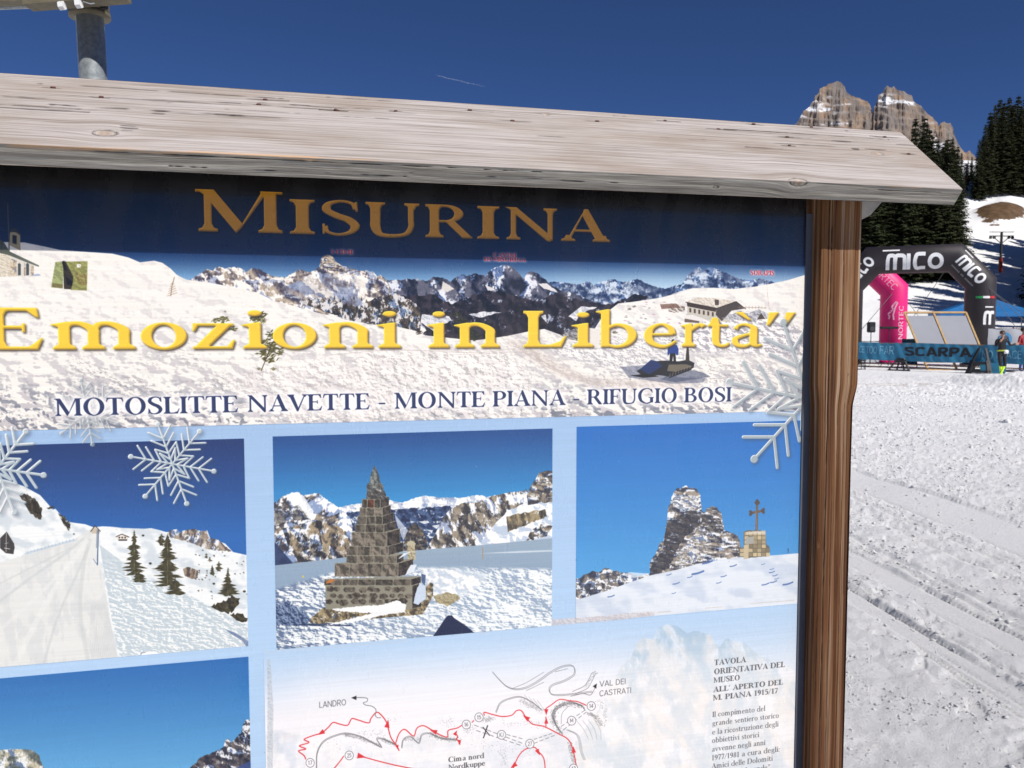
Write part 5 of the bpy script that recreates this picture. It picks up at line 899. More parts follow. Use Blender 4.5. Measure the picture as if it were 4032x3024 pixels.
for a, b, wd_ in (((0, 640), (400, 650), .0009), ((0, 690), (600, 722), .0013), ((860, 628), (1060, 645), .0014), ((1050, 660), (1350, 752), .0012), ((520, 655), (720, 695), .0022), ((700, 735), (780, 752), .0028), ((820, 745), (1000, 748), .0016)):
    p, q = pk(K, a, b); cr.append((p[0], q[0], (p[1] + q[1]) / 2, wd_ * 1.5))
_r = random.Random(4)
for ns_, nw_ in nails: cr.append((ns_ - _r.uniform(.012, .05), ns_ + _r.uniform(.012, .06), nw_, .0017))
for _ in range(26): x = _r.uniform(S0, S1 - .3); cr.append((x, x + _r.uniform(.06, .5), _r.uniform(.15, .285), _r.uniform(.0004, .0009)))
plank = None
f1 = board_face('top_face', S0, S1, WR, 1300, 110, rp, greywood, plank, [(k1[0], k1[1], .017), (k2[0], k2[1], .014), (k3[0], .002, .02), (-.9, .2, .02), (.55, .27, .008)], cr, .002, .0010, [(-.62, .15, .0, .006, .7), (k2[0] - .02, k2[0] + .05, k2[1] - .004, k2[1] + .012, .8)], 1)
# square-cut lower edge, hanging from the low edge of the top face
edge_pt = lambda s, w, t: (s, -(.169 - w * sa + t * ca), 1.9467 - w * ca - t * sa)
f2 = board_face('lower_edge', S0, S1, TH, 1300, 26, lambda s, w, t: edge_pt(s, TH - w, t), endwood, plank, [(k3[0], TH - .002, .016), (.9, .02, .005)], [(1.24, 1.5, .031, .0006), (.2, .7, .02, .0004), (-.3, .2, .012, .0004), (-.5, .5, .037, .0005)], .0015, .0016, [(-.7, .1, TH - .006, TH, .5), (1.2, S1, TH - .005, TH, .45)], 2, flow=.012)
mb = MB()
for s_, flip in ((S1, 0), (S0, 1)):
    q = [rp(s_, 0, 0), edge_pt(s_, TH, 0), (s_, edge_pt(s_, TH, 0)[1] + WR * ca, edge_pt(s_, TH, 0)[2] + WR * sa), rp(s_, WR, 0)]; mb.add(q, [(0, 1, 2, 3) if flip else (3, 2, 1, 0)])
a0, a1 = edge_pt(S0, TH, 0), edge_pt(S1, TH, 0); b0 = (S0, a0[1] + WR * ca, a0[2] + WR * sa); b1 = (S1, a1[1] + WR * ca, a1[2] + WR * sa); t0, t1 = rp(S0, WR, 0), rp(S1, WR, 0)
mb.add([a0, a1, b1, b0], [(0, 3, 2, 1)]); mb.add([b0, b1, t1, t0], [(0, 3, 2, 1)])
shade_wood = plain('sawn_underside', (.30, .25, .21), .9, .2, 14, bump=.002)
f3 = mb.build('underside', shade_wood, plank)
plank = join('roof_plank', [f1, f2, f3], sign, 'sunlit weathered roof plank with knots, cracks and rusty nails')
# the far slope of the little roof and the ridge
bk = MB(); rows = []
for s_ in (S0 + .01, S1 - .004): rows.append([rb(s_, 0, 0), rb(s_, WR - .045, 0), rb(s_, WR - .045, -TH), rb(s_, 0, -TH)])
bk.add(rows[0] + rows[1], [(0, 1, 5, 4), (1, 2, 6, 5), (2, 3, 7, 6), (3, 0, 4, 7), (3, 2, 1, 0), (4, 5, 6, 7)]); bk.build('roof_plank', shade_wood, roof)
rust = plain('rusty_nail', (.11, .045, .035), .8, .4, 400)
nm = MB(); nm.tube([(0, 0, -.002), (0, 0, .0006)], .0034, 10); nme = nm.mesh('nail', rust)
for s_, w_ in nails:
    if 0 < w_ < WR:
        o = link('nail', nme, plank); x, y, z = rp(s_, w_, .0008); o.location = (x, y, z); o.rotation_euler = (AL, 0, 0)
        o.scale = (_r.uniform(.8, 1.25) * 1.3, .9, 1)
# beam under the roof behind the posts
brk = plain('pale_grey_bracket', (.42, .40, .37), .85, .2, 30)
prof = [(-1.0, 1.90), (1.445, 1.90), (1.475, 1.915), (1.520, 1.962), (1.524, 2.05), (-1.05, 2.05), (-1.05, 1.95)]; n_ = len(prof); m_ = MB()
m_.add([(s_, y_, z) for y_ in (.073, .112) for s_, z in prof], [tuple(range(n_)), tuple(range(2 * n_ - 1, n_ - 1, -1))] + [(i, n_ + i, n_ + (i + 1) % n_, (i + 1) % n_) for i in range(n_)]); m_.build('cross_beam', brk, roof)
# posts: four dense faces each, with a dressed narrowing at 1.46 m
def post(sl_, sr_, d1, d0, parent, seed, zt=1.99):
    pe = None; zb = -.25; nz_ = 620
    def nar(z, side):   # dressing of the arris below 1.47 m
        return (.0125 if side > 0 else .004) * sst(1.475, 1.40, z) + .002 * (fbm_(z * 3, z * 0, 3, seed + side) - .5)
    def front(l, w, t):
        u = w / (sr_ - sl_); xl = sl_ + nar(l, -1); xr = sr_ - nar(l, 1); return xl + (xr - xl) * u, -(d1 + t - .004 * sst(1.475, 1.40, l) * (1 - sst(0, .12, np.minimum(u, 1 - u)))), l
    cks = [(zb, zt, .030, .0016), (.5, 1.9, .0315, .0013), (.3, 1.2, .052, .0010), (1.0, 1.85, .066, .0008), (.2, 1.5, .086, .0007), (1.3, zt, .022, .0014), (.9, 1.7, .099, .0006), (.6, .95, .012, .001)]
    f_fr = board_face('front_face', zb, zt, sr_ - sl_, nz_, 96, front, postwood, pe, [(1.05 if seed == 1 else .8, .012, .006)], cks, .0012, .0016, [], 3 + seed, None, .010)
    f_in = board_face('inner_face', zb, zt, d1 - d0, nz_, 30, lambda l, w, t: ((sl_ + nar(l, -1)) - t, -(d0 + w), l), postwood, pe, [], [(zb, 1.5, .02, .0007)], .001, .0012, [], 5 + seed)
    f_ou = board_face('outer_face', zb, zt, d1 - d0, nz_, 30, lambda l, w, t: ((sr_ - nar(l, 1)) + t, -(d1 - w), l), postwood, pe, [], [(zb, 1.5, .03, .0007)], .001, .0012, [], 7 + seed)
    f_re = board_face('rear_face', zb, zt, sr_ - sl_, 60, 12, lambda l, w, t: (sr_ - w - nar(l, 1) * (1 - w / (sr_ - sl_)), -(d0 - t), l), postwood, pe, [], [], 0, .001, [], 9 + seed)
    return join('post', [f_fr, f_in, f_ou, f_re], parent)
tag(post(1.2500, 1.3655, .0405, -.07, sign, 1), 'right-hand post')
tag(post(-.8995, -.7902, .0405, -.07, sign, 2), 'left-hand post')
rail = MB(); rail.box(-.789, -.006, .27, 1.255, .05, .352, bev=.004); rail.build('rail', plain('brown_rail', (.17, .075, .033), .8, .3, 20, bump=.002), sign)
rail = MB(); rail.box(-.789, .0125, 1.70, 1.255, .05, 1.80, bev=.004); rail.build('rail', bpy.data.materials['brown_rail'], sign)
# dark strips between sheet and posts, their colour standing in for post shadow
tr = MB(); tr.box(BS1 + .0005, -.003, .35, 1.2535, .012, 1.90); tr.build('shadow_strip', plain('shadow_blue_strip', (.075, .085, .11), .5), sign)
tr = MB(); tr.box(-.7895, -.004, .35, BS0 - .0005, .012, 1.90); tr.build('shadow_strip', bpy.data.materials['shadow_blue_strip'], sign)

# ---------------------------------------------------------------- galvanised pole behind the roof, with arm and cable ties
def wpt(px, py, Y): rx, ry, rz = ray(px, py); t = Y / ry; return Vector((rx * t, Y, 1.6 + rz * t))
galv = NT('galvanised_steel'); _t = galv.n('TexCoord').outputs['Object']
galv.col(galv.mix(galv.ramp(galv.noise(_t, 60, 5, .65), [(.35, (0, 0, 0)), (.65, (1, 1, 1))]), (.24, .27, .29), (.40, .43, .44))).set(Metallic=.55, Roughness=.45).nrm(galv.bump(galv.noise(_t, 160, 3), .3, .0008))
galv = galv.mat
GY = 3.25; pA, pB = wpt(361, 60, GY), wpt(376, 330, GY); dirp = (pA - pB).normalized()
pole = empty('steel_pole', (pB.x - dirp.x * pB.z / dirp.z, pB.y - dirp.y * pB.z / dirp.z, -.3)); tag(pole, 'galvanised steel pole with clamp and arm rising behind the roof of the notice board', 'pole')
L0_ = Vector((0, 0, 0)); at = lambda k: dirp * ((k - (-.3)) / dirp.z)
topz = pA.z + .35
m_ = MB(); m_.tube([at(-.3), at(topz)], .0495, 40); m_.build('pole_shaft', galv, pole, True)
bronze = plain('dull_bronze_paint', (.17, .145, .09), .6, .25, 30, .3, bump=.0006)
zc = wpt(361, 58, GY).z; m_ = MB(); m_.tube([at(zc + .004), at(zc + .25)], .070, 32); m_.tube([at(zc - .012), at(zc + .004)], .0735, 32); m_.build('collar', bronze, pole, True)
ax = Vector((.35, -.93, 0)).normalized()
m_ = MB(); c_ = at(zc + .012); m_.bar(c_ + Vector((.060, -.03, 0)), c_ + Vector((.085, -.05, 0)), .016); m_.tube([c_ + Vector((.07, -.05, -.004)), c_ + Vector((.092, -.052, -.004))], .0085, 6); m_.build('bolt', plain('dark_bolt', (.05, .05, .055), .4, .2, 40, .6), pole)
armz = wpt(200, 25, GY).z; m_ = MB(); base_ = at(armz)
pv = lambda px, py, y: wpt(px, py, y) - Vector(pole.location)
m_.bar(pv(-500, 2, GY - .10), pv(470, -16, GY - .10), .05, .040); m_.bar(pv(110, 22, GY - .15), pv(500, -8, GY - .15), .07, .016); m_.build('arm', bronze, pole)
m_ = MB(); m_.tube([pv(-500, 30, GY - .02), pv(140, 4, GY - .02)], .026, 14); m_.build('arm_tube', galv, pole, True)
wht = plain('white_nylon', (.80, .80, .78), .35, .06, 30)
for k, (px, py) in enumerate(((252, 26), (318, 19))):
    tq = wpt(px, py, GY - .17); loc = tq - Vector(pole.location); m_ = MB(); m_.tube([loc - Vector((.010, .012, .002)), loc + Vector((.008, -.012, 0))], .0165, 6); m_.tube([loc, loc + Vector((-.003, .01, .05))], [.007, .005], 8)
    if k: m_.tube([loc + Vector((.01, 0, .012)), loc + Vector((.035, .0, .004)), loc + Vector((.05, 0, .006))], .0022, 6)
    m_.build('cable_tie', wht, pole)
# ---------------------------------------------------------------- terrain: one snow sheet from underfoot to the horizon
TY = np.array([-9e4, 48, 60, 70, 80, 100, 120, 140, 160, 180, 200, 240, 300, 400, 600, 9e4]); TP = {70: 1370, 80: 1336, 100: 1275, 120: 1190, 140: 1070, 160: 955, 180: 855, 200: 775, 240: 705, 300: 650}
TZ = np.array([0, 0, 0] + [1.6 + (1306 - TP[k]) / F * k for k in (70, 80, 100, 120, 140, 160, 180, 200, 240, 300)] + [70, 76, 80])
def terr0(X, Y):
    X = np.asarray(X, float); Y = np.asarray(Y, float); z = np.interp(Y, TY, TZ); k = sst(60, 130, Y)
    return z + k * 2.6 * (fbm_(X / 34, Y / 26, 3, 61) - .5) + sst(140, 170, Y) * sst(88, 110, X) * 3.0 * (fbm_(X / 9, Y / 7, 3, 62) - .35)
def gpt(px, py): rx, ry, rz = ray(px, py); t = -1.6 / rz; return np.array([rx * t, ry * t])
# machine and ski tracks running past the board
tkA, tkB = gpt(3466, 2383), gpt(3959, 2703); tdir = (tkB - tkA) / np.linalg.norm(tkB - tkA); tn = np.array([-tdir[1], tdir[0]])
if tn[0] < 0: tn = -tn
def tracks(X, Y):
    bend = .35 * (fbm_(Y * .12, X * .05, 2, 70) - .5); q = (X - tkA[0]) * tn[0] + (Y - tkA[1]) * tn[1] + bend * .6
    z = np.zeros_like(X); flat = np.zeros_like(X)
    for c, w in ((-.085, .075), (.355, .105), (1.9, .3)):
        k = sst(w + .03, w, np.abs(q - c)); z -= .016 * k; flat = np.maximum(flat, k)
    for c, d, w in ((-.20, .022, .010), (-.165, .014, .007), (-.01, .020, .008), (.022, .026, .010), (.06, .018, .008), (-.11, .010, .006), (.235, .020, .010), (.262, .012, .006), (.475, .024, .010), (.512, .020, .010), (.56, .026, .014), (.61, .020, .012), (.66, .026, .016), (1.12, .022, .012), (1.16, .012, .008), (1.38, .022, .014), (1.44, .016, .012), (1.62, .018, .012)):
        brk = sst(.36, .50, fbm_(q * 0 + c * 31, ((X - tkA[0]) * tdir[0] + (Y - tkA[1]) * tdir[1]) * 1.3, 2, 71)); z -= d * 1.0 * np.exp(-((q - c) / (w * 1.5)) ** 2) * brk
    far = sst(16, 9, Y)
    return z * far, flat * far
def snow_relief(X, Y):
    """centimetre to decimetre relief of the trodden snow"""
    near = sst(48, 20, Y); tz, flat = tracks(X, Y)
    lump = np.abs(fbm_(X / .34, Y / .34, 3, 63) - .5) * .060 + (fbm_(X / .045, Y / .055, 2, 64) - .5) * (.012 + .012 * sst(3, 9, Y))
    cord = .006 * np.sin((X * .5 + Y * 1.6) * 46 + 2 * fbm_(X / .6, Y / .6, 2, 77)) * sst(.5, .75, (X - 2.6)) * sst(9, 5, Y); lump = lump + cord
    pits = -sst(.60, .70, fbm_(X / .13, Y / .16, 3, 65)) * .030 * sst(.42, .6, fbm_(X / .9, Y / .9, 2, 66))
    und = (fbm_(X / 2.2, Y / 2.2, 2, 67) - .5) * .09
    ridge = .62 * np.exp(-(((X - 14.6) * .9 + (Y - 22.5) * .55) / 2.6) ** 2) * sst(13.0, 15.4, X) * (.6 + .8 * fbm_(X / .7, Y / .7, 3, 68))
    churn = 1 + 1.7 * np.exp(-(((Y - 22) / 4.5) ** 2)) * sst(8.5, 12, X)
    close = sst(3, 12, Y); lump = lump * (.80 + .15 * close); pits = pits * .40
    return near * ((lump * churn + pits) * (1 - .93 * flat) + und + tz) + ridge * near + sst(40, 60, Y) * (fbm_(X / 3.0, Y / 2.0, 3, 69) - .5) * .35
def build_ground():
    az = np.concatenate([np.arange(-180, -50, 4), np.arange(-50, 14, .8), np.arange(14, 17, .2), np.arange(17, 34.5, .055), np.arange(34.5, 39.5, .12), np.arange(39.5, 60, .8), np.arange(60, 181, 4)]); az[-1] = 180
    r = [.35]
    while r[-1] < 9000: r.append(r[-1] * (1.0058 if 2.6 < r[-1] < 46 else 1.0065 if 46 < r[-1] < 230 else 1.02 if 46 < r[-1] < 420 else 1.10))
    A_, R_ = np.meshgrid(np.radians(az), np.array(r)); X, Y = R_ * np.sin(A_), R_ * np.cos(A_); Z = terr0(X, Y) + snow_relief(X, Y)
    bx, by = 105 + (Y - 180) * .55, 180; e = np.hypot((X - bx) / 5.4, (Y - by) / 8.5); bare = sst(1.7, .3, e + .5 * (fbm_(X / 3, Y / 3, 3, 72) - .5))
    Z = Z + 1.6 * sst(1.3, .3, e)
    d1, d2 = gpt(3540, 1515), gpt(3600, 1540); dirt = .8 * sst(1, .3, np.hypot((X - d1[0]) / 1.6, (Y - d1[1]) / .9)) * sst(.5, .62, fbm_(X / .5, Y / .25, 3, 74)) + .6 * sst(1, .2, np.hypot((X - 15.3) / 1.6, (Y - 22.5) / 1.5)) * sst(.5, .62, fbm_(X / .4, Y / .3, 3, 75))
    P = np.stack([X, Y, Z], -1)
    g = NT('snow'); tc = g.n('TexCoord').outputs['Object']; at = lambda k: g.n('Attribute', attribute_name=k).outputs['Fac']
    c = g.ramp(g.noise(tc, 1.7, 5, .6), [(.3, (.90, .90, .905)), (.7, (.95, .94, .935))]); c = g.mix(g.math('MULTIPLY', g.ramp(g.noise(tc, 46, 5, .8), [(.40, (1, 1, 1)), (.52, (0, 0, 0))]), .15), c, (.62, .63, .68))
    c = g.mix(at('dirt'), c, (.46, .37, .25)); c = g.mix(g.ramp(g.math('ADD', at('bare'), g.math('MULTIPLY', g.math('SUBTRACT', g.noise(tc, .55, 5, .65), .5), .9)), [(.47, (0, 0, 0)), (.52, (1, 1, 1))]), c, g.ramp(g.noise(tc, .9, 5), [(.3, (.075, .045, .022)), (.7, (.17, .10, .05))]))
    n1 = g.noise(tc, 50, 8, .82); n2 = g.noise(tc, 210, 3, .7)
    g.col(c).set(Roughness=.55, Specular_IOR_Level=.35).nrm(g.bump(n2, .9, .006, g.bump(n1, .95, .013)))
    o = link('snow_ground', grid_mesh('snow_ground', P, g.mat, None, {'bare': bare, 'dirt': np.clip(dirt, 0, 1)})); tag(o, 'bright trodden snow with ski and machine tracks, rising to the slope', 'snow', kind='structure')
    return o
gobj = build_ground()
def build_crumbs():
    """loose icy crumbs lying on the trodden snow"""
    rs = np.random.RandomState(5); n = 26000; R_ = 2.6 * np.exp(rs.rand(n) ** .9 * math.log(24 / 2.6)); A_ = np.radians(rs.uniform(16, 40, n)); X, Y = R_ * np.sin(A_), R_ * np.cos(A_)
    dens = sst(.44, .60, fbm_(X / .35, Y / .35, 3, 90)); flat = tracks(X, Y)[1]; keep = rs.rand(n) < (.15 + .85 * dens) * (1 - .85 * flat); X, Y, R_ = X[keep], Y[keep], R_[keep]; n = len(X)
    Z = terr0(X, Y) + snow_relief(X, Y); sz = (.0015 + .0008 * R_) * np.exp(rs.normal(0, .45, n)) * .95; o = np.array([(1, 0, 0), (0, 1, 0), (-1, 0, 0), (0, -1, 0), (0, 0, 1), (0, 0, -1)], float)
    V = o[None] * rs.uniform(.6, 1.3, (n, 6, 1)) + rs.uniform(-.25, .25, (n, 6, 3)); an = rs.uniform(0, 6.28, n); c, s = np.cos(an)[:, None], np.sin(an)[:, None]
    V = np.stack([V[..., 0] * c - V[..., 1] * s, V[..., 0] * s + V[..., 1] * c, V[..., 2] * .55], -1) * sz[:, None, None] + np.stack([X, Y, Z + sz * .25], -1)[:, None]
    f = np.array([(0, 1, 4), (1, 2, 4), (2, 3, 4), (3, 0, 4), (1, 0, 5), (2, 1, 5), (3, 2, 5), (0, 3, 5)]); Fc = (f[None] + 6 * np.arange(n)[:, None, None]).reshape(-1, 3)
    me = bpy.data.meshes.new('snow_crumbs'); me.vertices.add(6 * n); me.vertices.foreach_set('co', V.reshape(-1).astype(np.float32)); me.loops.add(Fc.size); me.loops.foreach_set('vertex_index', Fc.reshape(-1).astype(np.int32)); me.polygons.add(len(Fc)); me.polygons.foreach_set('loop_start', np.arange(0, Fc.size, 3, dtype=np.int32)); me.update(calc_edges=True); me.validate()
    me.materials.append(gobj.data.materials[0]); tag(link('snow_crumbs', me), 'loose icy snow crumbs scattered over the trodden snow', 'snow crumbs', kind='stuff')
build_crumbs()
# ---------------------------------------------------------------- the rock peaks, 4.3 km off
def build_peaks():
    sky_ = K((-420, 900), (-200, 760), (0, 640), (120, 590), (230, 520), (262, 470), (290, 415), (345, 375), (360, 340), (385, 320), (392, 275), (425, 262), (432, 225), (470, 200), (520, 180), (545, 170), (585, 158), (625, 170), (650, 195), (662, 240), (690, 268), (740, 288), (775, 295), (800, 320), (845, 330), (868, 355), (880, 385), (888, 430), (893, 462), (900, 440), (905, 380), (925, 355), (938, 320), (935, 285), (965, 268), (985, 250), (1000, 215), (1018, 192), (1040, 205), (1080, 208), (1120, 240), (1165, 238), (1200, 262), (1240, 290), (1246, 325), (1290, 352), (1340, 395), (1372, 440), (1420, 475), (1450, 510), (1468, 545), (1485, 520), (1515, 505), (1545, 520), (1572, 520), (1595, 560), (1605, 620), (1622, 660), (1640, 705), (1668, 745), (1690, 775), (1740, 760), (1800, 830), (1900, 900), (2100, 960), (2400, 1000))
    mt = NT('dolomite_rock'); ge = mt.n('NewGeometry'); tc = mt.n('TexCoord').outputs['Object']; at = lambda k: mt.n('Attribute', attribute_name=k).outputs['Fac']
    big = mt.noise(mt.mapped(tc, (.011, .011, .005)), 1, 5, .6); st = mt.noise(mt.mapped(tc, (.03, .03, .008)), 1, 5, .65)
    c = mt.mix(mt.ramp(big, [(.46, (0, 0, 0)), (.62, (1, 1, 1))]), mt.ramp(st, [(.3, (.12, .102, .095)), (.7, (.25, .21, .185))]), mt.ramp(st, [(.3, (.17, .125, .095)), (.7, (.37, .26, .18))]))
    c = mt.mix(mt.math('MULTIPLY', at('ledge'), mt.ramp(mt.noise(mt.mapped(tc, (.02, .02, .045)), 1, 5, .7), [(.40, (0, 0, 0)), (.52, (1, 1, 1))])), c, (.78, .79, .82))
    mt.col(c).set(Roughness=.95, Specular_IOR_Level=.1).nrm(mt.bump(mt.noise(mt.mapped(tc, (.05, .05, .016)), 1, 6, .7), 1, 7))
    Y0 = 4300.0; NX, NZ = 620, 230; px = np.linspace(sky_[0, 0], sky_[-1, 0], NX); top = np.interp(px, sky_[:, 0], sky_[:, 1])
    rx, ry, rz = ray(px, top); X = rx / ry * Y0; ZT = 1.6 + rz / ry * Y0; ZT = ZT + 9 * (fbm_(X / 14, X * 0, 3, 81) - .5) * 2
    t = np.linspace(0, 1, NZ)[:, None]; ZB = 40.0; Z = ZB + (ZT[None] - ZB) * t ** 1.0; XX = np.broadcast_to(X[None], Z.shape)
    # cliffs step back at ledges; buttresses push forward
    hgt = (ZT[None] - Z); but = 95 * np.abs(fbm_(XX / 120, Z / 620, 4, 82) - .5) * 2 + 26 * (fbm_(XX / 26, Z / 150, 4, 83) - .5) * 2
    zz_ = Z + 30 * (fbm_(XX / 110, Z / 90, 4, 84) - .5) * 2 + .10 * XX; stp = 38.0; ph = (zz_ / stp) % 1.0; terrace = (np.floor(zz_ / stp) + sst(.62, 1.0, ph)) * stp
    back = (terrace - ZB) * .62; Yf = Y0 + back - but * sst(0, 60, hgt) - 40 * sst(0, 200, hgt)
    Yf = Yf - (hgt ** 1.0) * .0
    ld = sst(.60, .74, ph) * sst(.34, .60, fbm_(XX / 60, Z / 30, 3, 85) + .25 * (fbm_(XX / 300, Z / 200, 2, 86) - .5) + .05)
    band = np.exp(-((Z - np.interp(XX, [X[0], 1480, 1800, 2010, 2400, X[-1]], [1010, 1015, 930, 1180, 1090, 900])) / 16) ** 2) * sst(.3, .5, fbm_(XX / 40, Z / 20, 2, 87))
    zone = np.zeros_like(XX)
    for kx, ky, rx_, ry_, w_ in ((370, 400, 150, 75, 1.0), (470, 300, 60, 70, .7), (1010, 325, 70, 40, 1.6), (1150, 335, 120, 22, 1.3), (690, 350, 60, 40, .9), (600, 522, 130, 14, 1.6), (520, 400, 60, 14, 1.1), (1350, 490, 60, 22, .9), (1420, 610, 50, 60, 1.0), (1060, 215, 50, 14, .6), (1480, 720, 120, 60, 1.1), (1240, 345, 30, 10, 1.2)):
        q = K((kx, ky))[0]; r0 = ray(q[0], q[1]); cx_, cz_ = r0[0] / r0[1] * Y0, 1.6 + r0[2] / r0[1] * Y0; m_s = .452 / F * Y0
        zone += w_ * np.exp(-((XX - cx_) / (rx_ * m_s)) ** 2 - ((Z - cz_) / (ry_ * m_s)) ** 2)
    ld = np.clip(ld * (zone * 1.6 + .05) * sst(.30, .5, fbm_(XX / 22, Z / 14, 3, 88)) + sst(.68, 1.2, zone * (.45 + fbm_(XX / 30, Z / 11, 3, 89))), 0, 1)
    sc_ = Yf / Y0; Pf = np.stack([XX * sc_, Yf, 1.6 + (Z - 1.6) * sc_], -1)
    tb = np.linspace(0, 1, 14)[1:, None]; Pb = np.stack([np.broadcast_to(Pf[-1, :, 0][None], (13, NX)) + 0 * tb, Pf[-1, :, 1][None] + 500 * tb ** .8, Pf[-1, :, 2][None] * (1 - tb) + 30 * tb], -1)
    P = np.concatenate([Pf, Pb]); ld = np.concatenate([ld, np.zeros((13, NX))])
    o = link('mountain_peaks', grid_mesh('mountain_peaks', P, mt.mat, None, {'ledge': ld}, False)); tag(o, 'two bare grey rock peaks with snowy ledges against the blue sky', 'mountain', kind='structure')
build_peaks()
# contrail
ct = NT('ice_trail'); ct.col((.9, .92, .95)).set(Roughness=1.0, Alpha=.07); a, b = wpt(1715, 296, 9000), wpt(1910, 342, 9000)
m_ = MB(); m_.tube([a + (b - a) * k / 8 + Vector((0, 0, 3 * math.sin(k * 2.1))) for k in range(9)], [1, 4, 5, 5, 4, 4, 3, 2, 1], 8); tag(m_.build('contrail', ct.mat, None, True), 'faint thin white contrail high in the blue sky', 'contrail', kind='structure')
# ---------------------------------------------------------------- spruces
needle = NT('spruce_needles'); _t = needle.n('TexCoord').outputs['Object']; _oi = needle.n('ObjectInfo').outputs['Random']
needle.col(needle.mix(needle.math('MULTIPLY', _oi, .55), needle.ramp(needle.noise(_t, 1.3, 4, .6), [(.35, (.018, .026, .012)), (.7, (.062, .076, .030))]), (.040, .042, .017))).set(Roughness=.8, Specular_IOR_Level=.2); needle = needle.mat
bark = plain('spruce_bark', (.09, .06, .045), .95, .3, 6)
def spruce_mesh(seed, Hh, thin=1.0):
    """crown of drooping branch sprays, trunk separate"""
    r = random.Random(seed); v = []; f = []
    nw = int(Hh * 3.0)
    for k in range(nw):
        t = (k + r.random() * .8) / nw; z = Hh * (.05 + .95 * t); Lb = Hh * .165 * (1 - t) ** .78 * thin + .12; nb = int(8 + 6 * (1 - t))
        for j in range(nb):
            a = r.uniform(0, 2 * PI); L = Lb * r.uniform(.6, 1.18); dr = r.uniform(.18, .5); ca_, sa_ = math.cos(a), math.sin(a); ns = max(3, int(L * 2.6))
            for s in range(ns):
                u = (s + .7) / ns; rr = L * u; zc = z - rr * dr + .18 * L * u * u * 1.2; w = (.34 + .5 * L * .24) * (1.15 - u * .55) * r.uniform(.7, 1.3); px, py = -sa_, ca_
                for sg in (-1, 1):
                    tip = (ca_ * (rr + w * .7) + px * sg * w, sa_ * (rr + w * .7) + py * sg * w, zc - w * r.uniform(.15, .75)); b0 = (ca_ * (rr - w * .35), sa_ * (rr - w * .35), zc + .04); b1 = (ca_ * (rr + w * .45), sa_ * (rr + w * .45), zc - .05 - w * .12)
                    n = len(v); v += [b0, tip, b1]; f.append((n, n + 1, n + 2))
    n = len(v); v += [(0, 0, Hh * 1.03), (.14, 0, Hh * .93), (-.07, .12, Hh * .93), (-.07, -.12, Hh * .93)]; f += [(n, n + 1, n + 2), (n, n + 2, n + 3), (n, n + 3, n + 1)]
    me = bpy.data.meshes.new('crown'); me.from_pydata(v, [], f); me.materials.append(needle); me.update()
    t_ = MB(); t_.tube([(0, 0, -.8), (0, 0, Hh * .5), (0, 0, Hh * .97)], [Hh * .016, Hh * .010, .03], 8); return me, t_.mesh('trunk', bark)
PROTO = [spruce_mesh(s, 20, th) for s, th in ((1, 1.0), (2, .82), (3, 1.15))]
tree_n = 0
def spruce(x, y, h, label, group, k=None):
    global tree_n; r = random.Random(tree_n * 7 + 3); tree_n += 1; cm, tm = PROTO[(tree_n if k is None else k) % 3]
    e = empty('spruce_tree', (x, y, float(terr0(x, y)) - .2), r.uniform(0, 6.28)); s = h / 20; e.scale = (s * r.uniform(.9, 1.15), s * r.uniform(.9, 1.15), s)
    tag(e, label, 'tree', group); link('trunk', tm, e); link('crown', cm, e); return e
_r = random.Random(12)
def col_x(px, y): return (px - CX) / F * y
ORD = 'first second third fourth fifth sixth seventh eighth ninth tenth eleventh twelfth thirteenth fourteenth fifteenth sixteenth seventeenth eighteenth nineteenth twentieth'.split()
# wood behind the inflatable arches
for row, (y0, h0, h1) in enumerate(((133, 17, 19.5), (139, 18, 21), (146, 18, 21), (154, 17, 21))):
    for k in range(12):
        px = 3395 + k * 29 + _r.uniform(-10, 10) + row * 6; y = y0 + _r.uniform(-1.5, 1.5)
        lim = 480 if px < 3600 else 480 + (px - 3600) * .62
        h = min(_r.uniform(h0, h1), 1.6 + (1306 - lim) / F * y - float(terr0(col_x(px, y), y)))
        if h > 5: spruce(col_x(px, y), y, h, ('dark spruce in the front row behind the black arch, %s counted from the post' % ORD[k]) if row == 0 else 'dark spruce deep in the wood behind the black arch, screened by the front row', 'spruces in the wood behind the arches')
for px, y, tp in ((3578, 158, 478), (3612, 160, 474), (3632, 157, 520), (3700, 176, 560), (3722, 184, 555), (3744, 190, 585), (3760, 196, 610), (3688, 172, 590), (3666, 168, 560), (3786, 215, 640), (3800, 222, 625), (3775, 205, 650)):
    x = col_x(px, y); rk = sorted((3578, 3612, 3632, 3700, 3722, 3744, 3760, 3688, 3666, 3786, 3800, 3775)).index(px); spruce(x, y, 1.6 + (1306 - tp) / F * y - float(terr0(x, y)), 'spruce above the end of the board roof under the peaks, %s from the left' % ORD[rk], 'spruces above the end of the board roof')
for k in range(26): px = _r.uniform(2300, 3380); y = _r.uniform(134, 150); x = col_x(px, y); spruce(x, y, _r.uniform(11, 16), 'spruce of the wood hidden for the most part by the notice board', 'spruces behind the notice board')
for k in range(16): px = _r.uniform(-600, 2200); y = _r.uniform(135, 155); x = col_x(px, y); spruce(x, y, _r.uniform(9, 14), 'spruce of the wood hidden for the most part by the notice board', 'spruces behind the notice board')
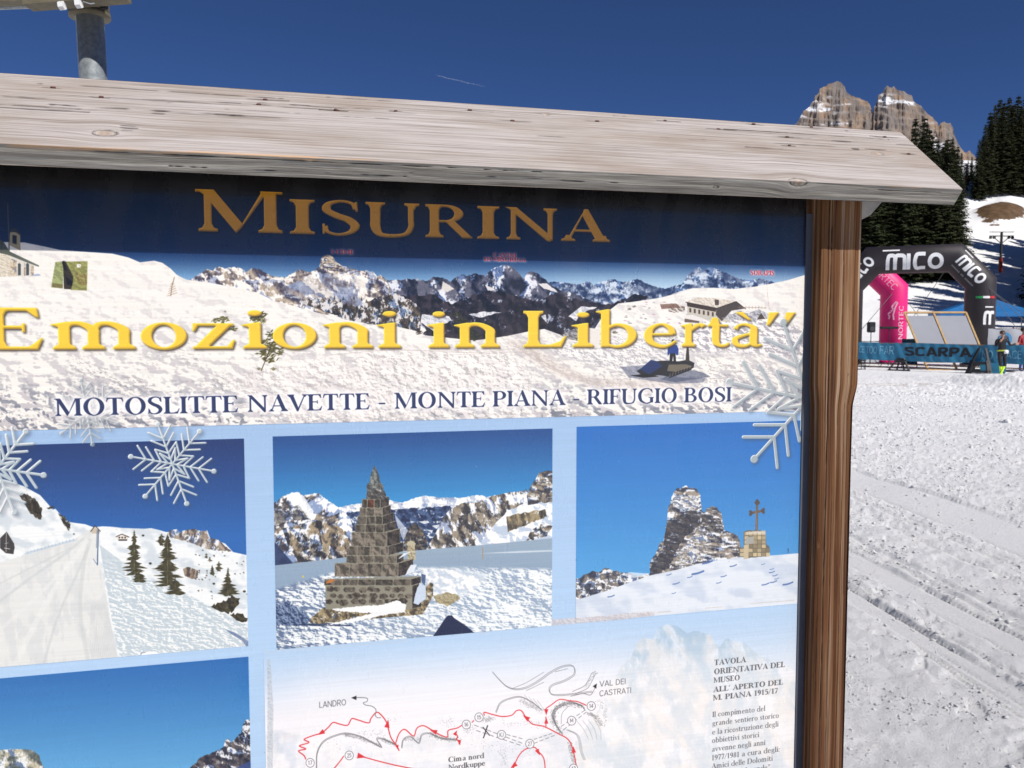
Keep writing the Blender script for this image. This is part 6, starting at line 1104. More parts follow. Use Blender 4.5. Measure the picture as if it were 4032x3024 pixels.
# steep wood on the right
RT = [(3828, 178, 560), (3850, 180, 500), (3866, 184, 455), (3884, 182, 428), (3902, 186, 405), (3920, 183, 418), (3938, 188, 400), (3956, 185, 425), (3972, 187, 392), (3990, 184, 440), (4006, 188, 372), (4026, 185, 385), (4050, 186, 360), (3842, 192, 545), (3875, 196, 470), (3912, 197, 440), (3950, 198, 430), (3985, 198, 430), (4020, 198, 400),
       (4075, 206, 390), (4100, 204, 400), (4125, 208, 380), (4160, 205, 400)]
RT = [(p_, y_ + 16 if y_ < 191 else y_ + 12, t_) for p_, y_, t_ in RT]
for px, y, tp in RT:
    x = col_x(px, y); h = 1.6 + (1306 - tp) / F * y - float(terr0(x, y)); out = px > 4040
    rk = [q for q, yy, _ in sorted(RT) if 193 < yy < 206 and q < 4040]; lab = 'spruce standing just beyond the right edge of the dark wood in view' if out else ('tall spruce tip in the steep dark wood on the right, %s from its left edge' % ORD[rk.index(px)]) if px in rk else ('spruce standing at the back of the steep dark wood on the right')
    spruce(x, y, h, lab, 'spruces beyond the steep wood' if out else 'spruces of the steep wood on the right')
# more spruces further right, whose long shadows stripe the slope
for k in range(46):
    y = _r.uniform(84, 124); x = y * _r.uniform(.72, 1.02); spruce(x, y, _r.uniform(12, 22), 'spruce standing just beyond the right edge of the dark wood in view', 'spruces beyond the steep wood')
for k in range(74):
    y = _r.uniform(96, 152); x = y * .645 + 1 + _r.uniform(0, 19); spruce(x, y, _r.uniform(15, 25), 'spruce standing just beyond the right edge of the dark wood in view', 'spruces beyond the steep wood')
# ---------------------------------------------------------------- lift towers
tred = plain('red_tower_base', (.42, .05, .03), .5); tgrey = plain('dark_tower_steel', (.07, .075, .08), .5, .2, 3, .4)
def lift_tower(px, Y, ptop, label, wide=1.0, redc=tred):
    x = col_x(px, Y); z0 = float(terr0(x, Y)); h = 1.6 + (1306 - ptop) / F * Y - z0; e = empty('lift_tower', (x, Y, z0)); tag(e, label, 'lift tower', 'drag lift towers on the slope')
    m = MB(); m.tube([(0, 0, h * .34), (0, 0, h)], .20, 10); m.build('mast', tgrey, e); m = MB(); m.tube([(0, 0, -.5), (0, 0, h * .35)], .30, 10); m.build('mast_base', redc, e)
    m = MB(); m.bar((-2.0 * wide, 0, h * .90), (2.0 * wide, 0, h * .90), .16); m.bar((-2.0 * wide, 0, h), (2.0 * wide, 0, h), .10); m.bar((-.1, 0, h * .72), (-1.5 * wide, 0, h * .9), .10); m.bar((.1, 0, h * .72), (1.5 * wide, 0, h * .9), .10); m.build('crossarm', tgrey, e)
    for sx in (-1.8, -1.2, 1.2, 1.8):
        m = MB(); m.tube([(sx * wide, -.12, h * .86), (sx * wide, .12, h * .86)], .22, 10); m.build('pulley', tgrey, e)
lift_tower(3926, 138, 918, 'dark lift tower with red foot beside the striped slope, behind the black arch')
lift_tower(3781, 214, 655, 'small distant lift tower at the top of the narrow run between the woods', .8, plain('orange_pad', (.8, .12, .02), .5))
# ---------------------------------------------------------------- race finish: inflatable arches, barrier, people
def quads_of(G, text, x0, y0, h, kx=1.0):
    """letters as quad strips in the plane: list of (verts, faces)"""
    out = []; adv = 0
    for ch in text:
        for comp in G[ch][1]:
            if len(comp) == 2:
                a, b = comp; n = len(a); out.append((np.concatenate([a, b]), [(i, i + 1, n + i + 1, n + i) for i in range(n - 1)], adv))
            else:
                c = comp[0]; n = len(c) // 2
                if n == 2: tt = np.linspace(0, 1, 7)[:, None]; c = np.concatenate([c[0] + (c[1] - c[0]) * tt, (c[3] + (c[2] - c[3]) * tt)[::-1]]); n = 7
                out.append((c, [(i, i + 1, 2 * n - 2 - i, 2 * n - 1 - i) for i in range(n - 1)], adv))
        adv += G[ch][0]
    return [(np.stack([x0 + (v[:, 0] + a) * h * kx, y0 + v[:, 1] * h], 1), f) for v, f, a in out], adv * h * kx
def lettering(name, G, text, h, fn, mat, parent, kx=1.0, cx=0.0, cy=0.0, extra=(), label=None):
    """fn(x, y, lift) -> point; text centred on (cx, cy)"""
    _, w = quads_of(G, text, 0, 0, h, kx); q, _ = quads_of(G, text, cx - w / 2, cy - h / 2, h, kx); m = MB()
    for i, (v, f) in enumerate(q): m.add([fn(x, y, .010 + .0006 * (i % 5)) for x, y in v], f)
    for p in extra:
        x0_, x1_, y0_, y1_ = p[0][0], p[1][0], p[0][1], p[2][1]; m.add([fn(x0_ + (x1_ - x0_) * k / 8, yy, .011) for k in range(9) for yy in (y0_, y1_)], [(2 * k, 2 * k + 2, 2 * k + 3, 2 * k + 1) for k in range(8)])
    o = m.build(name, mat, parent)
    if label: tag(o, label)
    return o
def two_sided(m): return m
SB = sans_font(.20); SL = sans_font(.09)
black_fab = plain('black_nylon', (.020, .015, .019), .55, .25, 1.2, bump=.004); white_ink = plain('white_print', (.80, .80, .80), .5, .05); pink_fab = plain('pink_nylon', (.80, .012, .19), .5, .12, 1.2, bump=.004); pale_pink = plain('pale_pink_print', (.85, .42, .58), .5, .05)
class Arch:
    """mitred inflatable tube arch standing in its own plane; local x along the span, z up"""
    def __init__(s, root, pts, R): s.root, s.pts, s.R = root, [Vector(p) for p in pts], R
    def seg(s, i):
        a, b = s.pts[i], s.pts[i + 1]; d = (b - a).normalized()
        perp = Vector((-d.z, 0, d.x)); perp = perp if perp.z > 0 or abs(perp.z) < 1e-6 else -perp
        return a, b, d, perp
    def on(s, i, u0=None, flip=1, rot=False):
        """maps (x, y): x along the segment from its middle, y across"""
        a, b, d, p = s.seg(i); c = (a + b) / 2
        if rot: d, p = p, -d
        def f(x, y, lift):
            q = d * x * flip + p * y; across = q.dot(s.seg(i)[3]); along = q.dot(s.seg(i)[2]); across = max(-s.R * .95, min(s.R * .95, across)); rr = s.R + lift
            ang = across / s.R; ang = max(-1.35, min(1.35, ang)); pt = c + s.seg(i)[2] * along + s.seg(i)[3] * (rr * math.sin(ang)); pt.y = -rr * math.cos(ang); return pt
        return f
def arch(name, cx, cy, rz, half, htop, helb, xtop, R, mat, label):
    e = empty(name, (cx, cy, float(terr0(cx, cy))), rz); tag(e, label, 'inflatable arch')
    pts = [(-half, 0, -.05), (-half, 0, helb), (-xtop, 0, htop), (xtop, 0, htop), (half, 0, helb), (half, 0, -.05)]; A_ = Arch(e, pts, R)
    P = [Vector(p) for p in pts]; dense = [P[0]]
    m = MB(); m.tube(P, R, 28); m.build('tube', mat, e, True)
    # welded seams round each section
    for i in (1, 2, 3, 4):
        pass
    return e, A_
AX, AY = 19.25, 40.0; aE, aA = arch('inflatable_arch', AX, AY, math.radians(-24), 2.85, 5.06, 3.86, 1.78, .66, black_fab, 'black inflatable arch with white mico lettering over the race finish')
f = aA.on(2)
lettering('lettering', SB, 'mico', .93, f, white_ink, aE, .86, .02, -.10, [[(-1.36, .40), (-.62, .40), (-.62, .48), (-1.36, .48)]], 'large white word mico with a bar over the m')
f = aA.on(3); lettering('lettering', SB, 'mico', .62, f, white_ink, aE, .78, .06, .12, [[(-.80, .50), (-.30, .50), (-.30, .55), (-.80, .55)]]); m_ = MB()
[m_.add([f(x_ + .0, -.36, .01), f(x_ + w_, -.36, .01), f(x_ + w_, -.36 - .07, .01), f(x_, -.43, .01)], [(0, 1, 2, 3)]) for x_, w_ in [(-.75 + .085 * k, .05) for k in range(18) if k not in (7, 10)]]; m_.build('small_print', plain('grey_print', (.30, .28, .30), .6), aE)
f = aA.on(1); lettering('lettering', SB, 'mico', .62, f, white_ink, aE, .78, .06, .12)
f = aA.on(4, rot=True); m_ = MB()
ff = aA.on(4); lettering('lettering', SB, 'm', .72, lambda x, y, l: ff(-y, x, l), white_ink, aE, .82, .40, .38, [[(.16, .80), (.56, .80), (.56, .86), (.16, .86)]])
ff = aA.on(4)
for k, c in enumerate((plain('flag_green', (.02, .30, .08), .5), white_ink, plain('flag_red', (.6, .02, .03), .5))):
    m_ = MB(); x = -1.33; y0_ = (-.36, -.06, .24)[k]
    n_ = 4; vs = []
    for j in range(n_ + 1): yy = y0_ + .29 * j / n_ + .12; vs += [tuple(ff(x, yy, .01)), tuple(ff(x + .1, yy, .01))]
    m_.add(vs, [(2 * j, 2 * j + 1, 2 * j + 3, 2 * j + 2) for j in range(n_)]); m_.build('flag_stripe', c, aE)
for sx in (-1, 1):
    m_ = MB(); m_.box(sx * 2.85 - .72, -.72, 0, sx * 2.85 + .72, .72, .10, bev=.03); m_.build('foot_plate', black_fab, aE)
PX0, PY0 = col_x(3275, 44.5), 44.5
pE, pA_ = arch('inflatable_arch', PX0, PY0, math.radians(-24), 2.95, 4.98, 3.75, 1.75, .66, pink_fab, 'bright pink inflatable arch behind the black one')
f = pA_.on(4); lettering('lettering', sans_font(.13), 'NORTEC', .25, lambda x, y, l, g=f: g(-x, -y, l), pale_pink, pE, 1.6, .22, -.37, label='pale word NORTEC reading up the leg')
ro = pA_.on(4); m_ = MB()
zig = [(-1.30, .12), (-1.02, -.10), (-.90, -.02), (-.66, -.26), (-.52, -.18), (-.40, -.22)]
zz2 = [(-1.26, .18), (-.96, .06), (-.60, -.02), (-.36, .02)]
for Z_ in (zig, zz2):
    for a, b in zip(Z_[:-1], Z_[1:]): g = g_stroke([(a[0], a[1], .07), (b[0], b[1], .07)], False)[0]; m_.add([ro(x, y, .012) for x, y in g], [(0, 1, 2, 3)])
m_.build('mountain_emblem', pale_pink, pE)
f3 = pA_.on(3); lettering('lettering', SL, 'NORTEC', .34, f3, pale_pink, pE, 1.1, .05, .1)
for sx in (-1, 1):
    m_ = MB(); m_.box(sx * 2.95 - .72, -.72, 0, sx * 2.95 + .72, .72, .10, bev=.03); m_.build('foot_plate', pink_fab, pE)
# guy lines (each belongs to the arch it holds)
cord = plain('guy_cord', (.12, .12, .13), .8)
def guy(E, a, b):
    m = MB(); m.tube([a, b], .014, 5); m.tube([Vector(b) + Vector((0, 0, -.05)), Vector(b) + Vector((0, 0, .15))], .03, 6); m.build('guy_line', cord, E)
for a, b in (((1.8, .6, 5.2), (-1.2, 5.0, .0)), ((2.9, .5, 3.9), (7.4, -1.2, 0)), ((2.9, .5, 4.1), (6.0, 3.8, 0)), ((-1.8, .6, 5.3), (-4.5, 5, 0)), ((2.4, -.5, 4.4), (6.5, -1.0, .0))): guy(aE, a, b)
for a, b in (((2.9, -.6, 3.6), (.2, -3.4, 0)), ((1.9, -.4, 4.9), (-.6, -3.2, 0)), ((3.1, .5, 3.9), (6.0, 4, 0))): guy(pE, a, b)
# ---- barrier with the blue banner
B0, B1 = Vector((14.5, 35.1, 0)), Vector((19.1, 31.0, 0)); bd = (B1 - B0).normalized(); bn = Vector((bd.y, -bd.x, 0)); bn = bn if bn.y < 0 else -bn     # towards the camera
BL, BR = -6.5, 11.5
bar_e = empty('race_barrier', B0); bar_e['label'] = 'long blue cloth race barrier on trestles with a black SCARPA sign'; tag(bar_e, 'long wooden race barrier wrapped in blue cloth with black and white lettering', 'barrier')
def top_z(u): return 1.165 - .012 * u - .010 * math.sin(u * 1.9)
def bot_z(u): return .425 - .009 * u + .014 * math.sin(u * 1.3 + 1)
def cloth(u, z, lift=0.0):
    k = (z - bot_z(u)) / (top_z(u) - bot_z(u)); d = .05 + .030 * math.sin(u * 2.1 + 1.2 * k) * (1.1 - k * .7) + .012 * math.sin(u * 7.3 + 2 * k) * (1 - k * .5) + .010 * math.sin(u * 17 + k * 5) + .03 * (1 - k)
    return bd * u + bn * (d + lift) + Vector((0, 0, z))
blue = NT('blue_cloth'); _u = blue.n('UVMap', uv_map='UVMap').outputs[0]; _t = blue.n('TexCoord').outputs['Object']
blue.col(blue.ramp(blue.noise(_t, 2.2, 4), [(.3, (.012, .135, .25)), (.7, (.024, .19, .32))])).set(Roughness=.6, Sheen_Weight=.2).nrm(blue.bump(blue.noise(blue.mapped(_t, (6, 6, 1.4)), 1, 4), .5, .02)); blue = blue.mat
U = np.linspace(BL, BR, 420); Kk = np.linspace(0, 1, 16); Pc = np.array([[tuple(cloth(u, bot_z(u) + (top_z(u) - bot_z(u)) * k)) for u in U] for k in Kk])
link('banner_cloth', grid_mesh('banner_cloth', Pc, blue, np.stack(np.meshgrid(U, Kk), -1)), bar_e)
m_ = MB(); black_ink = plain('black_print', (.008, .009, .012), .5, .05)
def on_cloth(x, y, l): return cloth(x, y, l)
u_of = lambda px: (lambda t: t * (B1 - B0).length)((lambda k: (k * B0.y - B0.x) / ((B1 - B0).x - k * (B1 - B0).y))((px - CX) / F))
def cloth_text(G, txt, px0, px1, zc, h, mat, lab=None):
    u0, u1 = u_of(px0), u_of(px1); _, w = quads_of(G, txt, 0, 0, h); return lettering('lettering', G, txt, h, on_cloth, mat, bar_e, (u1 - u0) / w, (u0 + u1) / 2, zc, (), lab)
cloth_text(SB, 'SCARPA', 3562, 3826, .80, .36, black_ink, 'bold black word SCARPA'); ghost = plain('faded_white_print', (.20, .42, .55), .6, .05)
cloth_text(SL, 'ACE', 3374, 3406, .86, .26, ghost); cloth_text(SL, 'TOO', 3412, 3456, .84, .30, ghost); cloth_text(SL, 'FAR', 3464, 3522, .84, .34, ghost); cloth_text(SL, 'NO', 3866, 3912, .72, .34, ghost); cloth_text(SL, 'PLACE', 3924, 4026, .74, .30, ghost); cloth_text(SL, 'NO PL', 3180, 3366, .84, .30, ghost); cloth_text(SB, 'SCARPA', 4080, 4420, .70, .36, black_ink)
rwood = plain('barrier_pole_wood', (.20, .12, .07), .8, .3, 4)
for z_, off in ((1.13, .02), (.28, .03), (.16, .0)):
    m_ = MB(); m_.tube([bd * (BL + (BR - BL) * k / 12) + bn * off + Vector((0, 0, z_ - .010 * (BL + (BR - BL) * k / 12))) for k in range(13)], .024, 7); m_.build('pole', rwood, bar_e)
tblack = plain('black_trestle', (.015, .015, .017), .5)
for px in (3240, 3400, 3549, 3868, 4160):
    u = u_of(px); m_ = MB(); c_ = bd * u
    if px in (3868,): 
        for sg in (-1, 1): m_.bar(c_ + bd * sg * .10 + Vector((0, 0, 1.0)), c_ + bd * sg * .42 + bn * .55, .07); m_.bar(c_ + bd * sg * .10 + Vector((0, 0, 1.0)), c_ + bd * sg * .42 - bn * .45, .07); m_.bar(c_ + bd * sg * .25 + bn * .30 + Vector((0, 0, .48)), c_ + bd * sg * .36 + bn * .5, .14)
        m_.bar(c_ - bd * .42 + bn * .5 + Vector((0, 0, .08)), c_ + bd * .42 + bn * .5 + Vector((0, 0, .08)), .09); m_.bar(c_ - bd * .3 + bn * .35 + Vector((0, 0, .4)), c_ + bd * .3 + bn * .35 + Vector((0, 0, .4)), .10)
    else:
        sc_ = .45 if px == 3400 else 1
        for sg in (-1, -.35, .35, 1): m_.bar(c_ + bd * sg * .10 + bn * .06 + Vector((0, 0, .52)), c_ + bd * sg * .42 * sc_ + bn * .30 * (1 if abs(sg) == 1 else .2), .055 * sc_)
        m_.bar(c_ - bd * .22 * sc_ + bn * .08 + Vector((0, 0, .40)), c_ + bd * .22 * sc_ + bn * .08 + Vector((0, 0, .40)), .12 * sc_); m_.bar(c_ - bd * .42 * sc_ + bn * .28 + Vector((0, 0, .04)), c_ + bd * .42 * sc_ + bn * .28 + Vector((0, 0, .04)), .06 * sc_); m_.bar(c_ + bn * .0 + Vector((0, 0, .5)), c_ + Vector((0, 0, 1.15)) + bn * 0, .05)
    m_.build('trestle', tblack, bar_e)
m_ = MB(); u = u_of(3925); m_.add([cloth(u - .55, .43, .0) , cloth(u + .35, .40, 0), bd * (u + .35) + bn * .25 + Vector((0, 0, .02)), bd * (u - .5) + bn * .22 + Vector((0, 0, .02))], [(0, 1, 2, 3)]); m_.build('hanging_cloth', blue, bar_e)
# ---- leaning timber frame with white sheets behind the barrier
fr_e = empty('leaning_frame', (col_x(3712, 34.9), 34.9, 0)); tag(fr_e, 'timber frame holding two pale sheets, leaning back behind the blue barrier', 'frame')
ftim = plain('yellow_timber', (.46, .29, .12), .7, .2, 5); fsheet = plain('pale_sheet', (.25, .26, .30), .6, .06, 1.0)
Xc = fr_e.location.x; tl, tr_ = Vector((col_x(3556, 36.5) - Xc, 1.6, 2.44)), Vector((col_x(3797, 36.5) - Xc, 1.6, 2.44)); bl, br_ = Vector((col_x(3656, 34.6) - Xc, -.3, 0)), Vector((col_x(3909, 34.4) - Xc, -.3, 0))
lerp = lambda a, b, t: a + (b - a) * t
tm_, bm_ = lerp(tl, tr_, .47), lerp(bl, br_, .47)
for a, b in ((tl, bl), (tm_, bm_), (tr_, br_), (tl, tr_), (lerp(tl, bl, .86), lerp(tr_, br_, .86)), (bl, br_)):
    m_ = MB(); m_.bar(a, b, .075, .06, up=(0, -1, .6)); m_.build('rail', ftim, fr_e)
for (a, b, c, d) in ((tl, tm_, bm_, bl), (tm_, tr_, br_, bm_)):
    q = [lerp(a, d, .075), lerp(b, c, .075), lerp(b, c, .82), lerp(a, d, .82)]; off = Vector((0, .05, .03)); q = [p + off for p in q]; m_ = MB(); nn = (q[1] - q[0]).cross(q[3] - q[0]).normalized() * .012
    m_.add([p + nn for p in q] + [p - nn for p in q], [(0, 1, 2, 3), (7, 6, 5, 4), (0, 4, 5, 1), (1, 5, 6, 2), (2, 6, 7, 3), (3, 7, 4, 0)]); m_.build('sheet', fsheet, fr_e)
for a in (tr_,): m_ = MB(); m_.bar(a, Vector((a.x, a.y + .9, 0)), .06); m_.build('strut', ftim, fr_e)
# ---- blue canopy tent
tent = empty('canopy_tent', (col_x(3862, 48), 48, 0), math.radians(-14)); tag(tent, 'blue pop-up canopy tent behind the leg of the black arch', 'tent')
tblue = plain('canopy_blue', (.012, .15, .40), .6, .15, 1.5, bump=.01); W2, D2, ze, za = 2.55, 1.5, 2.70, 3.75; cnr = [(-W2, -D2, ze), (W2, -D2, ze), (W2, D2, ze), (-W2, D2, ze)]
m_ = MB(); N_ = 10; vs = []; fs = []
for i in range(4):
    a, b = Vector(cnr[i]), Vector(cnr[(i + 1) % 4]); ap = Vector((0, 0, za)); n0 = len(vs)
    for r_ in range(N_ + 1):
        t = r_ / N_
        for c__ in range(N_ + 1): p = lerp(lerp(a, b, c__ / N_), ap, t); p.z -= .16 * math.sin(PI * t) * math.sin(PI * c__ / N_) + .10 * math.sin(PI * t); vs.append(p)
    fs += [(n0 + r_ * (N_ + 1) + c__, n0 + r_ * (N_ + 1) + c__ + 1, n0 + (r_ + 1) * (N_ + 1) + c__ + 1, n0 + (r_ + 1) * (N_ + 1) + c__) for r_ in range(N_) for c__ in range(N_)]
m_.add(vs, fs); m_.build('canopy', tblue, tent, True); m_ = MB()
for i in range(4): a, b = Vector(cnr[i]), Vector(cnr[(i + 1) % 4]); m_.add([a, b, b - Vector((0, 0, .24)), a - Vector((0, 0, .24))], [(0, 1, 2, 3)])
m_.build('valance', tblue, tent)
for c_ in cnr: m_ = MB(); m_.bar((c_[0] * .98, c_[1] * .98, -.02), (c_[0] * .98, c_[1] * .98, ze), .045); m_.build('leg', tgrey, tent)
# ---- sponsor boards, speaker, timing stand
gfab = plain('pale_grey_cloth', (.36, .38, .41), .7, .08, 2); wfab = plain('white_cloth', (.36, .37, .40), .7, .06, 2); navy = plain('navy_print', (.02, .06, .14), .6); dteal = plain('dark_teal_cloth', (.012, .055, .105), .6)
def panel_banner(label, pa, pb, Y, ztop, zbot, mat, texts=(), cat='banner', ring=None):
    xa, xb = col_x(pa, Y), col_x(pb, Y); e = empty('sponsor_banner', ((xa + xb) / 2, Y, 0)); tag(e, label, cat); hw = (xb - xa) / 2; m = MB(); N_ = 24
    P = np.array([[(-hw + 2 * hw * i / N_, .03 * math.sin(i * .9 + j), zbot + (ztop - zbot) * j / 5) for i in range(N_ + 1)] for j in range(6)]); link('cloth', grid_mesh('cloth', P, mat), e)
    for sx in (-1, 1): m = MB(); m.tube([(sx * hw, 0.02, -.02), (sx * hw, 0.02, ztop + .03)], .02, 6); m.build('upright', tgrey, e)
    m = MB(); m.tube([(-hw, .02, ztop), (hw, .02, ztop)], .018, 6); m.build('top_bar', tgrey, e)
    for G, t, cx, zc, h, kx, mt in texts: lettering('lettering', G, t, h, lambda x, y, l: Vector((x, -.05 - l, y)), mt, e, kx, cx, zc)
    if ring: cx, cz, R1, R2, mt = ring; m = MB(); a = [2 * PI * k / 28 for k in range(28)]; m.add([(cx + R1 * math.cos(t), -.055, cz + R1 * math.sin(t)) for t in a] + [(cx + R2 * math.cos(t), -.055, cz + R2 * math.sin(t)) for t in a], [(k, (k + 1) % 28, 28 + (k + 1) % 28, 28 + k) for k in range(28)]); m.build('ring_emblem', mt, e)
    return e
panel_banner('long pale grey sponsor banner beyond the barrier, left of the pink leg', 3120, 3462, 41, 1.12, .10, gfab, ((SL, 'TRE CIME', 1.35, .72, .20, .8, navy),), ring=(.25, .68, .24, .17, navy))
panel_banner('dark teal sponsor banner between the pink leg and the leaning frame', 3552, 3612, 37.2, 1.26, .1, dteal, ((SB, 'S', .0, .92, .30, 1.1, black_ink),))
panel_banner('white sponsor banner with a blue ring and the letters TRE beyond the barrier', 3886, 4200, 33.6, 1.72, .5, wfab, ((SB, 'TRE', -.02, 1.33, .26, 1.0, plain('slate_print', (.08, .14, .24), .6)),), ring=(-.93, 1.30, .27, .15, plain('sky_blue_print', (.05, .22, .42), .6)))
spk = empty('loudspeaker', (col_x(3427, 39.6), 39.6, 0)); tag(spk, 'black loudspeaker on a thin stand above the grey banner', 'speaker')
m_ = MB(); zt = 1.6 + (1306 - 1268) / F * 39.6; m_.box(-.16, -.14, zt - .50, .16, .14, zt, bev=.03); m_.build('cabinet', tblack, spk); m_ = MB(); m_.tube([(0, -.14, zt - .32), (0, -.15, zt - .32)], .11, 16); m_.build('cone', tgrey, spk); m_ = MB(); m_.tube([(0, 0, .05), (0, 0, zt - .5)], .02, 8)
for k in range(3): a = k * 2.094; m_.tube([(0, 0, .5), (.45 * math.cos(a), .45 * math.sin(a), -.02)], .014, 6)
m_.build('stand', tblack, spk)
tmr = empty('timing_stand', (col_x(3498, 38.6), 38.6, 0)); tag(tmr, 'flat black timing bar on a thin pole in front of the pink leg', 'stand')
zt = 1.6 + (1306 - 1290) / F * 38.6; m_ = MB(); m_.box(-.40, -.10, zt - .06, .38, .12, zt + .05, bev=.015); m_.build('bar', tblack, tmr); m_ = MB(); m_.tube([(0, 0, .02), (0, 0, zt - .05)], .018, 6)
for k in range(3): a = k * 2.094 + .5; m_.tube([(0, 0, .4), (.35 * math.cos(a), .35 * math.sin(a), -.02)], .014, 6)
m_.build('stand', tblack, tmr)
cone = empty('marker_flag', (float(gpt(3412, 1432)[0]), float(gpt(3412, 1432)[1]), 0)); tag(cone, 'fallen red marker tape on the snow below the left part of the barrier', 'marker')
m_ = MB(); m_.tube([(-.55, 0, .03), (-.2, .05, .08), (.1, 0, .16), (.5, .02, .24)], .012, 5); m_.build('tape', plain('red_tape', (.5, .04, .03), .6), cone)
# ---------------------------------------------------------------- people
def skin_mesh(name, joints, links, mats, face_mat, sub=2):
    names = list(joints); me = bpy.data.meshes.new(name); me.from_pydata([joints[k][0] for k in names], [(names.index(a), names.index(b)) for a, b in links], []); o = bpy.data.objects.new(name, me); COL.objects.link(o)
    md = o.modifiers.new('skin', 'SKIN'); md.use_smooth_shade = True; sk = me.skin_vertices[0].data
    for i, k in enumerate(names): r = joints[k][1]; sk[i].radius = (r, r) if not isinstance(r, tuple) else r
    sk[0].use_root = True; s2 = o.modifiers.new('sub', 'SUBSURF'); s2.levels = sub; s2.render_levels = sub
    dg = bpy.context.evaluated_depsgraph_get(); ev = o.evaluated_get(dg); nm_ = bpy.data.meshes.new_from_object(ev); bpy.data.objects.remove(o); nm_.name = name
    nm_.materials.clear()
    for m in mats: nm_.materials.append(m)
    for p in nm_.polygons: p.material_index = face_mat(p.center); p.use_smooth = True
    return nm_
skin = plain('skin', (.42, .22, .15), .55, .1, 20)
def person(loc, rz, J, label, mats, face_mat, extras, s=1.0):
    e = empty('person', loc, rz); tag(e, label, 'person'); e.scale = (s, s, s)
    L = [('pelvis', 'waist'), ('waist', 'chest'), ('chest', 'neck'), ('neck', 'chin'), ('chin', 'head'), ('head', 'crown'), ('chest', 'shL'), ('shL', 'elL'), ('elL', 'wrL'), ('wrL', 'haL'), ('chest', 'shR'), ('shR', 'elR'), ('elR', 'wrR'), ('wrR', 'haR'), ('pelvis', 'hipL'), ('hipL', 'knL'), ('knL', 'anL'), ('anL', 'toL'), ('pelvis', 'hipR'), ('hipR', 'knR'), ('knR', 'anR'), ('anR', 'toR')]
    for sd in 'LR':      # fingers
        h = Vector(J['ha' + sd][0]); w = Vector(J['wr' + sd][0]); d = (h - w).normalized(); q = d.cross(Vector((0, 1, 0.2))).normalized()
        for i, (o_, l_) in enumerate(((-.033, .06), (-.011, .075), (.011, .07), (.032, .055))): J['f%s%d' % (sd, i)] = (tuple(h + q * o_ + d * l_), .009); L.append(('ha' + sd, 'f%s%d' % (sd, i)))
        J['f%st' % sd] = (tuple(w + d * .05 + q * .055), .010); L.append(('wr' + sd, 'f%st' % sd))
    link('body', skin_mesh('body', J, L, mats, face_mat), e)
    for nme_, mb_, mat in extras: mb_.build(nme_, mat, e, True)
    return e
blk = plain('black_sportswear', (.007, .007, .009), .6, .2, 8); neon = plain('neon_yellow_socks', (.62, .90, .04), .6, .05); gshoe = plain('green_shoes', (.10, .50, .06), .5, .1); grn = plain('neon_belt', (.42, .50, .05), .6); dhair = plain('dark_hair', (.05, .03, .02), .7); paper = plain('white_race_number', (.8, .8, .8), .5)
P1 = dict(pelvis=((.0, 0, .93), (.15, .10)), waist=((.0, 0, 1.08), (.13, .095)), chest=((-.01, 0, 1.32), (.165, .11)), neck=((0, -.01, 1.47), .055), chin=((0, -.03, 1.55), .062), head=((0, -.03, 1.63), .088), crown=((0, -.02, 1.71), .070),
          shL=((.19, 0, 1.40), .058), elL=((.30, .05, 1.19), .045), wrL=((.50, .10, 1.24), .033), haL=((.57, .11, 1.26), .028), shR=((-.20, 0, 1.40), .058), elR=((-.25, -.06, 1.15), .045), wrR=((-.10, -.16, 1.36), .032), haR=((-.05, -.15, 1.44), .028),
          hipL=((.09, 0, .88), .09), knL=((.12, -.03, .50), .062), anL=((-.04, -.06, .10), .040), toL=((-.05, -.20, .035), .038), hipR=((-.09, 0, .88), .09), knR=((-.06, -.06, .50), .062), anR=((.02, .02, .10), .040), toR=((.08, -.14, .035), .038))
def fm1(c):
    x, y, z = c
    if z > 1.50 and abs(x) < .14: return 1
    if z < .09: return 3
    if z < .40: return 2
    if (x > .50) or (-.16 < x < .02 and y < -.10 and z > 1.33): return 1
    return 0
hair = MB(); hair.ball((0, .005, 1.675), .098, .105, .095); bib = MB(); bib.box(-.03 + .06, -.135, .88, .12 + .06, -.125, 1.02); belt = MB(); belt.tube([(.155 * math.cos(a), .115 * math.sin(a), 1.0 + .01 * math.cos(a)) for a in [2 * PI * k / 16 for k in range(17)]], .028, 6)
gl = MB(); gl.box(-.075, -.128, 1.625, .075, -.10, 1.655, bev=.008); cup = MB(); cup.tube([(-.03, -.17, 1.42), (-.03, -.16, 1.50)], .03, 10)
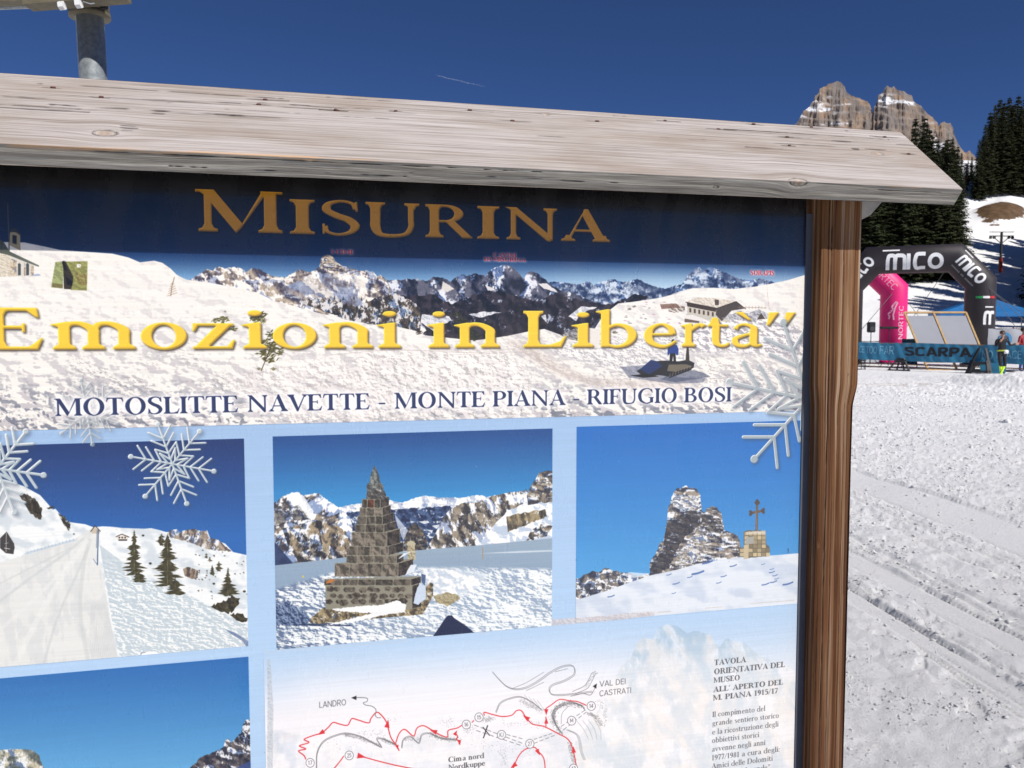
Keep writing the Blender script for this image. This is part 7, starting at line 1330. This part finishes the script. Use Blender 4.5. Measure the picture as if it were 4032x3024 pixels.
pl = gpt(3941, 1484); person((float(pl[0]), float(pl[1]), 0), math.radians(-10), P1, 'person in black sportswear and neon yellow socks leaning on the blue barrier', [blk, skin, neon, gshoe], fm1, (('hair', hair, dhair), ('race_number', bib, paper), ('belt', belt, grn), ('sunglasses', gl, tblack)), .935)
red_j = plain('red_blue_jacket', (.35, .03, .04), .6); blu_j = plain('blue_jacket', (.02, .06, .25), .6)
def stand_pose(arm=0.0):
    return dict(pelvis=((.0, 0, .93), (.16, .11)), waist=((.0, 0, 1.08), (.15, .11)), chest=((0, 0, 1.32), (.18, .13)), neck=((0, -.01, 1.47), .055), chin=((0, -.03, 1.55), .062), head=((0, -.03, 1.63), .088), crown=((0, -.02, 1.71), .070),
                shL=((.20, 0, 1.40), .065), elL=((.28, .02, 1.14 + arm * .3), .052), wrL=((.30 - arm * .1, -.12, .95 + arm * .75), .036), haL=((.30 - arm * .16, -.16, .88 + arm * .9), .03), shR=((-.20, 0, 1.40), .065), elR=((-.28, .02, 1.14), .052), wrR=((-.22, -.20, 1.05), .036), haR=((-.16, -.25, 1.06), .03),
                hipL=((.10, 0, .88), .10), knL=((.11, -.02, .50), .07), anL=((.12, 0, .10), .045), toL=((.13, -.14, .035), .04), hipR=((-.10, 0, .88), .10), knR=((-.11, -.02, .50), .07), anR=((-.12, .02, .10), .045), toR=((-.14, -.12, .035), .04))
def fm2(c):
    x, y, z = c
    if z > 1.51 and abs(x) < .14: return 1
    if z < .09: return 3
    if z < .92: return 2
    if y < -.19 and .8 < z < 1.2: return 1
    return 0
def hr(): h = MB(); h.ball((0, .005, 1.68), .098, .105, .092); return h
person((col_x(4026, 32.6), 32.6, 0), math.radians(30), stand_pose(), 'person in a red jacket beyond the barrier at the very right edge', [red_j, skin, blu_j, blk], fm2, (('hair', hr(), dhair),))
person((col_x(3982, 42), 42, 0), math.radians(-60), stand_pose(1.0), 'person in dark clothes raising an arm, standing beyond the white banner', [blk, skin, blk, blk], fm2, (('hair', hr(), dhair),))
person((col_x(4022, 44), 44, 0), math.radians(40), stand_pose(.9), 'person in a blue jacket beside the dark clothed person beyond the white banner', [blu_j, skin, blk, blk], fm2, (('hair', hr(), dhair),))
